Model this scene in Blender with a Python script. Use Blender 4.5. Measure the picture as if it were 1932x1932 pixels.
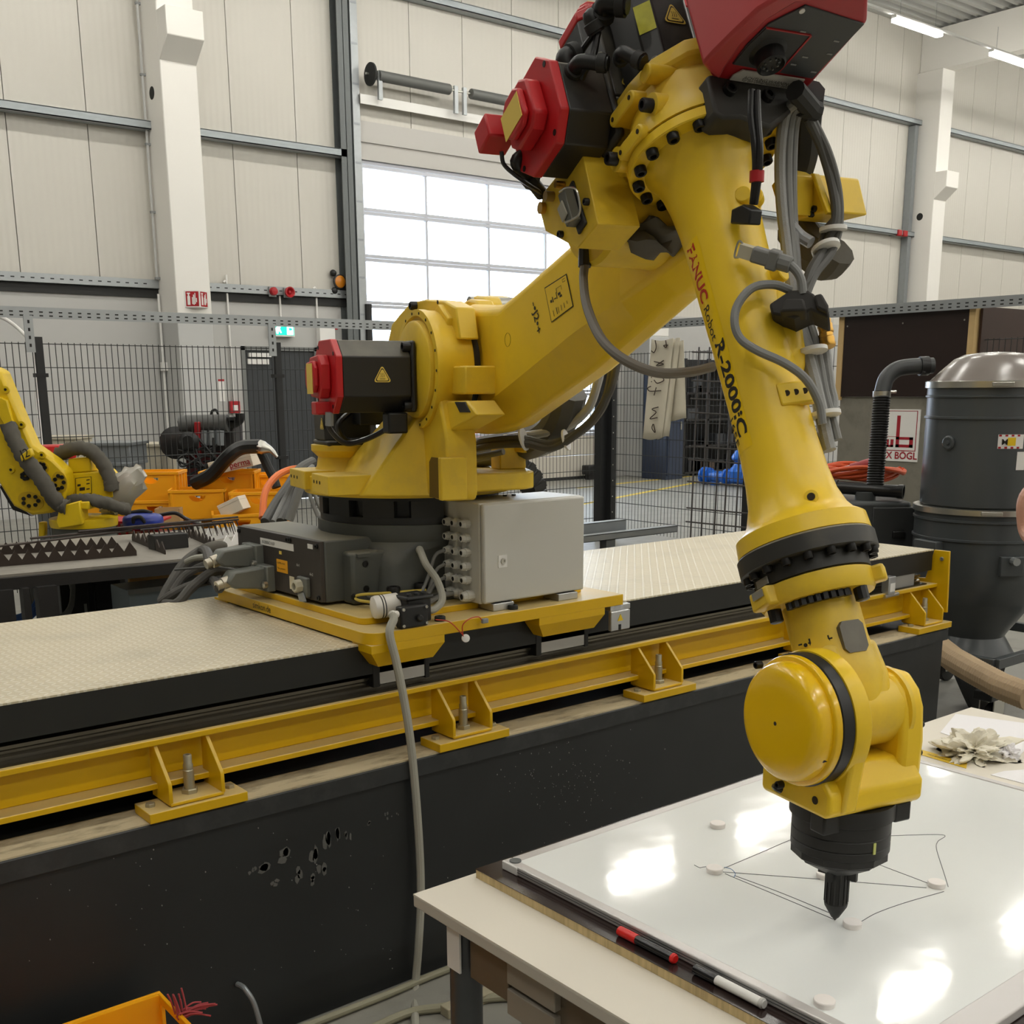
import bpy, math, random
import numpy as np
from mathutils import Vector, Matrix
random.seed(7)
for _o in list(bpy.data.objects): bpy.data.objects.remove(_o)
SC = bpy.context.scene
COL = SC.collection
PI = math.pi

# ------------------------------------------------------------------ camera, world, exposure
F_PX, CX, CY = 2120.0, 962.0, 1222.0
CAM_H = 1.7
YAW, PITCH, ROLL = math.radians(51.24), math.radians(12.87), math.radians(0.36)
_f = np.array([math.cos(YAW)*math.cos(PITCH), math.sin(YAW)*math.cos(PITCH), -math.sin(PITCH)])
_r = np.array([math.sin(YAW), -math.cos(YAW), 0.0])
_d = np.cross(_f, _r)
_c, _s = math.cos(ROLL), math.sin(ROLL)
RCAM = np.stack([_c*_r+_s*_d, -_s*_r+_c*_d, _f])
cam_data = bpy.data.cameras.new('camera')
cam_data.sensor_fit = 'HORIZONTAL'
cam_data.sensor_width = 36.0
cam_data.lens = 36.0*F_PX/1932.0
cam_data.shift_x = (966.0-CX)/1932.0
cam_data.shift_y = (CY-966.0)/1932.0
cam_data.clip_end = 300
cam = bpy.data.objects.new('camera', cam_data)
cam.matrix_world = Matrix(((RCAM[0][0], -RCAM[1][0], -RCAM[2][0], 0), (RCAM[0][1], -RCAM[1][1], -RCAM[2][1], 0),
                           (RCAM[0][2], -RCAM[1][2], -RCAM[2][2], CAM_H), (0, 0, 0, 1)))
COL.objects.link(cam); SC.camera = cam
SC.view_settings.view_transform = 'Standard'
SC.view_settings.look = 'None'
SC.view_settings.gamma = 1.0
SC.view_settings.use_curve_mapping = False
SC.view_settings.exposure = 0.36
SC.cycles.use_denoising = True
SC.cycles.max_bounces = 6
SC.cycles.diffuse_bounces = 3
SC.cycles.glossy_bounces = 3
SC.cycles.transparent_max_bounces = 10
SC.cycles.sample_clamp_indirect = 6.0
SC.cycles.caustics_reflective = False
SC.cycles.caustics_refractive = False
LAMP_POWER = 62.0          # emission strength of the strip luminaires
SKY_POWER = 9.0            # overcast daylight behind the door
world = bpy.data.worlds.new('overcast'); SC.world = world
world.use_nodes = True
_bg = world.node_tree.nodes['Background']
_bg.inputs[0].default_value = (0.80, 0.90, 1.0, 1); _bg.inputs[1].default_value = SKY_POWER

# ------------------------------------------------------------------ measured pixel -> place (authoring helper, world units are metres)
def ray(x, y): return RCAM.T @ np.array([(x-CX)/F_PX, (y-CY)/F_PX, 1.0])
def atX(x, y, X): d = ray(x, y); t = X/d[0]; return Vector(np.array([0, 0, CAM_H])+t*d)
def atY(x, y, Y): d = ray(x, y); t = Y/d[1]; return Vector(np.array([0, 0, CAM_H])+t*d)
def atZ(x, y, Z): d = ray(x, y); t = (Z-CAM_H)/d[2]; return Vector(np.array([0, 0, CAM_H])+t*d)

# ------------------------------------------------------------------ materials
MATS = {}
def srgb(r, g, b):
    f = lambda v: (v/255/12.92) if v/255 <= 0.04045 else ((v/255+0.055)/1.055)**2.4
    return (f(r), f(g), f(b), 1)
def mat(name, col, rough=0.5, metal=0.0, spec=0.5, dirt=None, dirt_amt=0.0, dirt_scale=6.0, var=0.0, var_scale=30.0,
        bump=0.0, bump_scale=60.0, dust=0.0, dust_col=(205, 190, 150), coat=0.0, emit=None, emit_s=0.0, trans=0.0, alpha=1.0, stretch=None):
    if name in MATS: return MATS[name]
    m = bpy.data.materials.new(name); MATS[name] = m; m.use_nodes = True
    nt = m.node_tree; N = nt.nodes; L = nt.links
    b = N['Principled BSDF']
    c = srgb(*col)
    b.inputs['Base Color'].default_value = c
    b.inputs['Roughness'].default_value = rough; b.inputs['Metallic'].default_value = metal
    b.inputs['Specular IOR Level'].default_value = spec
    if coat: b.inputs['Coat Weight'].default_value = coat; b.inputs['Coat Roughness'].default_value = 0.1
    if trans: b.inputs['Transmission Weight'].default_value = trans
    if alpha < 1: b.inputs['Alpha'].default_value = alpha
    m.diffuse_color = c
    if emit: b.inputs['Emission Color'].default_value = srgb(*emit); b.inputs['Emission Strength'].default_value = emit_s
    src = None
    tc = None
    def coord():
        nonlocal tc
        if tc is None:
            t = N.new('ShaderNodeTexCoord'); mp = N.new('ShaderNodeMapping'); L.new(t.outputs['Object'], mp.inputs['Vector'])
            if stretch: mp.inputs['Scale'].default_value = stretch
            tc = mp.outputs['Vector']
        return tc
    def mixc(fac, a, bcol, mode='MIX'):
        x = N.new('ShaderNodeMix'); x.data_type = 'RGBA'; x.blend_type = mode
        if isinstance(fac, float): x.inputs[0].default_value = fac
        else: L.new(fac, x.inputs[0])
        if isinstance(a, tuple): x.inputs[6].default_value = a
        else: L.new(a, x.inputs[6])
        x.inputs[7].default_value = bcol
        return x.outputs[2]
    cur = c
    if var > 0:
        n = N.new('ShaderNodeTexNoise'); n.inputs['Scale'].default_value = var_scale; n.inputs['Detail'].default_value = 5
        L.new(coord(), n.inputs['Vector'])
        mr = N.new('ShaderNodeMapRange'); mr.inputs[1].default_value = .3; mr.inputs[2].default_value = .7
        mr.inputs[3].default_value = 0; mr.inputs[4].default_value = var; L.new(n.outputs[0], mr.inputs[0])
        cur = mixc(mr.outputs[0], cur, tuple([v*0.45 for v in c[:3]])+(1,))
    if dirt and dirt_amt > 0:
        n = N.new('ShaderNodeTexNoise'); n.inputs['Scale'].default_value = dirt_scale; n.inputs['Detail'].default_value = 8; n.inputs['Roughness'].default_value = .65
        L.new(coord(), n.inputs['Vector'])
        mr = N.new('ShaderNodeMapRange'); mr.inputs[1].default_value = .48; mr.inputs[2].default_value = .75
        mr.inputs[3].default_value = 0; mr.inputs[4].default_value = dirt_amt; L.new(n.outputs[0], mr.inputs[0])
        cur = mixc(mr.outputs[0], cur, srgb(*dirt))
    if dust > 0:      # settled dust on upward faces
        g = N.new('ShaderNodeNewGeometry'); sp = N.new('ShaderNodeSeparateXYZ'); L.new(g.outputs['Normal'], sp.inputs[0])
        n = N.new('ShaderNodeTexNoise'); n.inputs['Scale'].default_value = 9; n.inputs['Detail'].default_value = 6; L.new(coord(), n.inputs['Vector'])
        ma = N.new('ShaderNodeMath'); ma.operation = 'MULTIPLY_ADD'; L.new(n.outputs[0], ma.inputs[0]); ma.inputs[1].default_value = .7; L.new(sp.outputs[2], ma.inputs[2])
        mr = N.new('ShaderNodeMapRange'); mr.inputs[1].default_value = .75; mr.inputs[2].default_value = 1.35; mr.inputs[4].default_value = dust
        L.new(ma.outputs[0], mr.inputs[0])
        cur = mixc(mr.outputs[0], cur, srgb(*dust_col))
    if not isinstance(cur, tuple): L.new(cur, b.inputs['Base Color'])
    if bump > 0:
        n = N.new('ShaderNodeTexNoise'); n.inputs['Scale'].default_value = bump_scale; n.inputs['Detail'].default_value = 4
        L.new(coord(), n.inputs['Vector'])
        bp = N.new('ShaderNodeBump'); bp.inputs['Strength'].default_value = bump; bp.inputs['Distance'].default_value = .002
        L.new(n.outputs[0], bp.inputs['Height']); L.new(bp.outputs[0], b.inputs['Normal'])
    return m

# ------------------------------------------------------------------ mesh building
class MB:
    def __init__(s): s.v = []; s.f = []
    def add(s, vs, fs):
        o = len(s.v); s.v += [tuple(p) for p in vs]; s.f += [tuple(i+o for i in f) for f in fs]; return s
    def box(s, x0, x1, y0, y1, z0, z1):
        vs = [(x, y, z) for z in (z0, z1) for y in (y0, y1) for x in (x0, x1)]
        return s.add(vs, [(0, 2, 3, 1), (4, 5, 7, 6), (0, 1, 5, 4), (2, 6, 7, 3), (0, 4, 6, 2), (1, 3, 7, 5)])
    def hexa(s, P):   # 8 points, order as box
        return s.add(P, [(0, 2, 3, 1), (4, 5, 7, 6), (0, 1, 5, 4), (2, 6, 7, 3), (0, 4, 6, 2), (1, 3, 7, 5)])
    def obox(s, c, u, v, w, a, b, h):   # oriented box: centre, unit axes, half sizes
        c, u, v, w = Vector(c), Vector(u), Vector(v), Vector(w)
        return s.hexa([c+u*(a*i)+v*(b*j)+w*(h*k) for k in (-1, 1) for j in (-1, 1) for i in (-1, 1)])
    def prism(s, poly, ax, lo, hi):   # poly: list of 2d points; ax: axis of extrusion 0,1,2
        def P(p, h):
            return (h, p[0], p[1]) if ax == 0 else (p[0], h, p[1]) if ax == 1 else (p[0], p[1], h)
        n = len(poly)
        vs = [P(p, lo) for p in poly]+[P(p, hi) for p in poly]
        ar = sum(poly[i][0]*poly[(i+1) % n][1]-poly[(i+1) % n][0]*poly[i][1] for i in range(n))
        fl = (ar > 0) != (ax == 1)
        fs = [tuple(range(n))[::-1] if fl else tuple(range(n)), tuple(range(n, 2*n)) if fl else tuple(range(n, 2*n))[::-1]]
        for i in range(n):
            j = (i+1) % n
            fs.append((i, j, n+j, n+i) if fl else (j, i, n+i, n+j))
        return s.add(vs, fs)
    def loft(s, rings, cap=True, closed=True):
        n = len(rings[0]); vs = [p for r in rings for p in r]; fs = []
        for k in range(len(rings)-1):
            for i in range(n if closed else n-1):
                j = (i+1) % n
                fs.append((k*n+i, k*n+j, (k+1)*n+j, (k+1)*n+i))
        if cap and closed: fs += [tuple(range(n))[::-1], tuple(range((len(rings)-1)*n, len(rings)*n))]
        return s.add(vs, fs)
    def lathe(s, c, d, prof, n=32, ref=None, cap=True, a0=0.0):   # prof: (dist along d, radius)
        c, d = Vector(c), Vector(d).normalized()
        u = Vector(ref) if ref is not None else (Vector((0, 0, 1)) if abs(d.z) < .9 else Vector((1, 0, 0)))
        u = (u-d*u.dot(d)).normalized(); v = d.cross(u)
        rings = [[c+d*t+(u*math.cos(a0+2*PI*i/n)+v*math.sin(a0+2*PI*i/n))*r for i in range(n)] for t, r in prof]
        return s.loft(rings, cap)
    def cyl(s, p, q, r, n=16, r2=None):
        p, q = Vector(p), Vector(q)
        return s.lathe(p, q-p, [(0, r), ((q-p).length, r if r2 is None else r2)], n)
    def bar(s, p, q, w, h, up=(0, 0, 1)):
        p, q = Vector(p), Vector(q); d = (q-p).normalized(); u = Vector(up); sd = d.cross(u).normalized(); u = sd.cross(d)
        return s.hexa([b+sd*(w/2*i)+u*(h/2*k) for k in (-1, 1) for i in (-1, 1) for b in (p, q)])
    def tube(s, pts, r, n=8, cap=True, smooth=True, sub=6, radii=None):
        P = [Vector(p) for p in pts]
        if smooth and len(P) > 2:
            Q = []; RR = []
            ext = [P[0]*2-P[1]]+P+[P[-1]*2-P[-2]]
            for i in range(len(P)-1):
                a, b, c, d = ext[i:i+4]
                for k in range(sub):
                    t = k/sub
                    Q.append(.5*((2*b)+(c-a)*t+(2*a-5*b+4*c-d)*t*t+(3*b-3*c+d-a)*t**3))
                    if radii: RR.append(radii[i]*(1-t)+radii[i+1]*t)
            Q.append(P[-1]); P = Q
            if radii: RR.append(radii[-1]); radii = RR
        t0 = (P[1]-P[0]).normalized()
        u = t0.orthogonal().normalized(); rings = []
        for i, p in enumerate(P):
            t = (P[min(i+1, len(P)-1)]-P[max(i-1, 0)]).normalized()
            u = (u-t*u.dot(t)).normalized(); v = t.cross(u)
            rr = radii[i] if radii else r
            rings.append([p+(u*math.cos(2*PI*k/n)+v*math.sin(2*PI*k/n))*rr for k in range(n)])
        return s.loft(rings, cap)
    def ico(s, c, r, sub=2, jit=0.0, sc=(1, 1, 1), seed=0):
        import bmesh
        bm = bmesh.new(); bmesh.ops.create_icosphere(bm, subdivisions=sub, radius=1)
        rnd = random.Random(seed)
        vs = []
        for v in bm.verts:
            k = r*(1+rnd.uniform(-jit, jit)); vs.append((c[0]+v.co.x*k*sc[0], c[1]+v.co.y*k*sc[1], c[2]+v.co.z*k*sc[2]))
        fs = [tuple(v.index for v in f.verts) for f in bm.faces]; bm.free()
        return s.add(vs, fs)
    def mesh(s, name, m, smooth=35):
        me = bpy.data.meshes.new(name)
        me.from_pydata(s.v, [], s.f); me.update()
        if m is not None: me.materials.append(m)
        if smooth:
            me.polygons.foreach_set('use_smooth', [True]*len(me.polygons))
            me.set_sharp_from_angle(angle=math.radians(smooth))
        return me
    def build(s, name, m, parent=None, smooth=35, bevel=0.0, seg=2, fix=False):
        me = s.mesh(name, m, smooth)
        if fix:
            import bmesh
            bm = bmesh.new(); bm.from_mesh(me); bmesh.ops.recalc_face_normals(bm, faces=bm.faces); bm.to_mesh(me); bm.free()
        o = bpy.data.objects.new(name, me); COL.objects.link(o)
        if parent: o.parent = parent
        if bevel:
            b = o.modifiers.new('edge', 'BEVEL'); b.width = bevel; b.segments = seg; b.limit_method = 'ANGLE'; b.angle_limit = math.radians(40); b.harden_normals = False
        return o
def tag(o, label=None, cat=None, group=None, kind=None):
    if label: o['label'] = label
    if cat: o['category'] = cat
    if group: o['group'] = group
    if kind: o['kind'] = kind
    return o
def empty(name, loc=(0, 0, 0), rz=0.0, label=None, cat=None, group=None, kind=None):
    o = bpy.data.objects.new(name, None); COL.objects.link(o); o.location = loc; o.rotation_euler = (0, 0, rz); o.empty_display_size = .05
    return tag(o, label, cat, group, kind)
def inst(name, me, parent=None, loc=(0, 0, 0), rot=(0, 0, 0), scale=(1, 1, 1)):
    o = bpy.data.objects.new(name, me); COL.objects.link(o); o.location = loc; o.rotation_euler = rot; o.scale = scale
    if parent: o.parent = parent
    return o
def copy_tree(o, parent=None):
    c = o.copy(); COL.objects.link(c); c.parent = parent
    for ch in list(o.children): copy_tree(ch, c)
    return c
def B(x0, x1, y0, y1, z0, z1): return MB().box(x0, x1, y0, y1, z0, z1)
def text_pts(txt, size=1.0, bold=0.0, font_shear=0.0):
    cu = bpy.data.curves.new('t', 'FONT'); cu.body = txt; cu.size = size; cu.offset = bold; cu.shear = font_shear; cu.align_x = 'LEFT'
    cu.resolution_u = 3
    o = bpy.data.objects.new('t', cu); COL.objects.link(o)
    dg = bpy.context.evaluated_depsgraph_get(); me = o.evaluated_get(dg).to_mesh()
    vs = [tuple(v.co) for v in me.vertices]; fs = [tuple(p.vertices) for p in me.polygons]
    o.evaluated_get(dg).to_mesh_clear(); bpy.data.objects.remove(o); bpy.data.curves.remove(cu)
    return vs, fs
def text(name, txt, m, org, u, v, size, parent=None, bold=0.0, thick=0.0006, shear=0.0, sx=1.0):
    """flat lettering on a surface: origin, reading direction u, up direction v"""
    vs, fs = text_pts(txt, 1.0, bold, shear)
    org, u, v = Vector(org), Vector(u).normalized(), Vector(v).normalized(); w = u.cross(v)
    b = MB(); b.add([org+u*(p[0]*size*sx)+v*(p[1]*size)+w*thick for p in vs], fs)
    return b.build(name, m, parent, smooth=0)
def ring_pts(c, d, r, n, a0=0.0, ref=(0, 0, 1)):
    c, d = Vector(c), Vector(d).normalized(); u = Vector(ref); u = (u-d*u.dot(d)).normalized(); v = d.cross(u)
    return [c+(u*math.cos(a0+2*PI*i/n)+v*math.sin(a0+2*PI*i/n))*r for i in range(n)]
def bolt(name, p, d, r, h, m, parent, n=12):
    """socket-head screw: round head with a hexagonal recess"""
    p, d = Vector(p), Vector(d).normalized()
    b = MB()
    b.lathe(p, d, [(-.002, r), (h*.85, r), (h, r*.88), (h, r*.55), (h*.45, r*.5)], n)
    return b.build(name, m, parent)
def hexnut(name, p, d, r, h, m, parent):
    return MB().lathe(p, d, [(0, r), (h*.85, r), (h, r*.88)], 6).build(name, m, parent, smooth=0)
# ================================================================== hall shell
M_panel = mat('wall_panel', (205, 201, 192), .45, spec=.4)
def _ribs(m, axis_scale, strength, dist):      # fine vertical profiling of the sandwich panels
    nt = m.node_tree; N = nt.nodes; L = nt.links
    t = N.new('ShaderNodeTexCoord'); w = N.new('ShaderNodeTexWave'); w.wave_type = 'BANDS'; w.bands_direction = 'X'
    w.inputs['Scale'].default_value = axis_scale; L.new(t.outputs['Object'], w.inputs['Vector'])
    b = N.new('ShaderNodeBump'); b.inputs['Strength'].default_value = strength; b.inputs['Distance'].default_value = dist
    L.new(w.outputs[0], b.inputs['Height']); L.new(b.outputs[0], N['Principled BSDF'].inputs['Normal'])
_ribs(M_panel, 3.2, .5, .004)
M_plinth = mat('painted_concrete', (187, 186, 183), .6, var=.06, var_scale=3)
M_column = mat('column_white', (236, 233, 227), .6, var=.03, var_scale=2)
M_colgrey = mat('column_grey', (190, 190, 188), .6)
M_steel = mat('galvanised_steel', (150, 155, 158), .45, metal=.55, var=.12, var_scale=12)
M_steeld = mat('steel_dark_grey', (104, 108, 108), .5, metal=.35, var=.1)
M_tray = mat('cable_tray_zinc', (168, 172, 174), .4, metal=.6, var=.12, var_scale=15)
M_hole = mat('slot_dark', (40, 40, 38), .9)
M_floor = mat('hall_floor', (150, 148, 140), .42, var=.25, var_scale=2.2, dirt=(96, 92, 80), dirt_amt=.55, dirt_scale=3.5, bump=.15, bump_scale=40)
M_ceil = mat('roof_sheet', (176, 176, 172), .5)
M_black = mat('black_plastic', (22, 22, 22), .45)
M_blackm = mat('black_paint', (30, 31, 32), .5, var=.15, var_scale=20)
M_white = mat('white_plastic', (232, 230, 226), .4)
M_grey = mat('grey_plastic', (140, 142, 142), .45)
M_red = mat('signal_red', (168, 22, 30), .4)
M_rubber = mat('dark_rubber', (38, 38, 37), .7)
M_alu = mat('aluminium', (196, 197, 198), .35, metal=.8)
M_chrome = mat('bright_steel', (200, 198, 190), .28, metal=.95)
M_yline = mat('floor_marking', (226, 196, 70), .6, var=.2)

YW = 16.54
def struct(o): o['kind'] = 'structure'; return o
fl = B(-14, 46, -14, 40, -.2, 0).build('floor', M_floor, smooth=0); struct(fl)
for i, (p, q) in enumerate([((11.5, 12.7), (17.6, 14.95)), ((13.6, 15.0), (20, 15.95)), ((10.2, 11.2), (10.2, 13.0))]):
    MB().bar((p[0], p[1], .001), (q[0], q[1], .001), .1, .004).build('floor_line', M_yline, fl, smooth=0)
# roof sheet with trapezoidal ribs along the hall
prof = []
y = -14.0
while y < 17.0:
    prof += [(y, 9.95), (y+.12, 9.95), (y+.16, 10.09), (y+.28, 10.09)]; y += .32
b = MB(); n = len(prof)
b.add([(x, p[0], p[1]) for x in (-14, 46) for p in prof], [(i, i+1, n+i+1, n+i) for i in range(n-1)])
b.box(-14, 46, -14, 17.2, 10.12, 10.2)
struct(b.build('ceiling', M_ceil, smooth=0))
# back wall: plinth, single cladding panels with recessed joints, behind them the backing sheet
DX0, DX1, DZ = 10.28, 15.55, 5.32
wb = MB()
for x0, x1 in ((-14, 8.0), (9.3, DX0), (DX1, 46)): wb.box(x0, x1, YW, YW+.25, 0, 3.17)
wb.box(8.0, 9.3, YW, YW+.25, 2.40, 3.17)
wall = wb.build('wall_back', M_plinth, smooth=0); struct(wall)
B(-14, 46, YW+.09, YW+.13, 5.40, 10.1).build('cladding_backing', M_steeld, wall, smooth=0)
for x0, x1 in ((-14, DX0), (DX1, 46)): B(x0, x1, YW+.09, YW+.13, 3.1, 5.42).build('cladding_backing', M_steeld, wall, smooth=0)
PITCH_P = 1.07
def panel_mesh(z0, z1, key, w=PITCH_P-.012):
    return MB().box(-w/2, w/2, 0, .07, z0, z1).mesh('panel', M_panel, 0)
pm_full = panel_mesh(3.17, 10.1, 'f'); pm_top = panel_mesh(5.42, 10.1, 't')
for k in range(-5, 24):
    xc = 9.13+(k+.5)*PITCH_P
    if xc+PITCH_P/2 > DX0+.02 and xc-PITCH_P/2 < DX1-.02: inst('panel', pm_top, wall, (xc, YW+.01, 0))
    else: inst('panel', pm_full, wall, (xc, YW+.01, 0))
# the other sides of the hall
struct(B(-14.2, -14, -14, 16.8, 0, 10.2).build('wall_left', M_panel, smooth=0))
struct(B(46, 46.2, -14, 16.8, 0, 10.2).build('wall_right', M_panel, smooth=0))
struct(B(-14.2, 46.2, -14.2, -14, 0, 10.2).build('wall_front', M_panel, smooth=0))
# wall girts and the slotted tray on the plinth
M_girt = mat('girt_zinc', (158, 165, 168), .45, metal=.35, var=.08, var_scale=6)
GS = [(-14, 6.74), (7.27, 9.9), (DX1+.1, 16.29), (16.81, 25.84), (26.37, 35.4)]
def girt(x0, x1, z): return MB().box(x0, x1, YW-.2, YW, z, z+.012).box(x0, x1, YW-.2, YW-.188, z, z+.11).box(x0, x1, YW-.2, YW, z+.10, z+.112)
for x0, x1 in GS:
    o = girt(x0, x1, 5.30).build('trim_girt', M_girt, smooth=0); struct(o)
for x0, x1 in ((-14, 6.74), (7.27, 16.29), (16.81, 25.84), (26.37, 35.4)):
    struct(girt(x0, x1, 7.82).build('trim_girt', M_girt, smooth=0))
for x0, x1 in ((-14, 6.74), (7.27, 9.95)):
    o = MB().box(x0, x1, YW-.07, YW-.06, 3.17, 3.30).box(x0, x1, YW-.07, YW, 3.17, 3.18).build('trim_wall_tray', M_tray, smooth=0); struct(o)
    s = MB(); xx = x0+.1
    while xx < x1-.1:
        if xx > 3.5: s.box(xx, xx+.05, YW-.0715, YW-.0695, 3.23, 3.245)
        xx += .13
    if s.v: s.build('slots', M_hole, o, smooth=0)['kind'] = 'stuff'
    B(x0, x1, YW-.03, YW, 3.05, 3.165).build('tray_shadow', M_rubber, o, smooth=0)  # dark strip standing in for the shadow cast beneath the tray
# concrete columns with corbels
def column(x0, lab_n, conduit=False):
    x1 = x0+.53; y0 = 15.89
    o = B(x0, x1, y0, YW+.05, 2.72, 9.0).build('column', M_column, bevel=.015); struct(o)
    B(x0, x1, y0, YW+.05, 0, 2.72).build('column_base', M_colgrey, o, bevel=.015)
    MB().prism([(y0+.01, 6.10), (y0-.3, 6.36), (y0-.3, 6.72), (y0+.01, 6.72)], 0, x0, x1).build('corbel', M_column, o, bevel=.01)
    h = MB().lathe((x0-.002, y0+.34, 5.75), (1, 0, 0), [(-.001, .085), (.002, .085)], 20).build('through_hole', M_hole, o)
    return o
for x0 in (-2.81, 6.74, 16.29, 25.84, 35.39): column(x0, 0)
for x0 in (-2.81, 6.74, 16.29, 25.84, 35.39):
    m_ = MB().prism([(-14, 9.0), (YW, 9.0), (YW, 9.9), (-14, 9.9)], 0, x0+.08, x0+.45)
    o = m_.build('beam', M_column, smooth=0); struct(o)
# conduit on the left face of the first column
o = MB().cyl((6.70, 16.42, 3.3), (6.70, 16.42, 9.0), .02, 8).build('trim_conduit', M_colgrey); struct(o)
o2 = MB().cyl((6.70, 16.42, .3), (6.70, 16.42, 3.1), .018, 8).build('trim_conduit', M_white); struct(o2)
for z in (3.3, 4.2, 5.1, 6.0, 6.9): B(6.67, 6.74, 16.40, 16.44, z, z+.03).build('clip', M_grey, o, smooth=0)
B(6.66, 6.74, 16.36, 16.48, 2.02, 2.14).build('junction_box', M_white, o2, smooth=0)

# ------------------------------------------------------------------ sectional door with glazing
M_dframe = mat('door_frame_alu', (188, 190, 198), .4, metal=.3)
M_dpanel = mat('door_panel', (196, 190, 178), .5)
M_lintel = mat('door_lintel', (190, 187, 182), .5)
gl = bpy.data.materials.new('window_glass'); MATS['window_glass'] = gl; gl.use_nodes = True
_nt = gl.node_tree; _nt.nodes.clear()
_o = _nt.nodes.new('ShaderNodeOutputMaterial'); _mx = _nt.nodes.new('ShaderNodeMixShader'); _tr = _nt.nodes.new('ShaderNodeBsdfTransparent'); _gs = _nt.nodes.new('ShaderNodeBsdfGlossy')
_tr.inputs[0].default_value = (.93, .96, 1, 1); _gs.inputs['Roughness'].default_value = .03; _fr = _nt.nodes.new('ShaderNodeFresnel'); _fr.inputs[0].default_value = 1.45
_nt.links.new(_fr.outputs[0], _mx.inputs[0]); _nt.links.new(_tr.outputs[0], _mx.inputs[1]); _nt.links.new(_gs.outputs[0], _mx.inputs[2]); _nt.links.new(_mx.outputs[0], _o.inputs[0])
door = empty('door_1', (0, 0, 0), kind='structure'); door['label'] = 'large glazed sectional hall door with four columns of panes'
cols = [10.28, 11.53, 12.86, 14.18, 15.55]
rows = [5.27, 4.56, 3.84, 3.11, 2.39, 1.66, .89]
for i in range(4):
    for j in range(6):
        B(cols[i]+.02, cols[i+1]-.02, YW+.02, YW+.035, rows[j+1]+.03, rows[j]-.03).build('pane', gl, door, smooth=0)
for x in cols: B(x-.022, x+.022, YW-.005, YW+.055, .89, 5.30).build('mullion', M_dframe, door, smooth=0)
for z in rows: MB().box(10.26, 15.57, YW-.012, YW+.06, z-.055, z-.004).box(10.26, 15.57, YW-.012, YW+.06, z+.004, z+.055).build('rail', M_dframe, door, smooth=0)
for z0, z1 in ((.06, .46), (.47, .84)): B(10.28, 15.55, YW-.01, YW+.05, z0, z1).build('bottom_panel', M_dpanel, door, smooth=0)
B(10.28, 15.55, YW-.012, YW+.05, 0, .06).build('bottom_seal', M_rubber, door, smooth=0)
lz = [(5.33, 5.44, .0), (5.44, 5.60, .05), (5.60, 5.72, .02), (5.72, 5.92, .05)]
for z0, z1, dy in lz: B(10.2, 15.6, YW-.06+dy, YW+.08, z0, z1).build('lintel_strip', M_lintel, door, smooth=0)
B(10.2, 15.6, YW-.17, YW-.155, 6.13, 6.27).build('spring_plate', M_white, door, smooth=0)
B(10.2, 15.6, YW-.16, YW, 6.255, 6.27).build('spring_shelf', M_white, door, smooth=0)
ysp, zsp = YW-.27, 6.55
for x0, x1 in ((10.48, 11.86), (12.30, 13.70), (13.95, 15.2)):
    s = MB(); nn = 90
    s.lathe((x0, ysp, zsp), (1, 0, 0), [((x1-x0)*k/nn, .078+(.006 if k % 2 else 0)) for k in range(nn+1)], 16)
    s.build('torsion_spring', mat('spring_grey', (106, 107, 104), .6, metal=.3), door, smooth=60)
MB().cyl((10.25, ysp, zsp), (15.4, ysp, zsp), .018, 10).build('shaft', M_chrome, door)
MB().lathe((10.30, ysp, zsp), (1, 0, 0), [(0, .10), (.02, .17), (.05, .17), (.07, .10), (.12, .08)], 24).build('cable_drum', M_rubber, door)
for x in (10.5, 11.98, 12.16, 13.8): B(x-.035, x+.035, ysp-.03, ysp+.02, 6.2, 6.62).build('bearing_bracket', M_tray, door, smooth=0)
# steel posts and guide channel beside the door
for x0, x1, y0, m in ((9.80, 10.0, YW-.2, M_steeld), (15.62, 15.8, YW-.2, M_steeld)):
    struct(MB().box(x0, x1, y0, y0+.014, 0, 9.9).box(x0, x1, YW-.014, YW, 0, 9.9).box((x0+x1)/2-.006, (x0+x1)/2+.006, y0, YW, 0, 9.9).build('trim_door_post', m, smooth=0))
o = struct(MB().box(10.09, 10.2, YW-.12, YW-.11, 0, 7.9).box(10.2, 10.215, YW-.12, YW, 0, 7.9).box(10.06, 10.07, YW-.16, YW-.06, 0, 7.9).build('trim_guide', M_tray, smooth=0))
for k in range(13): B(10.07, 10.2, YW-.125, YW-.121, .6+k*.58, .63+k*.58).build('guide_clip', M_steel, o, smooth=0)
struct(MB().cyl((10.03, YW-.1, 0), (10.03, YW-.1, 6.4), .016, 8).build('trim_conduit', M_grey))
struct(MB().cyl((10.24, YW-.13, 2.2), (10.24, YW-.13, 3.1), .06, 10).build('trim_drive', M_rubber))
struct(B(25.60, 25.74, YW-.18, YW, 0, 7.8).build('trim_door_post', M_steel, smooth=0))

# outside: a red container and pale yard seen through the lower panes
yard = B(2, 34, 16.9, 40, -.05, .002).build('ground_yard', mat('yard_paving', (205, 208, 212), .8, var=.1), smooth=0); struct(yard)
ct = empty('shipping_container', (16.9, 21.0, 0), label='red corrugated container standing outside beyond the door panes', cat='container')
s = MB()
for k in range(16): s.box(-1.2+k*.15, -1.2+k*.15+.1, -.03, 0, .1, 2.0)
s.box(-1.25, 1.25, 0, 2.4, 0, 2.05)
s.build('corrugated_wall', M_red, ct, smooth=0)
B(-1.28, 1.28, -.04, .05, 1.95, 2.1).build('top_rail', M_red, ct, smooth=0)

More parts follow.
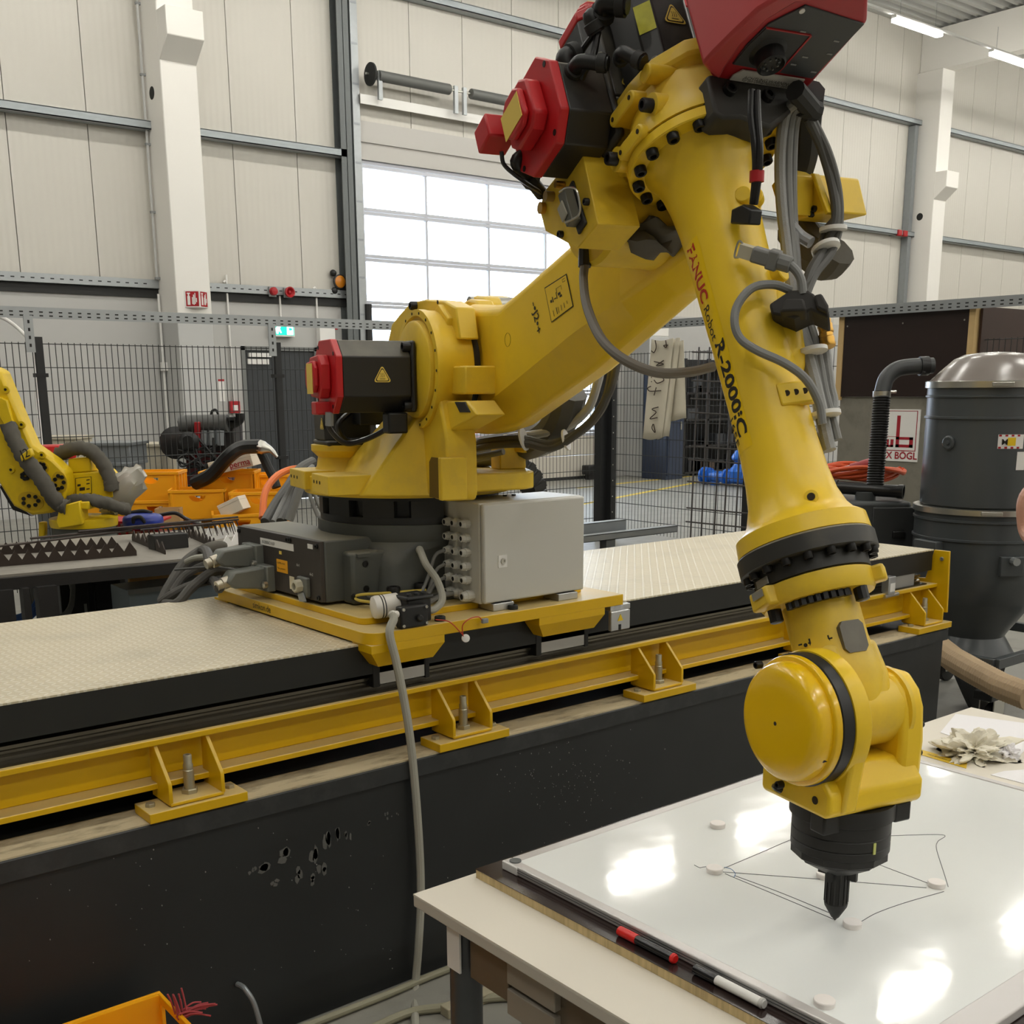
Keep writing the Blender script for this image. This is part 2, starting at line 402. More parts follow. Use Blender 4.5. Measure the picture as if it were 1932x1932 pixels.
# ------------------------------------------------------------------ strip luminaires hung under the roof
M_lamp = mat('lamp_diffuser', (255, 255, 255), .5, emit=(255, 252, 243), emit_s=LAMP_POWER)
M_ltray = mat('lamp_tray', (214, 214, 210), .5)
def lamp_parts():
    root = empty('strip_light', (0, 0, 0))
    B(-.765, .765, -.065, .065, -.055, 0).build('diffuser', M_lamp, root, smooth=0)
    B(-.80, .80, -.05, .05, 0, .05).build('housing', M_ltray, root, smooth=0)
    for x in (-.6, .6): MB().cyl((x, 0, .05), (x, 0, .5), .004, 6).build('suspension_wire', M_grey, root)
    return root
lamp0 = lamp_parts(); first = True
LZ = 8.40
for r, yl in enumerate((13.36, 7.9, 2.4, -3.1, -8.6)):
    for k in range(-6, 7):
        xl = 20.75+3.49*k-3.49*1
        if xl > 44 or xl < -12: continue
        o = lamp0 if first else copy_tree(lamp0)
        first = False
        o.location = (xl, yl, LZ)
        if r == 0 and abs(xl-20.75) < .1: lab = 'lit strip light under the roof by the white column top'
        elif r == 0 and abs(xl-24.24) < .1: lab = 'lit strip light under the roof cut by the picture edge'
        else: lab = 'lit strip light hanging from the hall roof outside the picture'
        tag(o, lab, 'ceiling light', 'strip lights under the hall roof')
    struct(B(-14, 45, yl-.03, yl+.03, LZ+.05, LZ+.09).build('trim_light_rail', M_ltray, smooth=0))
# ================================================================== linear track for the robot
M_ytr = mat('track_yellow', (228, 182, 6), .38, dust=.75, dust_col=(206, 190, 148), var=.12, var_scale=8)
M_base = mat('base_black', (40, 42, 43), .48, var=.35, var_scale=5, bump=.1, bump_scale=30)
M_lip = mat('base_lip', (48, 50, 51), .55, var=.3, var_scale=14, dirt=(92, 92, 90), dirt_amt=.35, dirt_scale=9)
M_basetop = mat('dusty_top', (196, 182, 150), .85, dirt=(86, 74, 56), dirt_amt=.9, dirt_scale=9, stretch=(.7, 2.2, 1))
M_deckside = mat('deck_side', (30, 31, 29), .5, var=.2, var_scale=10)
M_rail = mat('guide_rail', (128, 122, 110), .25, metal=.85, var=.35, var_scale=14, stretch=(.3, 6, 6))
M_slider = mat('slider_grey', (186, 184, 180), .4, metal=.3)
M_bolt = mat('zinc_bolt', (178, 172, 150), .4, metal=.7)
M_smear = mat('dust_smear', (104, 104, 101), .8, var=.3, var_scale=60)

# diamond tread plate
M_deck = mat('tread_plate', (226, 217, 196), .36, metal=.25, spec=.5)
def tread(m, p=.0215):
    nt = m.node_tree; N = nt.nodes; L = nt.links
    def math_(op, a, b=None, c=None):
        n = N.new('ShaderNodeMath'); n.operation = op
        for i, v in enumerate((a, b, c)):
            if v is None: continue
            if isinstance(v, (int, float)): n.inputs[i].default_value = v
            else: L.new(v, n.inputs[i])
        return n.outputs[0]
    t = N.new('ShaderNodeTexCoord'); s = N.new('ShaderNodeSeparateXYZ'); L.new(t.outputs['Object'], s.inputs[0])
    u = math_('DIVIDE', s.outputs[0], p); v = math_('DIVIDE', s.outputs[1], p)
    fu = math_('FLOOR', u); fv = math_('FLOOR', v)
    par = math_('MODULO', math_('ABSOLUTE', math_('ADD', fu, fv)), 2.0)
    sg = math_('SUBTRACT', math_('MULTIPLY', par, 2.0), 1.0)
    du = math_('SUBTRACT', math_('FRACT', u), .5); dv = math_('SUBTRACT', math_('FRACT', v), .5)
    a = math_('ADD', du, math_('MULTIPLY', dv, sg)); b = math_('SUBTRACT', dv, math_('MULTIPLY', du, sg))
    r = math_('ADD', math_('POWER', math_('ABSOLUTE', math_('DIVIDE', a, .78)), 2.0), math_('POWER', math_('ABSOLUTE', math_('DIVIDE', b, .26)), 2.0))
    h = math_('SUBTRACT', 1.0, math_('MINIMUM', r, 1.0))
    h = math_('SMOOTH_MIN', h, .5, .3)
    bp = N.new('ShaderNodeBump'); bp.inputs['Strength'].default_value = 1.0; bp.inputs['Distance'].default_value = .0016
    L.new(h, bp.inputs['Height']); L.new(bp.outputs[0], N['Principled BSDF'].inputs['Normal'])
    n1 = N.new('ShaderNodeTexNoise'); n1.inputs['Scale'].default_value = 5; n1.inputs['Detail'].default_value = 6; L.new(t.outputs['Object'], n1.inputs['Vector'])
    mr = N.new('ShaderNodeMapRange'); mr.inputs[1].default_value = .5; mr.inputs[2].default_value = .8; mr.inputs[4].default_value = .4; L.new(n1.outputs[0], mr.inputs[0])
    # bare metal on the raised drops, dust between
    hm = math_('MULTIPLY', h, 1.4)
    mx = N.new('ShaderNodeMix'); mx.data_type = 'RGBA'; L.new(hm, mx.inputs[0]); mx.inputs[6].default_value = srgb(212, 200, 172); mx.inputs[7].default_value = srgb(240, 234, 220)
    mx2 = N.new('ShaderNodeMix'); mx2.data_type = 'RGBA'; L.new(mr.outputs[0], mx2.inputs[0]); L.new(mx.outputs[2], mx2.inputs[6]); mx2.inputs[7].default_value = srgb(176, 168, 146)
    L.new(mx2.outputs[2], N['Principled BSDF'].inputs['Base Color'])
tread(M_deck)

XA, XB = -3.4, 4.49
ZD = 1.016
base = empty('machine_base', (0, 0, 0), label='long black steel base block under the robot track, dusty and scuffed', cat='machine base')
B(XA, XB-.015, 2.55, 3.95, 0, .63).build('block', M_base, base, bevel=.004)
MB().prism([(2.538, .630), (2.552, .628), (2.60, .628), (2.60, .684), (2.545, .684), (2.538, .678)], 0, XA, XB).build('top_lip', M_lip, base)
B(XA, XB, 2.542, 2.66, .68, .6855).build('lip_dust', M_basetop, base, smooth=0)
B(XA, XB, 2.66, 3.95, .60, .68).build('top_plate', M_blackm, base, smooth=0)
# plaster-like smears on the front face: thin flakes standing proud of the paint
rnd = random.Random(3)
sm = MB()
def flake(cx, cz, w, h):
    n = 7; pts = []
    for k in range(n):
        a_ = 2*PI*k/n; pts.append((cx+math.cos(a_)*w*rnd.uniform(.5, 1), cz+math.sin(a_)*h*rnd.uniform(.5, 1)))
    sm.prism(pts, 1, 2.5488, 2.5506)
for px, py, w, h in [(500, 1640, 26, 22), (535, 1615, 24, 26), (560, 1650, 16, 26), (590, 1610, 16, 40), (615, 1585, 15, 42), (637, 1570, 12, 36), (585, 1660, 14, 16), (655, 1575, 8, 20), (520, 1670, 14, 12), (605, 1640, 16, 24), (700, 1548, 8, 8), (725, 1540, 6, 10), (478, 1640, 10, 12), (745, 1532, 4, 6)]:
    p = atY(px, py, 2.55)
    for k in range(3): flake(p.x+rnd.uniform(-.012, .012), p.z+rnd.uniform(-.012, .012), w*.00066, h*.00072)
sm.build('plaster_smear', M_smear, base, smooth=0, fix=True)['kind'] = 'stuff'
sp = MB()
for k in range(230):
    if k < 130: px, py = rnd.gauss(1065, 60), rnd.gauss(1470, 45)
    else: px, py = rnd.uniform(20, 1350), rnd.uniform(1560, 1830)
    p = atY(px, py, 2.55)
    if not (.05 < p.z < .62): continue
    r_ = rnd.uniform(.0006, .0018); sp.prism([(p.x-r_, p.z), (p.x, p.z-r_*1.6), (p.x+r_, p.z), (p.x, p.z+r_*1.3)], 1, 2.5488, 2.5506)
sp.build('paint_specks', mat('speck_grey', (150, 150, 146), .8), base, smooth=0, fix=True)['kind'] = 'stuff'

trk = empty('linear_track', (0, 0, 0), label='yellow linear robot track with I-beams, guide rails and tread plate deck', cat='robot track')
for y0 in (2.612, 3.50):
    bm_ = MB().box(XA, 4.50, y0, y0+.135, .740, .756).box(XA, 4.50, y0, y0+.135, .852, .868).box(XA, 4.50, y0+.058, y0+.070, .756, .852)
    bm_.build('beam', M_ytr, trk, bevel=.0025)
    rl = MB().prism([(y0+.050, .868), (y0+.088, .868), (y0+.088, .882), (y0+.080, .888), (y0+.080, .894), (y0+.088, .900), (y0+.088, .908), (y0+.050, .908), (y0+.050, .900), (y0+.058, .894), (y0+.058, .888), (y0+.050, .882)], 0, XA, 4.44)
    rl.build('guide_rail', M_rail, trk)
B(XA, 4.44, 2.628, 2.66, .868, .8735).build('grease_strip', mat('black_grease', (36, 31, 22), .25, var=.4, var_scale=60), trk, smooth=0)
# deck: two lengths of tread plate either side of the seam, with folded black sides
for x0, x1 in ((XA, .62), (.622, 4.49)):
    B(x0, x1, 2.636, 3.61, ZD-.005, ZD).build('tread_plate', M_deck, trk, smooth=0)
for y0, y1 in ((2.637, 2.655), (3.592, 3.609)):
    B(XA, 4.485, y0, y1, .925, ZD-.005).build('deck_side', M_deckside, trk, smooth=0)
B(XA, 4.44, 2.78, 3.48, .74, ZD-.006).build('deck_box', M_deckside, trk, smooth=0)
# stop plate at the track end
ep = [(2.64, 1.013), (2.569, 1.013), (2.559, .745), (2.62, .741), (2.80, .741), (2.80, .87), (2.673, .885)]
MB().prism(ep, 0, 4.50, 4.512).build('end_plate', M_ytr, trk, bevel=.002)
bolt('end_bolt', (4.50, 2.600, .977), (-1, 0, 0), .009, .006, M_chrome, trk)
MB().prism([(4.19, .868), (4.36, .868), (4.36, .930), (4.262, .940), (4.255, 1.000), (4.19, 1.000)], 1, 2.64, 2.70).build('buffer_bracket', mat('bracket_grey', (150, 149, 146), .5), trk, bevel=.004)
MB().lathe((4.19, 2.67, .978), (-1, 0, 0), [(0, .024), (.03, .028), (.06, .027), (.068, .02)], 20).build('rubber_buffer', mat('buffer_rubber', (44, 38, 28), .7, var=.3), trk)
o = B(4.105, 4.155, 2.60, 2.635, .862, .938).build('limit_switch', M_alu, trk, bevel=.003)
B(4.115, 4.150, 2.5985, 2.600, .875, .910).build('type_label', M_white, o, smooth=0)
MB().cyl((4.09, 2.61, .856), (4.19, 2.61, .858), .009, 10).build('cable_gland', M_chrome, o)
# adjustable feet
def foot(xc, first=[None]):
    if first[0] is None:
        r = empty('track_foot', (0, 0, 0)); 
        B(-.128, .128, -.015, .085, .6855, .711).build('foot_plate', M_ytr, r, bevel=.002)
        for sx in (-1, 1):
            x = sx*.068
            MB().prism([(.0, .716), (.105, .716), (.105, .852), (.076, .852), (.0, .775), (-.004, .768), (-.004, .722)], 0, x-.005, x+.005).build('gusset', M_ytr, r, bevel=.0015)
        MB().prism([(-.004, .712), (.10, .712), (.10, .722), (-.004, .722)], 0, -.070, .070).build('foot_web', M_ytr, r, bevel=.003)
        MB().lathe((0, .045, .722), (0, 0, 1), [(0, .021), (.010, .021), (.012, .019)], 6).build('lock_nut', M_bolt, r, smooth=0)
        MB().lathe((0, .045, .733), (0, 0, 1), [(0, .0135), (.048, .0135), (.050, .012), (.051, .012), (.062, .0125), (.066, .0105), (.086, .0105), (.088, .0095), (.088, .005), (.07, .005)], 16).build('levelling_bolt', M_bolt, r)
        for sx in (-1, 1): hexnut('anchor_bolt', (sx*.105, .04, .711), (0, 0, 1), .0125, .009, M_bolt, r)
        first[0] = r; o = r
    else: o = copy_tree(first[0])
    o.location = (xc, 2.545, 0); o.parent = trk
    return o
for xc in (-.65, .2, 1.045, 1.90, 2.73, 3.56, 4.372): foot(xc)
# zinc C-channels lying along the far side of the deck
for i, (x0, x1, y0, z0, z1, lab) in enumerate(((2.9, 4.02, 4.06, 1.00, 1.062, 'long grey zinc channel behind the tread deck, the taller one'), (2.9, 4.30, 3.97, .985, 1.018, 'low grey zinc channel behind the tread deck, nearest the plate'))):
    o = MB().box(x0, x1, y0, y0+.003, z0, z1).box(x0, x1, y0, y0+.05, z0, z0+.003).box(x0, x1, y0, y0+.05, z1-.003, z1).build('cable_channel', M_steel, smooth=0)
    tag(o, lab, 'channel')
    B(x0+.1, x0+.16, y0+.003, y0+.05, 0, z0).build('support', M_steeld, o, smooth=0); B(x1-.5, x1-.44, y0+.003, y0+.05, 0, z0).build('support', M_steeld, o, smooth=0)

# ------------------------------------------------------------------ carriage
car = empty('robot_carriage', (2.05, 3.07, 0), label='yellow carriage plate with black lettering on its edge carrying the robot', cat='carriage')
car.location = (0, 0, 0)
def rounded(x0, x1, y0, y1, r, n=5, corners=(1, 1, 1, 1)):
    P = []
    for (cx, cy, a0), use in zip(((x0+r, y0+r, PI), (x1-r, y0+r, 1.5*PI), (x1-r, y1-r, 0), (x0+r, y1-r, .5*PI)), corners):
        if use: P += [(cx+r*math.cos(a0+k*PI/2/n), cy+r*math.sin(a0+k*PI/2/n)) for k in range(n+1)]
        else: P.append((x0 if cx < (x0+x1)/2 else x1, y0 if cy < (y0+y1)/2 else y1))
    return P
MB().prism(rounded(1.573, 2.535, 2.568, 3.57, .05, corners=(1, 0, 0, 1)), 2, 1.021, 1.056).build('lower_plate', M_ytr, car, bevel=.002)
MB().prism(rounded(1.622, 2.47, 2.682, 3.515, .03), 2, 1.056, 1.076).build('upper_plate', M_ytr, car, bevel=.002)
for x0, x1 in ((1.577, 1.822), (2.178, 2.453)):
    for yy, sg in ((2.568, 1), (3.57, -1)):
        P = lambda y: yy+sg*y
        a_, b_, c_, d_ = x0, x0+.034, x1-.026, x1
        s = MB()
        s.hexa([(a_, P(.10), 1.0), (d_, P(.10), 1.0), (a_, P(0), 1.0), (d_, P(0), 1.0), (a_, P(.10), 1.022), (d_, P(.10), 1.022), (a_, P(0), 1.022), (d_, P(0), 1.022)])
        s.hexa([(b_, P(.08), .956), (c_, P(.08), .956), (b_, P(.022), .956), (c_, P(.022), .956), (a_, P(.10), 1.0), (d_, P(.10), 1.0), (a_, P(0), 1.0), (d_, P(0), 1.0)])
        s.build('skirt', M_ytr, car, fix=True)
    for yy in (2.637, 3.525):
        m0, m1 = x0+.066, x1-.024
        o = B(m0, m1, yy, yy+.085, .890, .956).build('slide_block', M_slider, car, bevel=.002)
        for e0, e1 in ((m0-.022, m0), (m1, m1+.016)): B(e0, e1, yy-.002, yy+.087, .884, .955).build('wiper_cap', M_black, o, bevel=.002)
# text on the left edge of the plate
text('lettering', 'simkon.de', mat('lettering_black', (24, 20, 10), .6), (1.5725, 3.27, 1.030), (0, -1, 0), (0, 0, 1), .030, car, sx=1.0)
# dampers and the reading head
for p in ((1.72, 2.62), (1.80, 2.63)):
    pass
o = B(2.475, 2.560, 2.560, 2.575, .940, 1.005).build('reading_head', M_alu, car, bevel=.003)
B(2.485, 2.575, 2.575, 2.60, 1.003, 1.021).build('head_mount', M_alu, car, bevel=.002)
MB().prism([(2.503, .972), (2.527, .972), (2.515, .994)], 1, 2.5585, 2.560).build('warning_label', mat('warning_yellow', (232, 196, 24), .5), o, smooth=0)
MB().box(2.508, 2.518, 2.5583, 2.560, .942, .960).build('reader_slot', M_black, o, smooth=0)
for x, y in ((1.83, 2.60), (1.70, 2.64), (2.10, 2.60)): bolt('plate_screw', (x, y, 1.056), (0, 0, 1), .016, .014, M_rubber, car)
# ================================================================== the robot (local frame: x out along the arm, y to its right, z up)
M_y = mat('robot_yellow', (244, 204, 40), .36, spec=.5, var=.10, var_scale=5, dirt=(196, 164, 84), dirt_amt=.25, dirt_scale=5)
M_yd = mat('robot_yellow_dusty', (238, 200, 50), .42, var=.12, var_scale=6, dirt=(176, 144, 76), dirt_amt=.4, dirt_scale=7, dust=.35, dust_col=(214, 190, 124))
M_ycap = mat('robot_yellow_cap', (248, 200, 14), .25, spec=.6, coat=.3)
M_base_r = mat('robot_base_grey', (82, 84, 80), .55, var=.2, var_scale=9, dust=.5, dust_col=(150, 144, 124))
M_mot = mat('motor_black', (34, 33, 31), .42, var=.2, var_scale=8, dust=.85, dust_col=(122, 116, 100))
M_motred = mat('motor_red', (190, 28, 34), .38, dust=.3, dust_col=(206, 110, 104))
M_screw = mat('black_screw', (26, 25, 24), .4, metal=.3)
M_dkring = mat('dark_ring', (44, 43, 40), .5, var=.25, var_scale=9, dust=.3)
M_lblY = mat('label_yellow', (234, 204, 92), .5)
M_lblYG = mat('label_lime', (206, 204, 40), .5, var=.35, var_scale=60)
M_ink = mat('ink_black', (30, 24, 10), .6)
M_inkred = mat('ink_red', (190, 44, 24), .5)
M_cable = mat('grey_cable', (126, 126, 124), .5, var=.08, var_scale=40)
M_cabled = mat('dark_grey_cable', (84, 83, 80), .55, var=.15, var_scale=30)
M_cableb = mat('black_cable', (26, 25, 25), .35)
M_fabric = mat('grey_fabric_cover', (92, 88, 80), .9, var=.25, var_scale=25)
M_brass = mat('brass', (206, 160, 78), .3, metal=.9)
M_hole2 = mat('bore_dark', (46, 34, 12), .8)
RJ = np.array([2.05, 3.07, 0.0])
_t = np.array(atZ(1575, 1735, .79))[:2]-RJ[:2]; R5 = float(np.hypot(*_t)); _a = _t/R5
RM = np.array([[_a[0], -_a[1], 0], [_a[1], _a[0], 0], [0, 0, 1.0]])
def LW(p): return Vector(RJ+RM@np.array(p, float))
def LWd(d): return Vector(RM@np.array(d, float))
CL = RM.T@(np.array([0, 0, CAM_H])-RJ)
def lray(x, y): return RM.T@ray(x, y)
def LP(px, py, p, n):
    d = lray(px, py); n = np.array(n, float); t = ((np.array(p, float)-CL)@n)/(d@n); return CL+t*d
def LY(px, py, y): return LP(px, py, (0, y, 0), (0, 1, 0))
def LX(px, py, x): return LP(px, py, (x, 0, 0), (1, 0, 0))
def LZ(px, py, z): return LP(px, py, (0, 0, z), (0, 0, 1))
def XW(b): b.v = [tuple(LW(p)) for p in b.v]; return b
J2 = np.array([.312, 0, 1.762]); J3 = np.array([1.343, 0, 2.067]); J5 = np.array([R5, 0, 1.17])
_ph = math.radians(-63.6265); D4 = np.array([math.cos(_ph), 0, math.sin(_ph)]); W4 = np.array([-D4[2], 0, D4[0]]); J4 = J5-1.28*D4
Y3 = np.array([0, 1.0, 0])
def F4(s, y, w): return J4+D4*s+Y3*y+W4*w        # forearm frame: along, right, up-forward
def XF4(b): b.v = [tuple(LW(F4(*p))) for p in b.v]; return b
rob = empty('industrial_robot', (2.05, 3.07, 1.076), label='large yellow industrial robot arm with a pen tool above the whiteboard', cat='robot')
rob['_world'] = 1
# ---- base casting (world aligned)
def rsq(h, z, r, n=6): return [(2.05+p[0], 3.07+p[1], z) for p in rounded(-h, h, -h, h, r, n)]
def rci(rad, z, n=6):
    N_ = 4*(n+1); out = []
    for k in range(4):
        for j in range(n+1):
            a_ = PI+k*PI/2+(j/(n))*PI/2*.999
            out.append((2.05+rad*math.cos(a_), 3.07+rad*math.sin(a_), z))
    return out
b = MB(); b.loft([rsq(.305, 1.076, .06), rsq(.305, 1.104, .06)]); b.build('base_flange', M_base_r, rob, bevel=.004)
b = MB(); b.loft([rsq(.262, 1.10, .05), rsq(.258, 1.17, .06), rsq(.262, 1.225, .12), rci(.292, 1.255), rci(.298, 1.268), rci(.298, 1.306)]); b.build('base_casting', M_base_r, rob, smooth=50)
B(1.64, 1.82, 2.915, 3.47, 1.085, 1.272).build('connector_housing', M_base_r, rob, bevel=.006)
B(1.70, 1.90, 2.86, 2.93, 1.08, 1.235).build('housing_side', M_base_r, rob, bevel=.01)
B(2.18, 2.34, 2.80, 2.90, 1.105, 1.225).build('cover_plate', M_blackm, rob, bevel=.004)
cp = B(1.627, 1.641, 2.918, 3.466, 1.088, 1.270).build('connector_panel', mat('panel_brown_black', (58, 52, 48), .5, var=.2), rob, bevel=.002)
for y, z in ((2.935, 1.255), (2.935, 1.10), (3.45, 1.255), (3.10, 1.258), (3.115, 1.258), (3.05, 1.105), (3.065, 1.105)): bolt('panel_screw', (1.627, y, z), (-1, 0, 0), .008, .006, M_screw, cp)
for (y0, y1, z0, z1, m) in ((3.08, 3.30, 1.225, 1.247, M_white), (2.96, 2.99, 1.244, 1.258, M_white), (3.125, 3.195, 1.150, 1.190, mat('label_orange', (236, 168, 30), .5)), (3.085, 3.115, 1.105, 1.145, mat('label_cream', (214, 204, 176), .5)), (3.16, 3.175, 1.207, 1.217, M_lblY)):
    B(1.6255, 1.627, y0, y1, z0, z1).build('sticker', m, cp, smooth=0)
text('lettering', 'Air2', M_white, (1.626, 2.985, 1.163), (0, -1, 0), (0, 0, 1), .012, cp); text('lettering', 'Air1', M_white, (1.626, 3.065, 1.182), (0, -1, 0), (0, 0, 1), .012, cp)
text('lettering', '0.69MPa MAX', M_ink, (1.6254, 3.19, 1.176), (0, -1, 0), (0, 0, 1), .009, cp); text('lettering', 'Max. pressure', M_ink, (1.6254, 3.19, 1.160), (0, -1, 0), (0, 0, 1), .009, cp)
text('lettering', 'R-2000iC/165F', M_ink, (1.6254, 3.285, 1.231), (0, -1, 0), (0, 0, 1), .014, cp)
for x, y in ((1.80, 2.795), (1.90, 2.795)): bolt('base_bolt', (x, y, 1.104), (0, 0, 1), .021, .03, M_screw, rob)
for y in (2.89, 2.89): pass
for z in (1.20, 1.125): MB().lathe((1.745, 2.859, z), (0, -1, 0), [(0, .010), (.002, .010), (.002, .007), (-.004, .007)], 14).build('tapped_hole', M_screw, rob)
B(1.715, 1.76, 2.85, 2.862, 1.222, 1.232).build('cast_step', M_base_r, rob, smooth=0)
# heavy connectors with hoods on the panel
M_hood = mat('connector_hood', (112, 114, 108), .5, var=.12)
for (y, z) in ((3.335, 1.185), (3.265, 1.125)):
    h = MB().prism([(1.627, z-.032), (1.60, z-.034), (1.50, z-.022), (1.475, z+.0), (1.50, z+.030), (1.60, z+.036), (1.627, z+.034)], 1, y-.032, y+.032).build('connector_hood', M_hood, rob, bevel=.006)
    B(1.600, 1.63, y-.05, y+.05, z-.042, z+.04).build('hood_flange', M_hood, h, bevel=.004)
    for sy in (-1, 1): MB().lathe((1.602, y+sy*.040, z-.018), (-1, 0, 0), [(0, .012), (.012, .012), (.016, .006)], 10).build('lever', M_chrome, h)
    MB().lathe((1.50, y, z), (-1, 0, -.25), [(0, .020), (.03, .020), (.032, .016), (.05, .016)], 12).build('cable_gland', mat('nickel', (186, 180, 164), .3, metal=.9), h)
o = B(1.612, 1.628, 2.985, 3.045, 1.095, 1.155).build('service_socket', M_hood, rob, bevel=.004)
MB().lathe((1.612, 3.022, 1.128), (-1, 0, 0), [(0, .020), (.02, .020), (.022, .017), (.022, .012), (.008, .012)], 8).build('socket_insert', mat('insert_ivory', (196, 190, 168), .5), o, smooth=0)
MB().prism([(3.0, 1.11), (2.985, 1.085), (3.02, 1.08), (3.03, 1.10)], 0, 1.606, 1.611).build('socket_lid', M_tray, o, smooth=0)
# ---- bearing ring
MB().lathe((2.05, 3.07, 1.306), (0, 0, 1), [(0, .288), (.022, .288), (.024, .262), (.070, .262), (.072, .288), (.086, .288)], 64).build('bearing_ring', M_blackm, rob)
rib = MB().box(-.05, .05, .255, .287, 1.328, 1.378)
rmesh = rib.mesh('ring_rib', M_blackm, 0)
for k in range(12):
    o = inst('ring_rib', rmesh, rob, (0, 0, -1.076), (0, 0, k*PI/6+.12)); o['_raw'] = 1
# ---- turntable
def disc_poly(r, n=72, cut=None):
    P = []
    for k in range(n):
        a_ = 2*PI*k/n; x, y = r*math.cos(a_), r*math.sin(a_)
        P.append((x, y))
    return P
XW(MB().prism(disc_poly(.336), 2, 1.391, 1.448)).build('turntable', M_yd, rob, bevel=.004)
XW(MB().box(.10, .27, -.352, -.20, 1.405, 1.462)).build('stop_block', M_yd, rob, bevel=.003)
XW(MB().box(-.155, .02, -.352, -.22, 1.405, 1.462)).build('stop_block', M_yd, rob, bevel=.003)
for x, yv in ((.125, -.352), (.155, -.352), (.185, -.352), (-.135, -.352), (-.10, -.352), (-.065, -.352)):
    XW(MB().lathe((x, yv, 1.438), (0, -1, 0), [(0, .0055), (.001, .0055)], 8)).build('bore', M_hole2, rob)
XW(MB().prism([(.18, .05), (.40, .02), (.38, .235), (.35, .275), (.24, .31), (.16, .31)], 2, 1.408, 1.462)).build('rear_arm', M_yd, rob, bevel=.006)
XW(MB().box(.20, .27, .20, .29, 1.462, 1.545)).build('rear_post', M_yd, rob, bevel=.004)
XW(MB().prism([(.18, 1.515), (.33, 1.515), (.33, 1.545), (.29, 1.565), (.18, 1.565)], 1, .25, .33)).build('cable_saddle', M_yd, rob, bevel=.004)
XW(MB().lathe((-.06, -.19, 1.44), (0, 0, 1), [(0, .115), (.03, .095), (.06, .09), (.075, .105), (.08, .11), (.098, .11)], 32)).build('motor_boss', M_yd, rob)
# J2 pedestal: side plate with arched opening, flared buttress, back plate
def arch_plate(y0, y1):
    out = [(.10, 1.445), (.14, 1.60), (.19, 1.70), (.312, 1.762), (.44, 1.70), (.462, 1.66), (.50, 1.566), (.505, 1.42), (.49, 1.395), (.40, 1.395)]
    return XW(MB().prism(out, 1, y0, y1))
arch_plate(-.075, .02).build('pedestal', M_yd, rob, bevel=.008)
b = MB(); b.hexa([(-.02, -.245, 1.44), (.29, -.265, 1.40), (-.02, -.06, 1.44), (.36, -.06, 1.395), (.16, -.098, 1.66), (.31, -.098, 1.62), (.16, -.05, 1.69), (.33, -.05, 1.66)])
XW(b).build('buttress', M_yd, rob, bevel=.008, fix=True)
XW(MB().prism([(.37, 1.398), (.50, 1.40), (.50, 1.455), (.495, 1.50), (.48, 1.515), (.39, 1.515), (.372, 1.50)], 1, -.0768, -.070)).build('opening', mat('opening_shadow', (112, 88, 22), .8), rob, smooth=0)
XW(MB().box(.495, .52, -.10, -.02, 1.40, 1.52)).build('pedestal_rib', M_yd, rob, bevel=.004)
pts = [LY(*p, .0) for p in ((742, 645), (750, 612), (766, 592), (786, 571), (815, 565), (850, 568), (872, 580), (880, 640))]
XW(MB().prism([(p[0], p[2]) for p in pts], 1, -.02, .04)).build('pedestal_back', M_yd, rob, bevel=.005, fix=True)
p = LY(785, 577, -.02); o = bolt('pedestal_screw', LW(p), LWd((0, -1, 0)), .013, .02, M_screw, rob)
p = LY(826, 570, -.02); XW(MB().lathe(p, (0, -1, 0), [(0, .006), (.001, .006)], 10)).build('bore', M_hole2, rob)
# J2 reducer housing
XW(MB().lathe(J2, (0, -1, 0), [(-.028, .160), (-.024, .165), (.060, .166), (.064, .168), (.086, .168), (.088, .150), (.080, .146), (.078, .138), (.096, .136), (.100, .130), (.104, .06)], 72)).build('shoulder_housing', M_yd, rob)
for k in range(13):
    a_ = math.radians(118-k*20)
    p = J2+np.array([.158*math.cos(a_), -.0875, .158*math.sin(a_)])
    XW(MB().lathe(p, (0, -1, 0), [(0, .0042), (.0008, .0042)], 8)).build('bore', M_hole2, rob)
XW(MB().lathe(J2+np.array([0, .024, 0]), (0, 1, 0), [(0, .152), (.026, .152)], 64)).build('seal_ring', M_dkring, rob)
# lug on the housing + angle mark
b = MB(); pp = [LY(*q, -.02) for q in ((828, 588), (836, 574), (854, 600), (853, 617), (846, 615))]
XW(b.prism([(p[0], p[2]) for p in pp], 1, -.035, .0)).build('zero_mark_lug', M_yd, rob, bevel=.003, fix=True)
# end stop block on the housing and its counter stop on the arm
pp = [LY(*q, -.05) for q in ((839, 757), (812, 828), (822, 832), (860, 808), (904, 783), (884, 756))]
XW(MB().prism([(p[0], p[2]) for p in pp], 1, -.055, .03)).build('stop_bracket', M_yd, rob, bevel=.005, fix=True)
pp = [LY(*q, -.04) for q in ((868, 758), (888, 758), (898, 778), (878, 778))]
XW(MB().prism([(p[0], p[2]) for p in pp], 1, -.058, -.02)).build('stop_pad', M_rubber, rob, bevel=.002, fix=True)
XW(MB().box(.455, .56, -.04, .08, 1.692, 1.768)).build('arm_stop', M_yd, rob, bevel=.005)
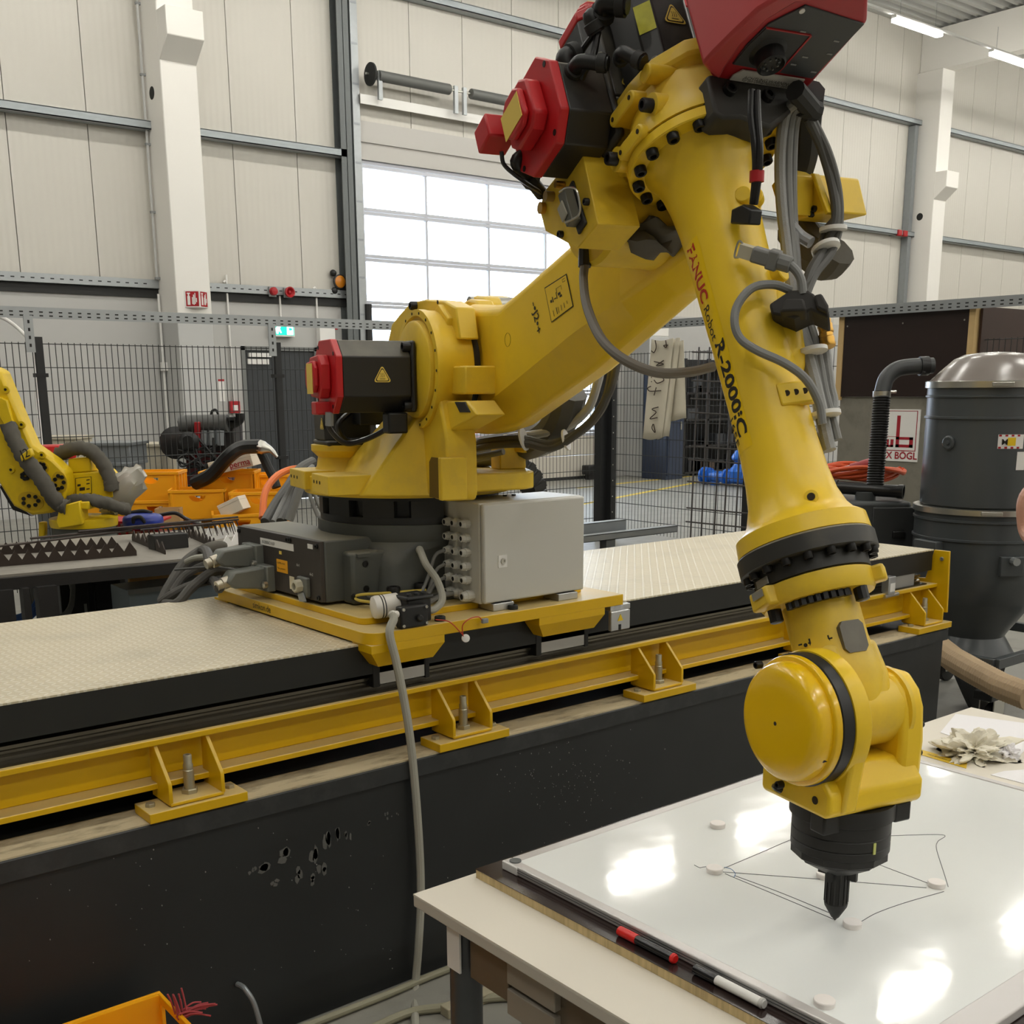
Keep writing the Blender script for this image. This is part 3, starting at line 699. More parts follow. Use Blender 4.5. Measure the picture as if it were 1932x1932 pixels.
# ---- motors
def motor(body, cap, frame, half, ch, y0, y1, capdir, name='motor'):
    """octagonal servo motor; frame(u, v, t) gives local coordinates, t runs along the shaft towards the red encoder cap"""
    oct_ = [(-half+ch, -half), (half-ch, -half), (half, -half+ch), (half, half-ch), (half-ch, half), (-half+ch, half), (-half, half-ch), (-half, -half+ch)]
    def pr(poly, t0, t1, sc=1.0): 
        bb = MB(); bb.loft([[tuple(LW(frame(p[0]*sc, p[1]*sc, t))) for p in poly] for t in (t0, t1)]); return bb
    sq = [(-half, -half), (half, -half), (half, half), (-half, half)]
    L_ = y1-y0
    m1 = pr(oct_, y0+.018*np.sign(L_), y1).build(name, body, rob, bevel=.003, fix=True)
    pr(sq, y0, y0+.018*np.sign(L_)).build('motor_flange', body, m1, bevel=.008, fix=True)
    s_ = np.sign(L_)
    if cap is not None:
        c1 = pr(oct_, y1, y1+.020*s_, 1.02).build('encoder_plate', cap, m1, bevel=.003, fix=True)
        small = [(-.42, -.5), (.3, -.55), (.5, -.3), (.5, .3), (.3, .55), (-.42, .5), (-.6, .25), (-.6, -.25)]
        pr([(p[0]*half*1.1, p[1]*half*1.1) for p in small], y1+.020*s_, y1+.052*s_).build('encoder_cap', cap, c1, bevel=.005, fix=True)
        pr([(p[0]*half*.8, p[1]*half*.8) for p in small], y1+.052*s_, y1+.066*s_).build('encoder_lid', cap, c1, bevel=.004, fix=True)
        pr([(p[0]*half*.28, p[1]*half*.42-half*.05) for p in ((-1, -1), (1, -1), (1, 1), (-1, 1))], y1+.066*s_, y1+.0672*s_).build('encoder_label', M_lblY, c1, fix=True, smooth=0)
        for q in ((-half*.82, -half*.62), (half*.62, -half*.82), (half*.82, half*.62), (-half*.62, half*.82)):
            MB().lathe(LW(frame(q[0], q[1], y1+.020*s_)), LWd(np.array(frame(0, 0, 1))-np.array(frame(0, 0, 0)))*s_, [(0, .006), (.001, .006)], 8).build('cap_screw', M_screw, c1)
    return m1
def tri_label(parent, c, u, v, size):
    """hot-surface warning triangle: yellow field, black rim, three heat waves"""
    c, u, v = np.array(c), np.array(u, float), np.array(v, float); w_ = np.cross(u, v)
    def tri(sc, off, m, nm):
        P = []
        for k in range(3):
            a0 = PI/2+k*2*PI/3
            for j in (-1, 0, 1): 
                a_ = a0+j*.16*(1); r_ = size*sc*(.93 if j else 1.0); P.append(tuple(LW(c+u*(r_*math.cos(a_))+v*(r_*math.sin(a_))+w_*off)))
        bb = MB(); bb.add(P, [tuple(range(9))]); return bb.build(nm, m, parent, smooth=0)
    tri(1.0, .0012, M_lblY, 'warning_field'); tri(.84, .0016, M_ink, 'warning_rim'); tri(.72, .0020, M_lblY, 'warning_field')
    bb = MB()
    for k in (-1, 0, 1):
        for j in range(5):
            t0, t1 = -.1+.09*j, -.1+.09*(j+1); f = lambda t: k*.17+.045*math.sin(t*16)
            q = [(f(t0)-.022, t0), (f(t0)+.022, t0), (f(t1)+.022, t1), (f(t1)-.022, t1)]
            bb.add([tuple(LW(c+u*(size*a_)+v*(size*b_)+w_*.0024)) for a_, b_ in q], [(0, 1, 2, 3)])
    q = [(-.3, -.28), (.3, -.28), (.3, -.23), (-.3, -.23)]; bb.add([tuple(LW(c+u*(size*a_)+v*(size*b_)+w_*.0024)) for a_, b_ in q], [(0, 1, 2, 3)])
    bb.build('heat_waves', M_ink, parent, smooth=0)
# shoulder motor
mz, mx = 1.742, .265
ms = motor(M_mot, M_motred, lambda u, v, t: (mx+u, t, mz+v), .100, .046, -.105, -.325, -1, 'shoulder_motor')
tri_label(ms, (mx+.1004, -.210, 1.742), (0, 1, 0), (0, 0, 1), .027)
for sz in (-1, 1): bolt('flange_screw', LW((mx+.085, -.123, mz+sz*.082)), LWd((0, -1, 0)), .014, .02, M_screw, ms)
XW(MB().box(mx-.02, mx+.03, -.385, -.33, mz-.105, mz-.068)).build('encoder_plug', M_motred, ms, bevel=.004)
# waist motor, upright
mw = motor(M_mot, None, lambda u, v, t: (-.06+u, -.19+v, t), .085, .03, 1.535, 1.66, 1, 'waist_motor')
tri_label(mw, (-.02, -.277, 1.60), (1, 0, 0), (0, 0, 1), .022)
XW(MB().box(-.03, .09, -.19, -.09, 1.60, 1.655)).build('waist_connector', M_black, mw, bevel=.004)
XW(MB().tube([(.03, -.20, 1.64), (.06, -.25, 1.60), (.05, -.22, 1.555), (.06, -.14, 1.56), (.05, -.10, 1.58)], .009, 8)).build('waist_cable', M_cableb, mw)
XW(MB().tube([(mx+.04, -.35, mz-.10), (mx+.03, -.35, mz-.14), (mx+.01, -.30, mz-.185), (mx, -.24, mz-.18), (mx, -.17, mz-.15), (mx+.04, -.15, mz-.115)], .008, 8)).build('encoder_cable', M_cableb, ms)
XW(MB().cyl((mx+.04, -.35, mz-.098), (mx+.035, -.35, mz-.135), .012, 10)).build('cable_plug', M_grey, ms)
XW(MB().box(mx+.03, mx+.085, -.19, -.13, mz-.16, mz-.10)).build('power_plug', M_black, ms, bevel=.006)
# ---- upper arm: lofted along its length, chamfered lower edge
AW0, AW1 = .05, .215
ao = np.array([.40, 0, 1.80])
def arm_ring(x, zt, zc, zb, y0=AW0, y1=AW1, ci=.055):
    # rounded box section, lower left edge chamfered
    ct = .02
    return [(x, y0+ct, zt), (x, y1-ct, zt), (x, y1, zt-ct), (x, y1, zc), (x, y1-ci, zb), (x, y0+ci, zb), (x, y0, zc), (x, y0, zt-ct)]
secs = [(.16, 1.86, 1.66, 1.60), (.24, 1.93, 1.63, 1.575), (.36, 1.945, 1.63, 1.575), (.46, 1.935, 1.655, 1.585), (.58, 1.930, 1.692, 1.605), (.70, 1.962, 1.732, 1.645), (1.0, 2.052, 1.833, 1.745), (1.22, 2.116, 1.896, 1.835), (1.36, 2.155, 1.935, 1.895), (1.46, 2.14, 1.965, 1.93), (1.50, 2.10, 1.99, 1.97)]
b = MB(); b.loft([arm_ring(*s) for s in secs]); XW(b).build('upper_arm', M_y, rob, smooth=28, bevel=.010, seg=3, fix=True)
XW(MB().lathe(J2+np.array([0, .05, 0]), (0, 1, 0), [(0, .176), (.15, .176)], 64)).build('arm_hub', M_y, rob, bevel=.006)
def recess(px, py, r, y=AW0):
    p = LY(px, py, y); 
    o = XW(MB().lathe(p, (0, -1, 0), [(-.03, r*.7), (.0006, r*1.0), (.0008, r*.99), (-.02, r*.72)], 24)).build('access_hole', M_hole2, rob)
recess(958, 641, .018); recess(1170, 473, .018)
def lab_plate(corners, m, y, nm='plate', off=.0012):
    P = [tuple(LW(LY(*c, y)+np.array([0, -off, 0]))) for c in corners]
    return MB().add(P, [tuple(range(len(P)))]).build(nm, m, rob, smooth=0)
lp_ = lab_plate(((1028, 543), (1070, 516), (1083, 578), (1041, 609)), M_ink, AW0, 'info_plate')
P_ = [(1029.5, 544.5), (1069, 519), (1081.5, 577), (1042, 606.5)]
MB().add([tuple(LW(LY(*c, AW0)+np.array([0, -.0018, 0]))) for c in P_], [(0, 1, 2, 3)]).build('info_field', M_y, lp_, smooth=0)
bb = MB()
def ptp(u, v): 
    c = [np.array(q) for q in P_]; return (1-u)*(1-v)*c[0]+u*(1-v)*c[1]+u*v*c[2]+(1-u)*v*c[3]
def lbox(u0, v0, u1, v1):
    bb.add([tuple(LW(LY(*ptp(u, v), AW0)+np.array([0, -.0024, 0]))) for u, v in ((u0, v0), (u1, v0), (u1, v1), (u0, v1))], [(0, 1, 2, 3)])
for (u0, v0, u1, v1) in ((.12, .42, .2, .50), (.22, .36, .26, .52), (.30, .44, .4, .47), (.5, .36, .62, .44), (.55, .46, .66, .52), (.42, .3, .45, .5), (.46, .2, .48, .34), (.48, .2, .7, .21), (.7, .2, .71, .34), (.15, .74, .17, .92), (.30, .72, .33, .92), (.38, .74, .40, .92), (.52, .74, .54, .92), (.66, .74, .68, .9), (.8, .74, .82, .84), (.80, .06, .93, .075), (.80, .06, .81, .15), (.80, .14, .93, .155)): lbox(u0, v0, u1, v1)
bb.build('info_print', M_ink, lp_, smooth=0)
def tx_local(txt, m, o, u, v, length, parent, bold=0.0, shear=0.0, height=None):
    vs, fs = text_pts(txt, 1.0, bold, shear)
    w_ = max(p[0] for p in vs)-min(p[0] for p in vs); x0 = min(p[0] for p in vs); k = length/w_; hk = k if height is None else height/.7
    o, u, v = np.array(o, float), np.array(u, float), np.array(v, float); n_ = np.cross(u, v)
    MB().add([tuple(LW(o+u*((p[0]-x0)*k)+v*(p[1]*hk)+n_*.0016)) for p in vs], fs).build('lettering', m, parent, smooth=0)
ua = LY(1016, 623, AW0)-LY(1007, 572, AW0); ua /= np.linalg.norm(ua); va = np.cross(np.array([0, -1.0, 0]), ua)
tx_local('-\u2022J2\u2022+', M_ink, LY(1005, 572, AW0)-va*.004, ua, va, .085, rob, bold=.01)
tx_local('A05B-1329', M_yd, LY(916, 598, AW0), LY(932, 668, AW0)-LY(916, 598, AW0), np.cross(np.array([0, -1.0, 0]), LY(932, 668, AW0)-LY(916, 598, AW0)), .10, rob)
# balancer lugs behind the shoulder
for (x0, x1, yy, z) in ((.22, .36, .09, 1.945), (.10, .26, .16, 1.965), (.0, .16, .25, 1.975)):
    XW(MB().prism([(x0, z-.12), (x1, z-.12), (x1, z-.01), (x1-.02, z+.012), ((x0+x1)/2, z+.02), (x0+.02, z+.012), (x0, z-.01)], 1, yy, yy+.06)).build('balancer_lug', M_yd, rob, bevel=.008)
XW(MB().cyl((.16, .15, 1.962), (.16, .30, 1.962), .022, 16)).build('balancer_pin', M_chrome, rob)
# ================================================================== elbow, forearm, wrist, tool
LD4 = LWd(D4)
# elbow hub and casing
XW(MB().lathe(J3+np.array([0, -.10, 0]), (0, 1, 0), [(0, .11), (.01, .118), (.14, .118), (.16, .125), (.31, .125), (.32, .115)], 40)).build('elbow_hub', M_yd, rob)
cas = [(-.112, -.20), (-.112, -.02), (-.10, .05), (-.062, .105), (-.01, .13), (.08, .135), (.125, .08), (.13, -.16), (.09, -.215), (-.08, -.22)]
b = MB()
def casr(k, s, dw=0): return [(s, p[0]*k, (p[1]+.04)*k-.04+dw) for p in cas]
b.loft([casr(.96, .055), casr(1.0, .062), casr(1.0, .088), casr(.90, .098), casr(.86, .15), casr(.88, .175)])
XF4(b).build('elbow_casing', M_yd, rob, smooth=40, bevel=.006, fix=True)
XF4(MB().lathe((0, 0, 0), (1, 0, 0), [(.10, .105), (.15, .124), (.185, .141), (.205, .142), (.2055, .137)], 64, ref=(0, 0, 1))).build('casing_neck', M_yd, rob)
XF4(MB().lathe((.2055, 0, 0), (1, 0, 0), [(0, .137), (.003, .137)], 64, ref=(0, 0, 1))).build('joint_gap', M_hole2, rob)
def stadium(px0, py0, px1, py1, r, y0, y1, nm='lug', holes=True):
    p, q = LY(px0, py0, y0), LY(px1, py1, y0)
    p2, q2 = np.array([p[0], p[2]]), np.array([q[0], q[2]]); d = (q2-p2)/np.linalg.norm(q2-p2); ang = math.atan2(d[1], d[0])
    P = [(q2[0]+r*math.cos(ang-PI/2+k*PI/8), q2[1]+r*math.sin(ang-PI/2+k*PI/8)) for k in range(9)]
    P += [(p2[0]+r*math.cos(ang+PI/2+k*PI/8), p2[1]+r*math.sin(ang+PI/2+k*PI/8)) for k in range(9)]
    o = XW(MB().prism(P, 1, y0, y1)).build(nm, M_yd, rob, bevel=.003, fix=True)
    if holes:
        for c in (p, q): XW(MB().lathe((c[0], y0-.0005, c[2]), (0, -1, 0), [(0, .0045), (.0008, .0045)], 10)).build('bore', M_hole2, o)
    return o
stadium(1156, 226, 1187, 184, .013, -.138, -.06); stadium(1171, 288, 1203, 248, .013, -.150, -.06)
stadium(1132, 250, 1140, 241, .011, -.125, -.06, holes=False); stadium(1213, 143, 1219, 133, .013, -.128, -.06, holes=False)
for px, py, y in ((1224, 199, -.135), (1158, 300, -.150)):
    p = LY(px, py, y); XW(MB().cyl(p+np.array([0, .005, 0]), p+np.array([0, .07, 0]), .022, 20)).build('bolt_boss', M_yd, rob); bolt('casing_bolt', LW(p+np.array([0, .005, 0])), LWd((0, -1, 0)), .0125, .02, M_screw, rob)
# connector box on the elbow
pp = [LY(*q, -.17) for q in ((1095.6, 274.6), (1023, 365.7), (1020, 405), (1029, 436), (1089, 469), (1127.7, 422.6))]
cb = XW(MB().prism([(p[0], p[2]) for p in pp], 1, -.17, -.075)).build('connector_box', M_yd, rob, bevel=.002, fix=True)
def face_box(px0, py0, px1, py1, wid, y, th, m, nm, bev=.002):
    p, q = LY(px0, py0, y), LY(px1, py1, y); c = (p+q)/2; u = q-p; L_ = np.linalg.norm(u)/2; u /= 2*L_; v = np.cross(np.array([0, 1.0, 0]), u)
    return XW(MB().obox(c-np.array([0, th/2, 0]), u, v, (0, 1, 0), L_, wid/2, th/2)).build(nm, m, cb, bevel=bev)
face_box(1077, 352, 1102, 432, .034, -.17, .006, mat('gasket_dark', (40, 40, 38), .6), 'socket_gasket')
face_box(1076, 362, 1092, 422, .026, -.176, .022, mat('socket_zinc', (112, 112, 104), .45, metal=.5), 'heavy_socket')
face_box(1058, 386, 1068, 412, .024, -.198, .004, mat('socket_insert', (160, 156, 140), .5), 'socket_face')
XW(MB().tube([LY(1056, 362, -.205), LY(1070, 354, -.21), LY(1087, 358, -.205), LY(1094, 385, -.20), LY(1092, 405, -.20), LY(1080, 414, -.20), LY(1066, 420, -.205)], .0022, 6)).build('locking_bail', M_chrome, cb)
for px, py, r in ((1081, 296, .008), (1110, 381, .007), (1061, 442, .007)): bolt('box_screw', LW(LY(px, py, -.17)), LWd((0, -1, 0)), r, .010, M_screw, cb)
for px, py, r, l, m in ((1066, 349, .007, .022, M_brass), (1045, 371, .010, .02, mat('gland_ochre', (166, 136, 70), .4)), (1028, 393, .012, .012, M_brass)): XW(MB().cyl(LY(px, py, -.168), LY(px, py, -.168)+np.array([0, -l, 0]), r, 12)).build('plug_stub', m, cb)
XW(MB().cyl(LY(1104, 470, -.10), LY(1103, 503, -.105), .014, 8)).build('cable_plug', M_black, rob, smooth=0)
# grey fabric cover under the elbow
b = MB().ico((0, 0, 0), 1.0, 3, .05, seed=4)
c = LY(1228, 448, .0); b.v = [tuple(LW((c[0]+v[0]*.082+.02*math.sin(v[2]*5+v[1]*3), c[1]+v[1]*.075, c[2]+v[2]*.036+.010*math.sin(v[0]*6+v[1]*4)))) for v in b.v]
b.build('fabric_cover', M_fabric, rob, smooth=60)
b = MB().ico((0, 0, 0), 1.0, 3, .05, seed=9); c = LY(1165, 445, -.06); b.v = [tuple(LW((c[0]+v[0]*.03, c[1]+v[1]*.05, c[2]+v[2]*.02))) for v in b.v]
b.build('fabric_cover', M_fabric, rob, smooth=60)
# ---- elbow motor (red cap, shaft across) and the wrist motors standing on the casing
em = motor(M_mot, M_motred, lambda u, v, t: F4(.045+u, t, -.148+v), .092, .042, -.112, -.225, -1, 'elbow_motor')
XF4(MB().box(-.02, .03, -.305, -.245, -.285, -.225)).build('encoder_plug', M_motred, em, bevel=.004)
wm = []
for (yc, wc, top) in ((-.066, -.135, -.145), (-.022, -.022, -.19), (.105, -.11, -.17)):
    m1 = motor(M_mot, M_motred, lambda u, v, t, yc=yc, wc=wc: F4(t, yc+u, wc+v), .064, .026, .056, top, -1, 'wrist_motor'); wm.append(m1)
def lab_on(parent, c0, u, v, hu, hv, m, nm='type_plate'):
    c0, u, v = np.array(c0), np.array(u, float), np.array(v, float); n_ = np.cross(u, v)
    MB().add([tuple(LW(c0+u*(hu*i)+v*(hv*j)+n_*.0012)) for i, j in ((-1, -1), (1, -1), (1, 1), (-1, 1))], [(0, 1, 2, 3)]).build(nm, m, parent, smooth=0)
for m1, (yc, wc), s0 in ((wm[0], (-.066, -.135), .0), (wm[1], (-.022, -.022), -.05)):
    # chamfer facing left-forward carries the lime type plate, the front face the warning triangle
    cn = (-Y3+W4)/math.sqrt(2); cu = (Y3+W4)/math.sqrt(2)
    lab_on(m1, F4(s0, yc-.064+.013, wc+.064-.013), -D4, -cu, .030, .0165, M_lblYG)
    tri_label(m1, F4(s0, yc+.005, wc+.0645), Y3, -D4, .026)
# elbow style connectors on the motors
def elbow_conn(parent, p, q, r, m=M_black):
    p, q = np.array(p), np.array(q); k = (p+q)/2+np.array([0, -.02, .012])
    XW(MB().tube([p, p*.6+k*.4, k, q*.6+k*.4, q], r, 12)).build('elbow_connector', m, parent)
    for e, f in ((p, k), (q, k)):
        d = (f-e)/np.linalg.norm(f-e); XW(MB().lathe(e+d*.004, d, [(0, r*1.3), (.016, r*1.3), (.018, r*1.1)], 12)).build('coupling_ring', M_rubber, parent)
for a_, b_, r in (((1148, 120, -.16), (1075, 145, -.2), .013), ((1090, 100, -.17), (1075, 150, -.19), .017), ((1122, 208, -.15), (1085, 216, -.17), .012), ((1170, 112, -.13), (1215, 118, -.13), .012), ((1185, 8, -.12), (1135, 35, -.14), .018), ((1135, 35, -.14), (1128, 62, -.15), .015)):
    elbow_conn(wm[0], LY(*a_), LY(*b_), r)
for pts, r in (([(1128, 60, -.15), (1118, 110, -.16), (1100, 140, -.18), (1088, 185, -.18), (1092, 215, -.17)], .007), ([(1075, 150, -.19), (1070, 180, -.19), (1078, 205, -.18)], .011), ([(1128, 55, -.15), (1105, 85, -.16), (1090, 110, -.17)], .006), ([(1090, 215, -.17), (1100, 235, -.16), (1112, 238, -.15), (1118, 225, -.15)], .004)):
    XW(MB().tube([LY(*p) for p in pts], r, 8)).build('motor_cable', M_cableb, wm[0])
XW(MB().tube([LY(*p) for p in ((946, 286, -.28), (952, 312, -.27), (985, 340, -.24), (1015, 360, -.19), (1026, 372, -.16))], .0045, 8)).build('motor_cable', M_cableb, em)
p, q = LY(975, 305, -.25), LY(1022, 366, -.17); d_ = q-p
XW(MB().tube([p+np.array([.0, .03, .02]), p, p+d_*.4, q], .014, 12)).build('power_connector', M_black, em); XW(MB().lathe(p+d_*.42, d_, [(0, .019), (.02, .019)], 10)).build('coupling_ring', M_rubber, em)
# ---- forearm
fp = [(.2085, .138), (.2095, .1415), (.226, .1415), (.228, .139), (.2285, .112), (.245, .100), (.27, .090), (.31, .0815), (.36, .0755), (.42, .0725), (.50, .0715), (.60, .0695), (.70, .0680), (.80, .0690), (.86, .0725), (.90, .078), (.93, .088), (.945, .098), (.952, .108), (.956, .113), (.985, .1155), (.9865, .113)]
XF4(MB().lathe((0, 0, 0), (1, 0, 0), fp, 80, ref=(0, 0, 1))).build('forearm', M_y, rob, smooth=32)
for k in range(16):
    a_ = 2*PI*k/16+.14; p = F4(.2282, .125*math.sin(a_), .125*math.cos(a_))
    bolt('flange_bolt', LW(p), LD4, .0115, .013, M_screw, rob)
# cast bulge, lugs and bracket plate on the right of the forearm
b = MB().ico((0, 0, 0), 1.0, 3); b.v = [tuple(LW(F4(.585+v[0]*.12, .040+v[1]*.048, .020+v[2]*.052))) for v in b.v]; b.build('cast_bulge', M_y, rob, smooth=80)
o = XF4(MB().lathe((.50, .035, .055), (0, .35, .95), [(0, .018), (.026, .017)], 20)).build('cable_lug', M_y, rob, bevel=.002)
e1 = None
def axis_frame(s):
    P0 = J4+D4*s; e = CL-P0; e = e-D4*(e@D4); e /= np.linalg.norm(e); r_ = np.cross(D4, e)      # e to viewer, r_ sideways
    return e, r_
E1, E2 = axis_frame(.6)
if (lray(1500, 700)-lray(1400, 700))@E2 < 0: E2 = -E2      # E2 points to the right-hand side seen from the board
def AP(s, r, phi): return J4+D4*s+(E1*math.cos(phi)+E2*math.sin(phi))*r
# bracket plate with three holes
b = MB(); P = [AP(.71, .066, .35), AP(.752, .066, .35), AP(.752, .085, 1.15), AP(.71, .085, 1.15)]
n_ = E1*.012
b.hexa([P[0]-n_, P[1]-n_, P[3]-n_, P[2]-n_, P[0]+n_*.6, P[1]+n_*.6, P[3]+n_*.6, P[2]+n_*.6]); o = XW(b).build('bracket_plate', M_y, rob, bevel=.004, fix=True)
for k in range(3):
    t = .25+.27*k; c = (np.array(P[0])+np.array(P[1]))/2*(1-t)+(np.array(P[2])+np.array(P[3]))/2*t+n_*.62
    XW(MB().lathe(c, E1, [(0, .0055), (.0008, .0055)], 12)).build('bore', M_hole2, o)
p = AP(.925, .089, .35); XW(MB().lathe(p-E1*.012, E1, [(0, .012), (.013, .012), (.0132, .007), (.006, .007)], 16)).build('grease_port', M_y, rob)
XW(MB().lathe(p+E1*.0012, E1, [(0, .0065), (.0008, .0065)], 12)).build('bore', M_hole2, rob)
for ph, s in ((1.25, .345), (.75, .352)):
    p = AP(s, .075, ph); XW(MB().lathe(p-E1*.01, E1, [(0, .016), (.022, .015)], 16)).build('cable_lug', M_y, rob, bevel=.002)
# name strip lettering wrapped on the forearm
def wrap_text(txt, m, s0, s1, phi0, height, bold=0.0, shear=0.0, r=.0705):
    vs, fs = text_pts(txt, 1.0, bold, shear); x0 = min(p[0] for p in vs); k = (s1-s0)/(max(p[0] for p in vs)-x0); hk = height/.7
    def R_(s):
        for (a0, r0), (a1, r1) in zip(fp[:-1], fp[1:]):
            if a0 <= s <= a1: return r0+(r1-r0)*(s-a0)/(a1-a0)
        return r
    out = []
    for p in vs:
        s = s0+(p[0]-x0)*k; rr = R_(s)+.0009; out.append(tuple(LW(AP(s, rr, phi0+p[1]*hk/rr))))
    return MB().add(out, fs).build('lettering', m, rob, smooth=0)
strip = MB()
ss = [.395+(.80-.395)*k/10 for k in range(11)]; fs_ = [-1.36+.74*k/6 for k in range(7)]
def R_f(s):
    for (a0, r0), (a1, r1) in zip(fp[:-1], fp[1:]):
        if a0 <= s <= a1: return r0+(r1-r0)*(s-a0)/(a1-a0)
strip.add([tuple(LW(AP(s, R_f(s)+.0004, f_))) for s in ss for f_ in fs_], [(i*7+j, i*7+j+1, (i+1)*7+j+1, (i+1)*7+j) for i in range(10) for j in range(6)])
strip.build('name_strip', mat('strip_yellow', (250, 208, 20), .28), rob)
wrap_text('FANUC', mat('fanuc_red', (196, 46, 20), .45), .402, .512, -1.13, .025, bold=.03)
wrap_text('Robot', M_ink, .522, .586, -1.12, .020)
wrap_text('R-2000iC', M_ink, .594, .775, -1.04, .026, bold=.03)
wrap_text('165F', M_ink, .732, .785, -1.36, .017, bold=.01)
# ---- wrist rotation ring
XF4(MB().lathe((0, 0, 0), (1, 0, 0), [(.9865, .116), (.99, .119), (1.018, .119), (1.020, .116), (1.0205, .098), (1.048, .098), (1.05, .092)], 72, ref=(0, 0, 1))).build('wrist_ring', M_dkring, rob)
for k in range(18):
    a_ = 2*PI*k/18; bolt('ring_bolt', LW(F4(1.0195, .108*math.sin(a_), .108*math.cos(a_))), LD4, .0085, .012, M_screw, rob)
XF4(MB().lathe((0, 0, 0), (1, 0, 0), [(1.050, .094), (1.052, .099), (1.078, .099), (1.086, .094), (1.088, .070)], 64, ref=(0, 0, 1))).build('wrist_flange', M_yd, rob)
def lugbox(s0, s1, phi, w, r1):
    c = J4+D4*((s0+s1)/2); e = E1*math.cos(phi)+E2*math.sin(phi); t = np.cross(D4, e)
    return XW(MB().obox(c+e*(r1/2+.03), D4, e, t, (s1-s0)/2, r1/2-.03, w/2))
lugbox(1.050, 1.084, -1.02, .062, .112).build('stop_lug', M_yd, rob, bevel=.005)
lugbox(1.052, 1.080, 1.45, .03, .118).build('stop_lug', M_yd, rob, bevel=.005)
sc = MB()
for (s0, s1) in ((1.033, 1.046), (1.053, 1.066)):
    c = J4+D4*((s0+s1)/2); e = E1*math.cos(-.98)+E2*math.sin(-.98); t = np.cross(D4, e)
    XW(MB().obox(c+e*(.1125 if s0 > 1.05 else .0985), D4, e, t, (s1-s0)/2, .0015, .018)).build('scale_plate', mat('scale_silver', (150, 148, 140), .5, metal=.3), rob, smooth=0)
for k in range(9):
    a_ = -.62+.155*k; e = E1*math.cos(a_)+E2*math.sin(a_); t = np.cross(D4, e)
    hexb = MB().lathe(J4+D4*1.0865+e*.080, D4, [(0, .0075), (.012, .0075)], 6); XW(hexb).build('clamp_bolt', M_screw, rob, smooth=0)
for a_ in (-1.15, 1.0):
    e = E1*math.cos(a_)+E2*math.sin(a_); XW(MB().lathe(J4+D4*1.086+e*.082, D4, [(0, .012), (.022, .012), (.024, .008)], 10)).build('ring_nozzle', M_screw, rob)
# ---- wrist: fork, cap side, counter bearing, lower block
XF4(MB().lathe((0, 0, 0), (1, 0, 0), [(1.080, .066), (1.10, .0635), (1.16, .064), (1.19, .068), (1.23, .074), (1.28, .06)], 40, ref=(0, 0, 1))).build('wrist_neck', M_yd, rob)
b = MB(); b.loft([[F4(s, y*k, w*k2)for y, w in ((-.055, -.055), (.055, -.055), (.062, .03), (.05, .055), (-.05, .055), (-.06, .03))] for s, k, k2 in ((1.17, 1.0, 1.0), (1.23, 1.08, 1.12), (1.28, 1.0, 1.05))])
XW(b).build('wrist_fork', M_yd, rob, smooth=40, bevel=.01, seg=3, fix=True)
XW(MB().lathe(J5+np.array([0, -.075, 0]), (0, 1, 0), [(0, .062), (.145, .062), (.147, .058), (.15, .070), (.158, .070)], 40)).build('wrist_knuckle', M_yd, rob)
XW(MB().lathe(J5, (0, -1, 0), [(.05, .110), (.054, .114), (.080, .114), (.0835, .1125)], 72)).build('wrist_drum', M_y, rob)
XW(MB().lathe(J5, (0, -1, 0), [(.083, .1065), (.085, .1105), (.106, .1105), (.108, .107)], 72)).build('seal_band', mat('seal_black', (30, 30, 31), .45, var=.2), rob)
XW(MB().lathe(J5, (0, -1, 0), [(.107, .108), (.117, .108), (.119, .106), (.1195, .0995), (.133, .0985), (.142, .0955), (.148, .089), (.1515, .078), (.1525, .05), (.153, .006)], 72)).build('wrist_cap', M_ycap, rob, smooth=50)
XW(MB().lathe(J5+np.array([0, -.1525, 0]), (0, -1, 0), [(0, .0035), (.001, .0035)], 10)).build('bore', M_hole2, rob)
for px, py in ((1434, 1254), (1530, 1284), (1557, 1431), (1474, 1480)):
    p = LY(px, py, -.119); bolt('cap_screw', LW(p), LWd((0, -1, 0)), .0068, .010, M_screw, rob)
b = MB(); blk = [(-.086, 1.02), (.074, 1.02), (.084, 1.03), (.084, 1.062), (.05, 1.10), (-.06, 1.10), (-.09, 1.07), (-.09, 1.03)]
XW(b.prism([(R5+p[0], p[1]) for p in blk], 1, -.104, .098)).build('wrist_block', M_y, rob, bevel=.009, seg=3, fix=True)
XW(MB().prism([(R5+p[0], p[1]) for p in ((-.092, 1.028), (.088, 1.028), (.11, 1.17), (.06, 1.22), (-.08, 1.22), (-.11, 1.15))], 1, -.080, -.050)).build('drum_web', M_y, rob, bevel=.006, fix=True)
pp = [LY(*q, .10) for q in ((1655, 1252), (1710, 1267), (1730, 1300), (1738, 1335), (1737, 1400), (1729, 1470), (1724, 1512), (1690, 1522), (1650, 1500), (1620, 1420), (1628, 1290))]
XW(MB().prism([(p[0], p[2]) for p in pp], 1, .060, .112)).build('wrist_side', M_y, rob, bevel=.012, seg=3, fix=True)
for px, py in ((1738, 1367), (1734, 1420)): bolt('side_screw', LW(LY(px-4, py, .112)), LWd((0, 1, 0)), .006, .008, M_screw, rob)
for px, py in ((1467, 1487), (1538, 1510)):
    p = LY(px, py, -.104); XW(MB().lathe(p, (0, -1, 0), [(0, .007), (.001, .007), (.0012, .004)], 12)).build('bore', M_hole2, rob)
XW(MB().tube([LY(1462, 1484, -.104), LY(1466, 1487, -.118), LY(1474, 1491, -.112)], .006, 8)).build('grease_nipple', M_screw, rob)
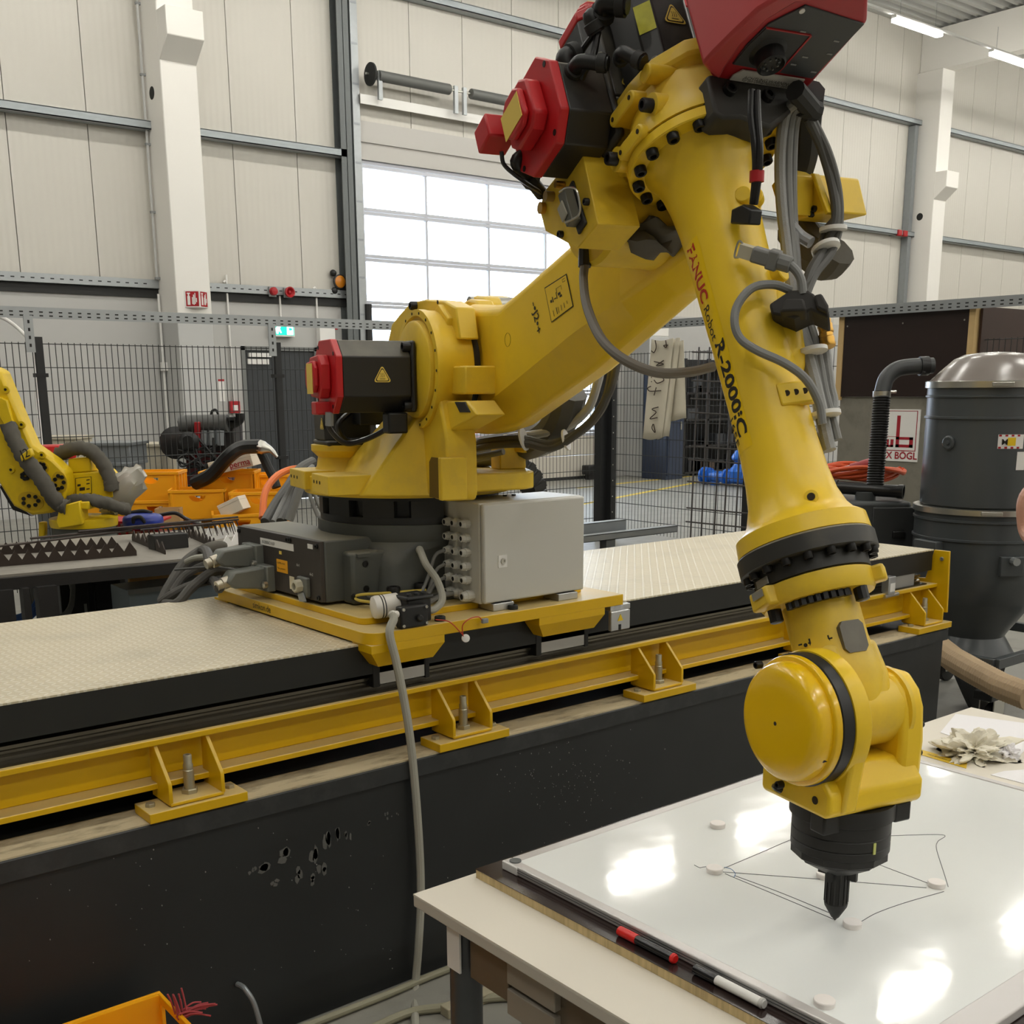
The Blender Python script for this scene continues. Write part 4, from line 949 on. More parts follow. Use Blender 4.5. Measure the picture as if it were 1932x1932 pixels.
# J4 mark and the blank plate
e = E1*math.cos(-.25)+E2*math.sin(-.25); t = np.cross(D4, e)
tt = t if t@E2 > 0 else -t
tx_local('+\u2022J4\u2022-', M_ink, AP(1.152, .0645, .10), -tt, D4, .058, rob, bold=.01)
e = E1*math.cos(.62)+E2*math.sin(.62); t = np.cross(D4, e); c = J4+D4*1.165+e*.0655
oc = [(-1, -.7), (-.7, -1), (.7, -1), (1, -.7), (1, .7), (.7, 1), (-.7, 1), (-1, .7)]
MB().add([tuple(LW(c+D4*(p[0]*.027)+t*(p[1]*.023)+e*.004)) for p in oc]+[tuple(LW(c+D4*(p[0]*.027)+t*(p[1]*.023)-e*.012)) for p in oc], [tuple(range(8))]+[(i, (i+1) % 8, 8+(i+1) % 8, 8+i) for i in range(8)]).build('cover_plate', mat('dull_zinc', (112, 108, 98), .5, metal=.3, var=.4, var_scale=30), rob, smooth=0, fix=True)
# ---- flange and pen tool
M_tool = mat('tool_black', (30, 29, 28), .5, var=.25, var_scale=25)
XW(MB().lathe((R5, 0, 1.021), (0, 0, -1), [(0, .088), (.028, .088), (.030, .084), (.031, .083), (.052, .083), (.053, .0815), (.055, .083), (.072, .083), (.073, .081), (.075, .083), (.088, .083), (.092, .079)], 48)).build('tool_flange', M_tool, rob)
for a_ in (PI*.92, PI*.30, -PI*.33): 
    c = np.array([R5+.088*math.cos(a_), .088*math.sin(a_), 1.0]); XW(MB().box(c[0]-.018, c[0]+.018, c[1]-.018, c[1]+.018, .985, 1.02)).build('flange_ear', M_tool, rob, bevel=.004)
XW(MB().box(R5+.082, R5+.0845, -.004, .001, .945, .965)).build('index_mark', mat('mark_lime', (200, 204, 120), .5), rob, smooth=0)
XW(MB().lathe((R5, 0, .932), (0, 0, -1), [(0, .083), (.012, .083), (.014, .080), (.014, .075)], 12)).build('tool_plate', M_tool, rob, smooth=0)
pen = empty('pen_holder_tool', (0, 0, 0), label='black ribbed pen holder under the robot flange touching the whiteboard', cat='tool')
pen['_world'] = 1; pen.location = LW((R5, 0, .79))
XW(MB().lathe((R5, 0, .918), (0, 0, -1), [(0, .076), (.006, .074), (.030, .034), (.034, .026)], 8)).build('tool_cone', M_tool, pen, smooth=0)
for k in range(4):
    a_ = k*PI/2+.4; XW(MB().bar((R5+.026*math.cos(a_), .026*math.sin(a_), .905), (R5+.026*math.cos(a_), .026*math.sin(a_), .872), .008, .018, up=(math.cos(a_), math.sin(a_), 0))).build('tool_fin', M_tool, pen, smooth=0)
XW(MB().lathe((R5, 0, .888), (0, 0, -1), [(0, .0195), (.062, .0195), (.064, .0205), (.070, .0195), (.092, .007), (.094, .0045), (.0985, .0015)], 24)).build('pen_barrel', M_tool, pen)
for k in range(14):
    a_ = 2*PI*k/14; XW(MB().bar((R5+.0198*math.cos(a_), .0198*math.sin(a_), .886), (R5+.0198*math.cos(a_), .0198*math.sin(a_), .826), .0030, .0022, up=(math.cos(a_), math.sin(a_), 0))).build('barrel_rib', M_tool, pen, smooth=0)
# ================================================================== work table, plywood, whiteboard
M_top = mat('table_laminate', (226, 219, 205), .45, var=.03, var_scale=4)
M_edge = mat('table_edge', (196, 190, 178), .5)
M_leg = mat('leg_steel', (84, 86, 88), .42, metal=.5, var=.2, var_scale=12)
M_apron = mat('apron_brown', (112, 100, 84), .5, metal=.2, var=.1)
M_ply = mat('ply_film', (46, 34, 32), .16, spec=.6, var=.2, var_scale=5)
M_plyedge = mat('ply_edge', (214, 190, 140), .7, var=.35, var_scale=40, stretch=(3, 3, .15), dirt=(120, 96, 62), dirt_amt=.4, dirt_scale=20)
ZT = .752
tb = empty('work_table', (0, 0, 0), label='white topped work table with grey steel legs under the whiteboard', cat='table')
B(1.113, 3.158, .66, 1.69, ZT-.004, ZT).build('table_top', M_top, tb, smooth=0)
B(1.113, 3.158, .66, 1.69, ZT-.026, ZT-.004).build('top_edge', M_edge, tb, bevel=.002)
for x, y in ((1.16, 1.585), (1.16, .75), (3.09, 1.585), (3.09, .75)):
    MB().cyl((x, y, 0), (x, y, ZT-.026), .0315, 24).build('leg', M_leg, tb)
B(1.150, 1.172, .79, 1.555, ZT-.115, ZT-.026).build('apron', M_apron, tb, bevel=.002)
B(3.08, 3.10, .79, 1.555, ZT-.115, ZT-.026).build('apron', M_apron, tb, bevel=.002)
B(1.20, 3.06, 1.575, 1.597, ZT-.115, ZT-.026).build('apron', M_apron, tb, bevel=.002)
for z0, z1 in ((-.085, -.030), (-.145, -.095)): B(1.136, 1.152, 1.30, 1.43, ZT+z0, ZT+z1).build('coupling_plate', mat('plate_grey', (150, 142, 130), .5), tb, bevel=.002)
B(1.14, 1.15, 1.43, 1.545, ZT-.125, ZT-.030).build('apron_end', M_apron, tb, bevel=.002)
B(1.127, 1.131, 1.56, 1.60, ZT-.12, ZT-.028).build('leg_clip', M_white, tb, smooth=0)
pl = empty('plywood_sheet', (0, 0, 0), label='dark film faced plywood sheet lying on the work table', cat='plywood')
B(1.2515, 2.484, .69, 1.671, ZT+.0003, .7702).build('ply_core', M_plyedge, pl, smooth=0)
B(1.2505, 2.485, .689, 1.672, .7702, .7714).build('ply_film', M_ply, pl, smooth=0)
# whiteboard
M_enamel = mat('whiteboard_enamel', (238, 240, 238), .07, spec=.7, var=.0)
def _wavy(m):
    nt = m.node_tree; N = nt.nodes; t = N.new('ShaderNodeTexCoord'); n = N.new('ShaderNodeTexNoise'); n.inputs['Scale'].default_value = 7; n.inputs['Detail'].default_value = 2
    b_ = N.new('ShaderNodeBump'); b_.inputs['Strength'].default_value = .35; b_.inputs['Distance'].default_value = .0022
    nt.links.new(t.outputs['Object'], n.inputs['Vector']); nt.links.new(n.outputs[0], b_.inputs['Height']); nt.links.new(b_.outputs[0], N['Principled BSDF'].inputs['Normal'])
_wavy(M_enamel)
M_wframe = mat('whiteboard_frame', (206, 202, 200), .35, metal=.35)
wb_ = empty('whiteboard', (0, 0, 0), label='glossy white dry erase board with aluminium frame lying flat on the plywood', cat='whiteboard')
X0, X1, Y0, Y1 = 1.293, 2.489, .712, 1.636
B(X0+.02, X1-.02, Y0+.02, Y1-.02, .776, .7885).build('writing_surface', M_enamel, wb_, smooth=0)
fw = .022
def frame_bar(nm, x0, x1, y0, y1): return B(x0, x1, y0, y1, .7715, .7905).build(nm, M_wframe, wb_, bevel=.003, seg=3)
frame_bar('frame_bar', X0, X0+fw, Y0, Y1); frame_bar('frame_bar', X1-fw, X1, Y0, Y1); frame_bar('frame_bar', X0+fw, X1-fw, Y1-fw, Y1); frame_bar('frame_bar', X0+fw, X1-fw, Y0, Y0+.055)
for y in (.780, .785): B(X0-.0008, X0, Y0+.03, Y1-.03, y-.0012, y).build('frame_groove', M_steeld, wb_, smooth=0)
MB().lathe((X0+.015, Y1-.02, .7905), (0, 0, 1), [(0, .012), (.002, .012), (.0025, .009), (.0015, .006)], 24).build('corner_cap', M_steeld, wb_)
B(X0-.002, X0+.02, Y1-.045, Y1+.002, .7715, .7895).build('frame_corner', M_white, wb_, bevel=.002)
# magnets
M_mag = mat('magnet_white', (236, 230, 226), .4)
mm = MB().lathe((0, 0, 0), (0, 0, 1), [(0, .0158), (.0082, .0165), (.0096, .0155), (.0098, .0)], 32).mesh('magnet', M_mag)
mags = [((1354, 1560), 'round white magnet alone near the back edge of the whiteboard'), ((1348, 1645), 'round white magnet with a blue thread tied to its side'), ((1767, 1672), 'round white magnet at the far corner of the thread figure'),
        ((1608, 1748), 'round white magnet just beside the pen tool tip'), ((1555, 1896), 'round white magnet nearest the front edge of the whiteboard'), ((1556, 1655), 'round white magnet half hidden behind the pen tool')]
for (p, lab) in mags:
    c = atZ(p[0], p[1], .7885); o = inst('magnet', mm, None, (c.x, c.y, .7886)); tag(o, lab, 'magnet', 'magnets on the whiteboard')
th_ = [([(1366, 1638), (1430, 1611), (1493, 1584), (1560, 1560)], 0, 'long grey thread from the thread-tied magnet up behind the tool'),
       ([(1640, 1578), (1675, 1577), (1778, 1575), (1769, 1588), (1767, 1602), (1781, 1647), (1789, 1673)], 0, 'grey thread with a right angle bend by the far corner magnet'),
       ([(1364, 1645), (1548, 1659), (1650, 1667), (1748, 1675)], 0, 'grey thread running level between two magnets behind the tool'),
       ([(1610, 1612), (1642, 1625), (1750, 1666)], 0, 'short grey thread sloping from the flange to the far corner magnet'),
       ([(1368, 1648), (1386, 1656), (1480, 1695), (1572, 1734)], 0, 'grey thread ending at the pen tool tip'),
       ([(1386, 1652), (1470, 1683), (1565, 1722)], 0, 'faint second thread just above the one at the pen tip'),
       ([(1626, 1738), (1655, 1722), (1708, 1703), (1781, 1682)], 0, 'dark curved thread from the pen side magnet to the far corner'),
       ([(1367, 1636), (1380, 1640), (1387, 1648), (1385, 1655)], 1, 'tiny blue thread loop at the magnet'),
       ([(1310, 1632), (1320, 1637), (1326, 1636), (1334, 1635)], 0, 'short loose thread end poking out from a magnet')]
for pts, blue, lab in th_:
    o = MB().tube([tuple(atZ(p[0], p[1], .7889)) for p in pts], .00062, 5).build('thread', mat('thread_blue', (70, 120, 170), .8) if blue else mat('thread_grey', (96, 98, 104), .8)); tag(o, lab, 'thread', 'threads on the whiteboard')
# markers
def marker(px0, px1, body, cap, cap_end, lab, label_col=None):
    p, q = atZ(*px0, .7714+.0088), atZ(*px1, .7714+.0088); p.x = q.x = (p.x+q.x)/2-.004 
    r = empty('marker_pen', (0, 0, 0), label=lab, cat='marker'); L_ = (q-p).length; d = (q-p).normalized()
    MB().lathe(p, d, [(0, .0084), (.002, .0088), (L_*.32, .0088), (L_*.325, .0082)], 20).build('cap', cap, r)
    MB().lathe(p+d*(L_*.325), d, [(0, .0080), (L_*.62, .0080)], 20).build('barrel', body, r)
    MB().lathe(p+d*(L_*.945), d, [(0, .0086), (L_*.03, .0088), (L_*.04, .0070), (L_*.055, .0066)], 20).build('end_plug', cap_end, r)
    return r
M_mkred = mat('marker_red', (216, 34, 30), .35); M_mkblk = mat('marker_black', (24, 24, 26), .25)
k = marker((1166, 1757), (1284, 1806), M_mkblk, M_mkred, M_mkred, 'black marker pen with red cap on the plywood')
marker((1312, 1828), (1449, 1892), M_white, M_mkblk, mat('plug_grey', (190, 188, 184), .5), 'white marker pen with black cap on the plywood')
# papers at the far end of the table
M_paper = mat('paper', (240, 238, 240), .8)
def sheet(pts, lab, nm='paper_sheet', z=ZT+.0006):
    P = [atZ(p[0], p[1], z) for p in pts]; n = len(P)
    b = MB(); b.add([(p.x, p.y, z) for p in P]+[(p.x, p.y, z+.0006) for p in P], [tuple(range(n))[::-1], tuple(range(n, 2*n))]+[(i, (i+1) % n, n+(i+1) % n, n+i) for i in range(n)])
    o = b.build(nm, M_paper, smooth=0, fix=True); return tag(o, lab, 'paper')
sheet([(1803, 1347), (1975, 1370), (1918, 1432), (1774, 1382)], 'white paper sheet under the crumpled towel on the table')
sheet([(1869, 1462), (1895, 1455), (1990, 1448), (1990, 1495), (1930, 1478)], 'white paper sheet at the picture edge beside the whiteboard')
o = sheet([(1733, 1413), (1825, 1440), (1823, 1450), (1731, 1422)], 'yellow adhesive strip with small print beside the whiteboard edge', 'yellow_strip', ZT+.0008); o.data.materials.clear(); o.data.materials.append(mat('strip_label', (238, 200, 60), .5)); o['category'] = 'label'
p0, p1 = atZ(1748, 1423, ZT+.0018), atZ(1800, 1439, ZT+.0018)
text('lettering', 'Nur trocken reinigen', M_ink, p0, p1-p0, Vector((0, 0, 1)).cross(p1-p0), .012, o)
def crumple(c, rad, sub, jit, sc, seed, m, nm, lab, cat, pw=1.0):
    b = MB().ico((0, 0, 0), 1.0, sub, 0.0); rr = random.Random(seed); from mathutils import noise
    out = []
    for v in b.v:
        V = Vector(v); n1 = noise.noise(V*2.2+Vector((seed, 0, 0))); n2 = abs(noise.noise(V*4.5+Vector((0, seed, 0)))); k_ = 1+jit*(n1*1.2-n2*.9)
        q = V*k_; out.append((c[0]+q.x*rad*sc[0], c[1]+q.y*rad*sc[1], max(c[2]+q.z*rad*sc[2], ZT+.0012)))
    b.v = out; o = b.build(nm, m, smooth=22); return tag(o, lab, cat)
M_towel = mat('paper_towel', (232, 226, 208), .9, var=.05, var_scale=20, dirt=(80, 70, 60), dirt_amt=.3, dirt_scale=28)
tw = atZ(1838, 1424, ZT)
crumple((tw.x, tw.y, ZT+.012), .105, 5, .75, (1.0, .78, .42), 5, M_towel, 'paper_towel', 'crumpled cream paper towel on the table end', 'towel')
bl_ = atZ(1902, 1432, ZT); crumple((bl_.x, bl_.y, ZT+.016), .024, 4, .8, (1, 1, .85), 11, M_paper, 'paper_ball', 'small crumpled white paper ball beside the towel', 'paper')

# ================================================================== control box on the carriage
M_box = mat('box_grey', (200, 198, 190), .42, bump=.06, bump_scale=300)
cbx = empty('control_cabinet', (0, 0, 0), label='light grey control cabinet with cable glands on the robot carriage', cat='cabinet')
B(2.0, 2.405, 2.632, 2.815, 1.078, 1.379).build('housing', M_box, cbx, bevel=.004)
o = B(2.002, 2.403, 2.613, 2.631, 1.080, 1.377).build('cabinet_door', M_box, cbx, bevel=.006)
B(2.055, 2.088, 2.611, 2.613, 1.185, 1.222).build('lock_plate', M_white, o, smooth=0); MB().lathe((2.072, 2.611, 1.204), (0, -1, 0), [(0, .009), (.004, .009), (.004, .005), (.001, .005)], 16).build('lock', M_chrome, o)
for x in (2.20, 2.235): MB().cyl((x, 2.76, 1.379), (x, 2.76, 1.384), .007, 12).build('top_plug', M_black, cbx)
for x0, x1 in ((2.03, 2.11), (2.29, 2.37)): B(x0, x1, 2.615, 2.80, 1.0762, 1.0785).build('foot', M_alu, cbx, smooth=0)
for x0, x1 in ((2.03, 2.11), (2.29, 2.37)): B(x0, x1, 2.606, 2.680, 1.0562, 1.0785).build('foot_block', M_alu, cbx, bevel=.002)
glm = MB().lathe((0, 0, 0), (-1, 0, 0), [(0, .0125), (.008, .0125), (.0085, .0135), (.018, .0135), (.0185, .012), (.030, .0105), (.031, .0075), (.012, .0065)], 10).mesh('cable_gland', mat('gland_white', (206, 205, 198), .45))
hol = MB().lathe((-.029, 0, 0), (-1, 0, 0), [(0, .0068), (.0005, .0068)], 10).mesh('gland_bore', M_screw)
Ys = (2.768, 2.728, 2.684); Zs = (1.316, 1.273, 1.230, 1.188, 1.147, 1.103)
for j, z in enumerate(Zs):
    for i, y in enumerate(Ys):
        if j == 5 and i == 2: continue
        g = inst('cable_gland', glm, cbx, (2.0, y, z)); inst('gland_bore', hol, g)
g = inst('cable_gland', glm, cbx, (2.0, 2.672, 1.100), scale=(1.3, 1.3, 1.3)); inst('gland_bore', hol, g)
def cab(nm, pts, r, m, lab, cat='cable', group=None, parent=None):
    o = MB().tube([tuple(p) for p in pts], r, 10).build(nm, m, parent)
    if parent is None: tag(o, lab, cat, group)
    return o
M_hoseg = mat('hose_grey', (166, 164, 152), .6, bump=.2, bump_scale=250)
cab('cabinet_cable', [(1.97, 2.768, 1.230), (1.94, 2.775, 1.215), (1.915, 2.78, 1.15), (1.86, 2.76, 1.09), (1.80, 2.74, 1.085)], .0055, M_cable, 'thin grey cable from the third gland row of the cabinet')
cab('cabinet_cable', [(1.97, 2.768, 1.188), (1.94, 2.772, 1.17), (1.90, 2.76, 1.11), (1.84, 2.73, 1.085), (1.80, 2.70, 1.085)], .0055, M_cable, 'thin grey cable from the fourth gland row of the cabinet')
cab('cabinet_cable', [(1.97, 2.768, 1.147), (1.93, 2.768, 1.13), (1.87, 2.73, 1.095), (1.80, 2.68, 1.09)], .0055, M_cable, 'thin grey cable from the fifth gland row of the cabinet')
cab('cabinet_cable', [(1.97, 2.728, 1.103), (1.92, 2.725, 1.10), (1.84, 2.69, 1.09), (1.79, 2.66, 1.10)], .008, M_cable, 'short grey cable from the lowest gland to the pump')
cab('pump_hose', [(1.80, 2.628, 1.085), (1.835, 2.632, 1.085), (1.868, 2.64, 1.11), (1.872, 2.67, 1.16), (1.855, 2.70, 1.205), (1.865, 2.74, 1.235), (1.90, 2.80, 1.235), (1.93, 2.86, 1.20)], .011, M_hoseg, 'thick grey hose arching from the pump up behind the cabinet', 'hose')
# ================================================================== small diaphragm pump
pu = empty('diaphragm_pump', (0, 0, 0), label='small black diaphragm pump with white motor on the carriage edge', cat='pump')
M_pm = mat('pump_motor_white', (226, 222, 214), .45)
MB().lathe((1.648, 2.672, 1.106), (.96, -.22, .05), [(0, .020), (.004, .031), (.012, .033), (.075, .033), (.078, .030)], 32).build('motor_can', M_pm, pu)
for t in (.022, .030): MB().lathe((1.648, 2.672, 1.106), (.96, -.22, .05), [(t, .0334), (t+.003, .0334)], 32).build('motor_band', M_rubber, pu)
B(1.715, 1.795, 2.590, 2.665, 1.062, 1.132).build('pump_body', M_black, pu, bevel=.006)
B(1.708, 1.80, 2.584, 2.67, 1.128, 1.140).build('pump_head', M_blackm, pu, bevel=.005)
B(1.672, 1.765, 2.562, 2.592, 1.057, 1.120).build('valve_block', M_black, pu, bevel=.006)
for x, z in ((1.68, 1.112), (1.757, 1.112), (1.68, 1.066), (1.757, 1.066)): bolt('pump_screw', (x, 2.562, z), (0, -1, 0), .0045, .004, M_chrome, pu)
MB().lathe((1.735, 2.562, 1.082), (-.5, -1, .2), [(0, .010), (.012, .009), (.016, .006)], 12).build('pressure_switch', M_rubber, pu)
for x in (1.725, 1.75, 1.775): MB().lathe((x, 2.60, 1.140), (0, 0, 1), [(0, .008), (.006, .008), (.009, .004)], 12).build('head_stud', M_rubber, pu)
MB().lathe((1.668, 2.575, 1.100), (-1, -.2, .05), [(0, .010), (.012, .010), (.013, .012), (.022, .012), (.024, .009)], 12).build('barb_fitting', M_pm, pu)
for x, y in ((1.665, 2.60), (1.78, 2.62)): MB().cyl((x, y, 1.0565), (x, y, 1.068), .010, 12).build('rubber_foot', M_rubber, pu)
hp = [(1.650, 2.572, 1.102), (1.648, 2.562, 1.09), tuple(atY(735, 1195, 2.553)), tuple(atY(748, 1250, 2.545)), tuple(atY(764, 1330, 2.535)), tuple(atY(777, 1420, 2.53)), tuple(atY(789, 1560, 2.525)), tuple(atY(794, 1680, 2.52)), tuple(atY(790, 1780, 2.515)), tuple(atY(783, 1870, 2.5)), tuple(atZ(783, 1925, .012)), tuple(atZ(786, 1990, .012))]
cab('drain_hose', hp, .0118, M_hoseg, 'grey hose hanging from the pump down the black base to the floor', 'hose')
MB
for i, pts in enumerate(([(1.79, 2.565, 1.07), (1.83, 2.555, 1.06), (1.86, 2.548, 1.03), (1.875, 2.55, 1.015)], [(1.875, 2.55, 1.012), (1.87, 2.545, 1.045), (1.89, 2.54, 1.062), (1.93, 2.55, 1.062), (1.945, 2.552, 1.05)])):
    cab('red_wire', pts, .0016, mat('wire_red', (196, 62, 40), .5), ('thin red wire from the pump to the round connector', 'thin red wire arching between two small connectors')[i], 'wire', 'loose red wires on the carriage edge')
o = MB().lathe((1.885, 2.553, 1.004), (-.3, -1, .3), [(0, .012), (.005, .012), (.006, .010)], 20).build('wire_connector', M_white); tag(o, 'round white wire connector dangling at the carriage edge', 'connector')
B(1.944, 1.965, 2.545, 2.556, 1.040, 1.054).build('wire_connector', M_grey, bevel=.002); tag(bpy.data.objects['wire_connector.001'], 'tiny grey rectangular wire connector at the carriage edge', 'connector')
cab('earth_cable', [(1.70, 2.858, 1.107), (1.715, 2.83, 1.115), (1.77, 2.79, 1.118), (1.90, 2.77, 1.115)], .0045, mat('earth_yellow', (206, 184, 84), .5), 'yellow earth cable along the robot base, upper strand')
cab('earth_cable', [(1.70, 2.858, 1.103), (1.705, 2.82, 1.098), (1.76, 2.765, 1.095), (1.86, 2.74, 1.10)], .0045, mat('earth_yellow', (206, 184, 84), .5), 'yellow earth cable along the robot base, lower strand')
hexnut('earth_screw', (1.70, 2.858, 1.105), (0, -1, 0), .011, .01, M_screw, rob)
# ================================================================== front floor: crate, rope, rod, hoses
M_crate = mat('crate_orange', (255, 176, 16), .45, var=.08, var_scale=8)
def crate(w, d, h, t=.006, handle=True):
    """stacking crate with rim, ribs and half-moon grips; centred, standing on z=0"""
    r = empty('storage_crate', (0, 0, 0))
    B(-w/2, w/2, -d/2, d/2, 0, t).build('bottom', M_crate, r, smooth=0)
    for sx in (-1, 1):
        b = MB()
        if handle:
            n = 10; hw, hz = .06, h*.80; cut = [(-hw*math.cos(PI*k/n), hz-hw*.75*math.sin(PI*k/n)) for k in range(n+1)]
            P = [(-d/2, 0), (d/2, 0), (d/2, h), (-d/2, h)]
            x0, x1 = sx*w/2-(t if sx > 0 else 0), sx*w/2+(t if sx < 0 else 0)
            b.box(x0, x1, -d/2, d/2, 0, hz-hw*.75); b.box(x0, x1, -d/2, d/2, hz, h); b.box(x0, x1, -d/2, -hw, hz-hw*.75, hz); b.box(x0, x1, hw, d/2, hz-hw*.75, hz)
            for sgn in (-1, 1):
                pl_ = [(sgn*hw, hz)]+[(sgn*hw*math.cos(PI/2*k/6), hz-hw*.75*math.sin(PI/2*k/6)) for k in range(7)]+[(sgn*0, hz-hw*.75), (sgn*hw, hz-hw*.75)]
                b.prism(pl_, 0, x0, x1)
        b.build('end_wall', M_crate, r, smooth=0)
    for sy in (-1, 1): B(-w/2, w/2, sy*d/2-(t if sy > 0 else 0), sy*d/2+(t if sy < 0 else 0), 0, h).build('side_wall', M_crate, r, smooth=0)
    b = MB(); e = .010
    b.box(-w/2-e, w/2+e, -d/2-e, -d/2, h-.022, h).box(-w/2-e, w/2+e, d/2, d/2+e, h-.022, h).box(-w/2-e, -w/2, -d/2, d/2, h-.022, h).box(w/2, w/2+e, -d/2, d/2, h-.022, h); b.build('rim', M_crate, r, bevel=.002)
    for sy in (-1, 1):
        for x in (-w*.46, -w*.16, w*.16, w*.46): B(x-.008, x+.008, sy*(d/2+.004)-.004, sy*(d/2+.004)+.004, 0, h-.022).build('rib', M_crate, r, smooth=0)
    for sx in (-1, 1):
        for y in (-d*.46, d*.46): B(sx*(w/2+.004)-.004, sx*(w/2+.004)+.004, y-.008, y+.008, 0, h-.022).build('rib', M_crate, r, smooth=0)
    return r
c0 = crate(.59, .39, .29, .012, False); c0.location = (.575, 2.255, .0); tag(c0, 'orange crate on the floor in front of the black base, nearest the viewer', 'crate', 'orange crates')
rp = MB(); rr = random.Random(5)
base_p = Vector(atZ(343, 1915, .285))
for k in range(26):
    a_ = rr.uniform(-.4, .4); L_ = rr.uniform(.03, .075); d1 = Vector((.9*math.cos(a_), .5*math.sin(a_)-.3, rr.uniform(-.1, .35)))
    if k % 3 == 0: d1 = Vector((-.15+rr.uniform(-.1, .1), .05, .9))
    p0 = base_p+Vector((rr.uniform(-.012, .012), rr.uniform(-.012, .012), rr.uniform(-.01, .01)))
    rp.tube([p0, p0+d1*L_*.5+Vector((0, 0, .006)), p0+d1*L_], .0022, 5, sub=3)
tag(rp.build('frayed_rope', mat('rope_pink', (176, 74, 78), .9)), 'frayed pink rope end hanging over the orange crate rim', 'rope')
p0 = atY(455, 1860, 2.53); rod = MB().tube([(p0.x-.004, 2.545, p0.z), (p0.x, 2.53, p0.z), (p0.x+.004, 2.51, p0.z-.006), (p0.x+.016, 2.485, p0.z-.05), (p0.x+.03, 2.46, 0.0)], .007, 10).build('bent_rod', M_steel); tag(rod, 'bent grey steel rod sticking out of the black base', 'rod')
M_floorhose = mat('floor_hose', (150, 146, 124), .65)
cab('floor_hose', [(.9, 2.51, .012), (1.5, 2.505, .012), (1.75, 2.512, .012), (2.2, 2.50, .012)], .011, M_floorhose, 'dusty hose lying on the floor along the black base', 'hose')
cab('floor_hose', [tuple(atZ(600, 1990, .014)), tuple(atZ(760, 1915, .014)), tuple(atZ(840, 1900, .014)), tuple(atZ(930, 1882, .014)), tuple(atZ(1010, 1885, .014)), tuple(atZ(1100, 1910, .014))], .013, M_floorhose, 'dusty curved hose on the floor under the work table', 'hose')
tag(B(1.62, 1.86, 2.30, 2.34, 0, .03).build('floor_batten', mat('batten_dusty', (168, 160, 136), .8), bevel=.003), 'dusty flat batten on the floor under the table', 'batten')
# ================================================================== safety fence with the slotted tray on top
def DP(x, y, d): return Vector(np.array([0, 0, CAM_H])+ray(x, y)*d)
FY, FX = 9.55, 9.10
M_wire = mat('fence_wire', (52, 54, 54), .5, metal=.2)
def mesh_panel(p, q, z0=.12, z1=2.10, pitch=.05, rowp=.183, r=.0034):
    p, q = Vector(p), Vector(q); L_ = (q-p).length; d = (q-p).normalized(); b = MB(); n = int(L_/pitch)
    for k in range(n+1):
        c = p+d*(k*L_/n); b.cyl((c.x, c.y, z0), (c.x, c.y, z1), r, 4)
    z = z1-.012; off = Vector((-d.y, d.x, 0))*.006
    while z > z0:
        for s in (-1, 1): b.cyl((p.x+off.x*s, p.y+off.y*s, z), (q.x+off.x*s, q.y+off.y*s, z), r*.9, 4)
        z -= rowp
    return b
def fence_post(x, y, w=.06, d=.04, h=2.14):
    b = MB().box(x-w/2, x+w/2, y-d/2, y+d/2, 0, h).box(x-.07, x+.07, y-.07, y+.07, 0, .012)
    return b
f1 = empty('safety_fence', (0, 0, 0), label='black wire mesh safety fence across the back of the robot cell', cat='fence')
xs = [-1.32, .77, 2.87, 4.96, 7.05, 9.10]
for a_, b_ in zip(xs[:-1], xs[1:]):
    o = mesh_panel((a_+.04, FY, 0), (b_-.04, FY, 0)).build('mesh_panel', M_wire, f1); o['kind'] = 'stuff'
for x in xs[:-1]:
    o = fence_post(x, FY-.03).build('post', M_blackm, f1, smooth=0)
    for z in (.3, 1.1, 1.83): B(x-.05, x+.05, FY-.055, FY+.015, z, z+.03).build('clamp', M_black, o, smooth=0)
f2 = empty('safety_fence', (0, 0, 0), label='black wire mesh safety fence along the far side, behind the robot forearm', cat='fence')
ys = [9.55, 7.45, 5.35, 3.25]
for a_, b_ in zip(ys[:-1], ys[1:]):
    o = mesh_panel((FX, a_-.04, 0), (FX, b_+.04, 0)).build('mesh_panel', M_wire, f2); o['kind'] = 'stuff'
for y in ys: 
    if y < 9: fence_post(FX-.03, y, .04, .06).build('post', M_blackm, f2, smooth=0)
cpn = MB().box(FX-.16, FX-.06, FY-.09, FY+.02, 0, 2.16).box(FX-.06, FX+.02, FY-.16, FY+.02, 0, 2.16).build('corner_post', M_blackm, f2, smooth=0)
for k in range(12): MB().lathe((FX-.035, FY-.162, .15+k*.18), (0, -1, 0), [(0, .008), (.004, .006)], 8).build('post_screw', M_chrome, cpn)
def tray(p, q, z, h=.085, lab='', holes=None):
    p, q = Vector(p), Vector(q); d = (q-p).normalized(); n = Vector((-d.y, d.x, 0)); o = empty('cable_tray', (0, 0, 0), label=lab, cat='cable tray')
    b = MB(); b.bar((p.x, p.y, z+h/2), (q.x, q.y, z+h/2), .003, h); b.bar((p.x+n.x*.03, p.y+n.y*.03, z+h), (q.x+n.x*.03, q.y+n.y*.03, z+h), .06, .003)
    b.build('profile', M_tray, o, smooth=0)
    s = MB(); L_ = (q-p).length; k = 0
    while k*.075 < L_:
        c = p+d*(k*.075+.03)
        for dz in (.022, .05):
            for sg in (-1, 1): s.obox((c.x+n.x*sg*.0022, c.y+n.y*sg*.0022, z+dz), d, n, (0, 0, 1), .014, .0008, .005)
        k += 1
    s.build('slots', M_hole, o, smooth=0)['kind'] = 'stuff'
    return o
t1 = tray((-1.4, FY-.06, 0), (9.1, FY-.06, 0), 2.278, lab='perforated zinc cable tray along the top of the rear fence')
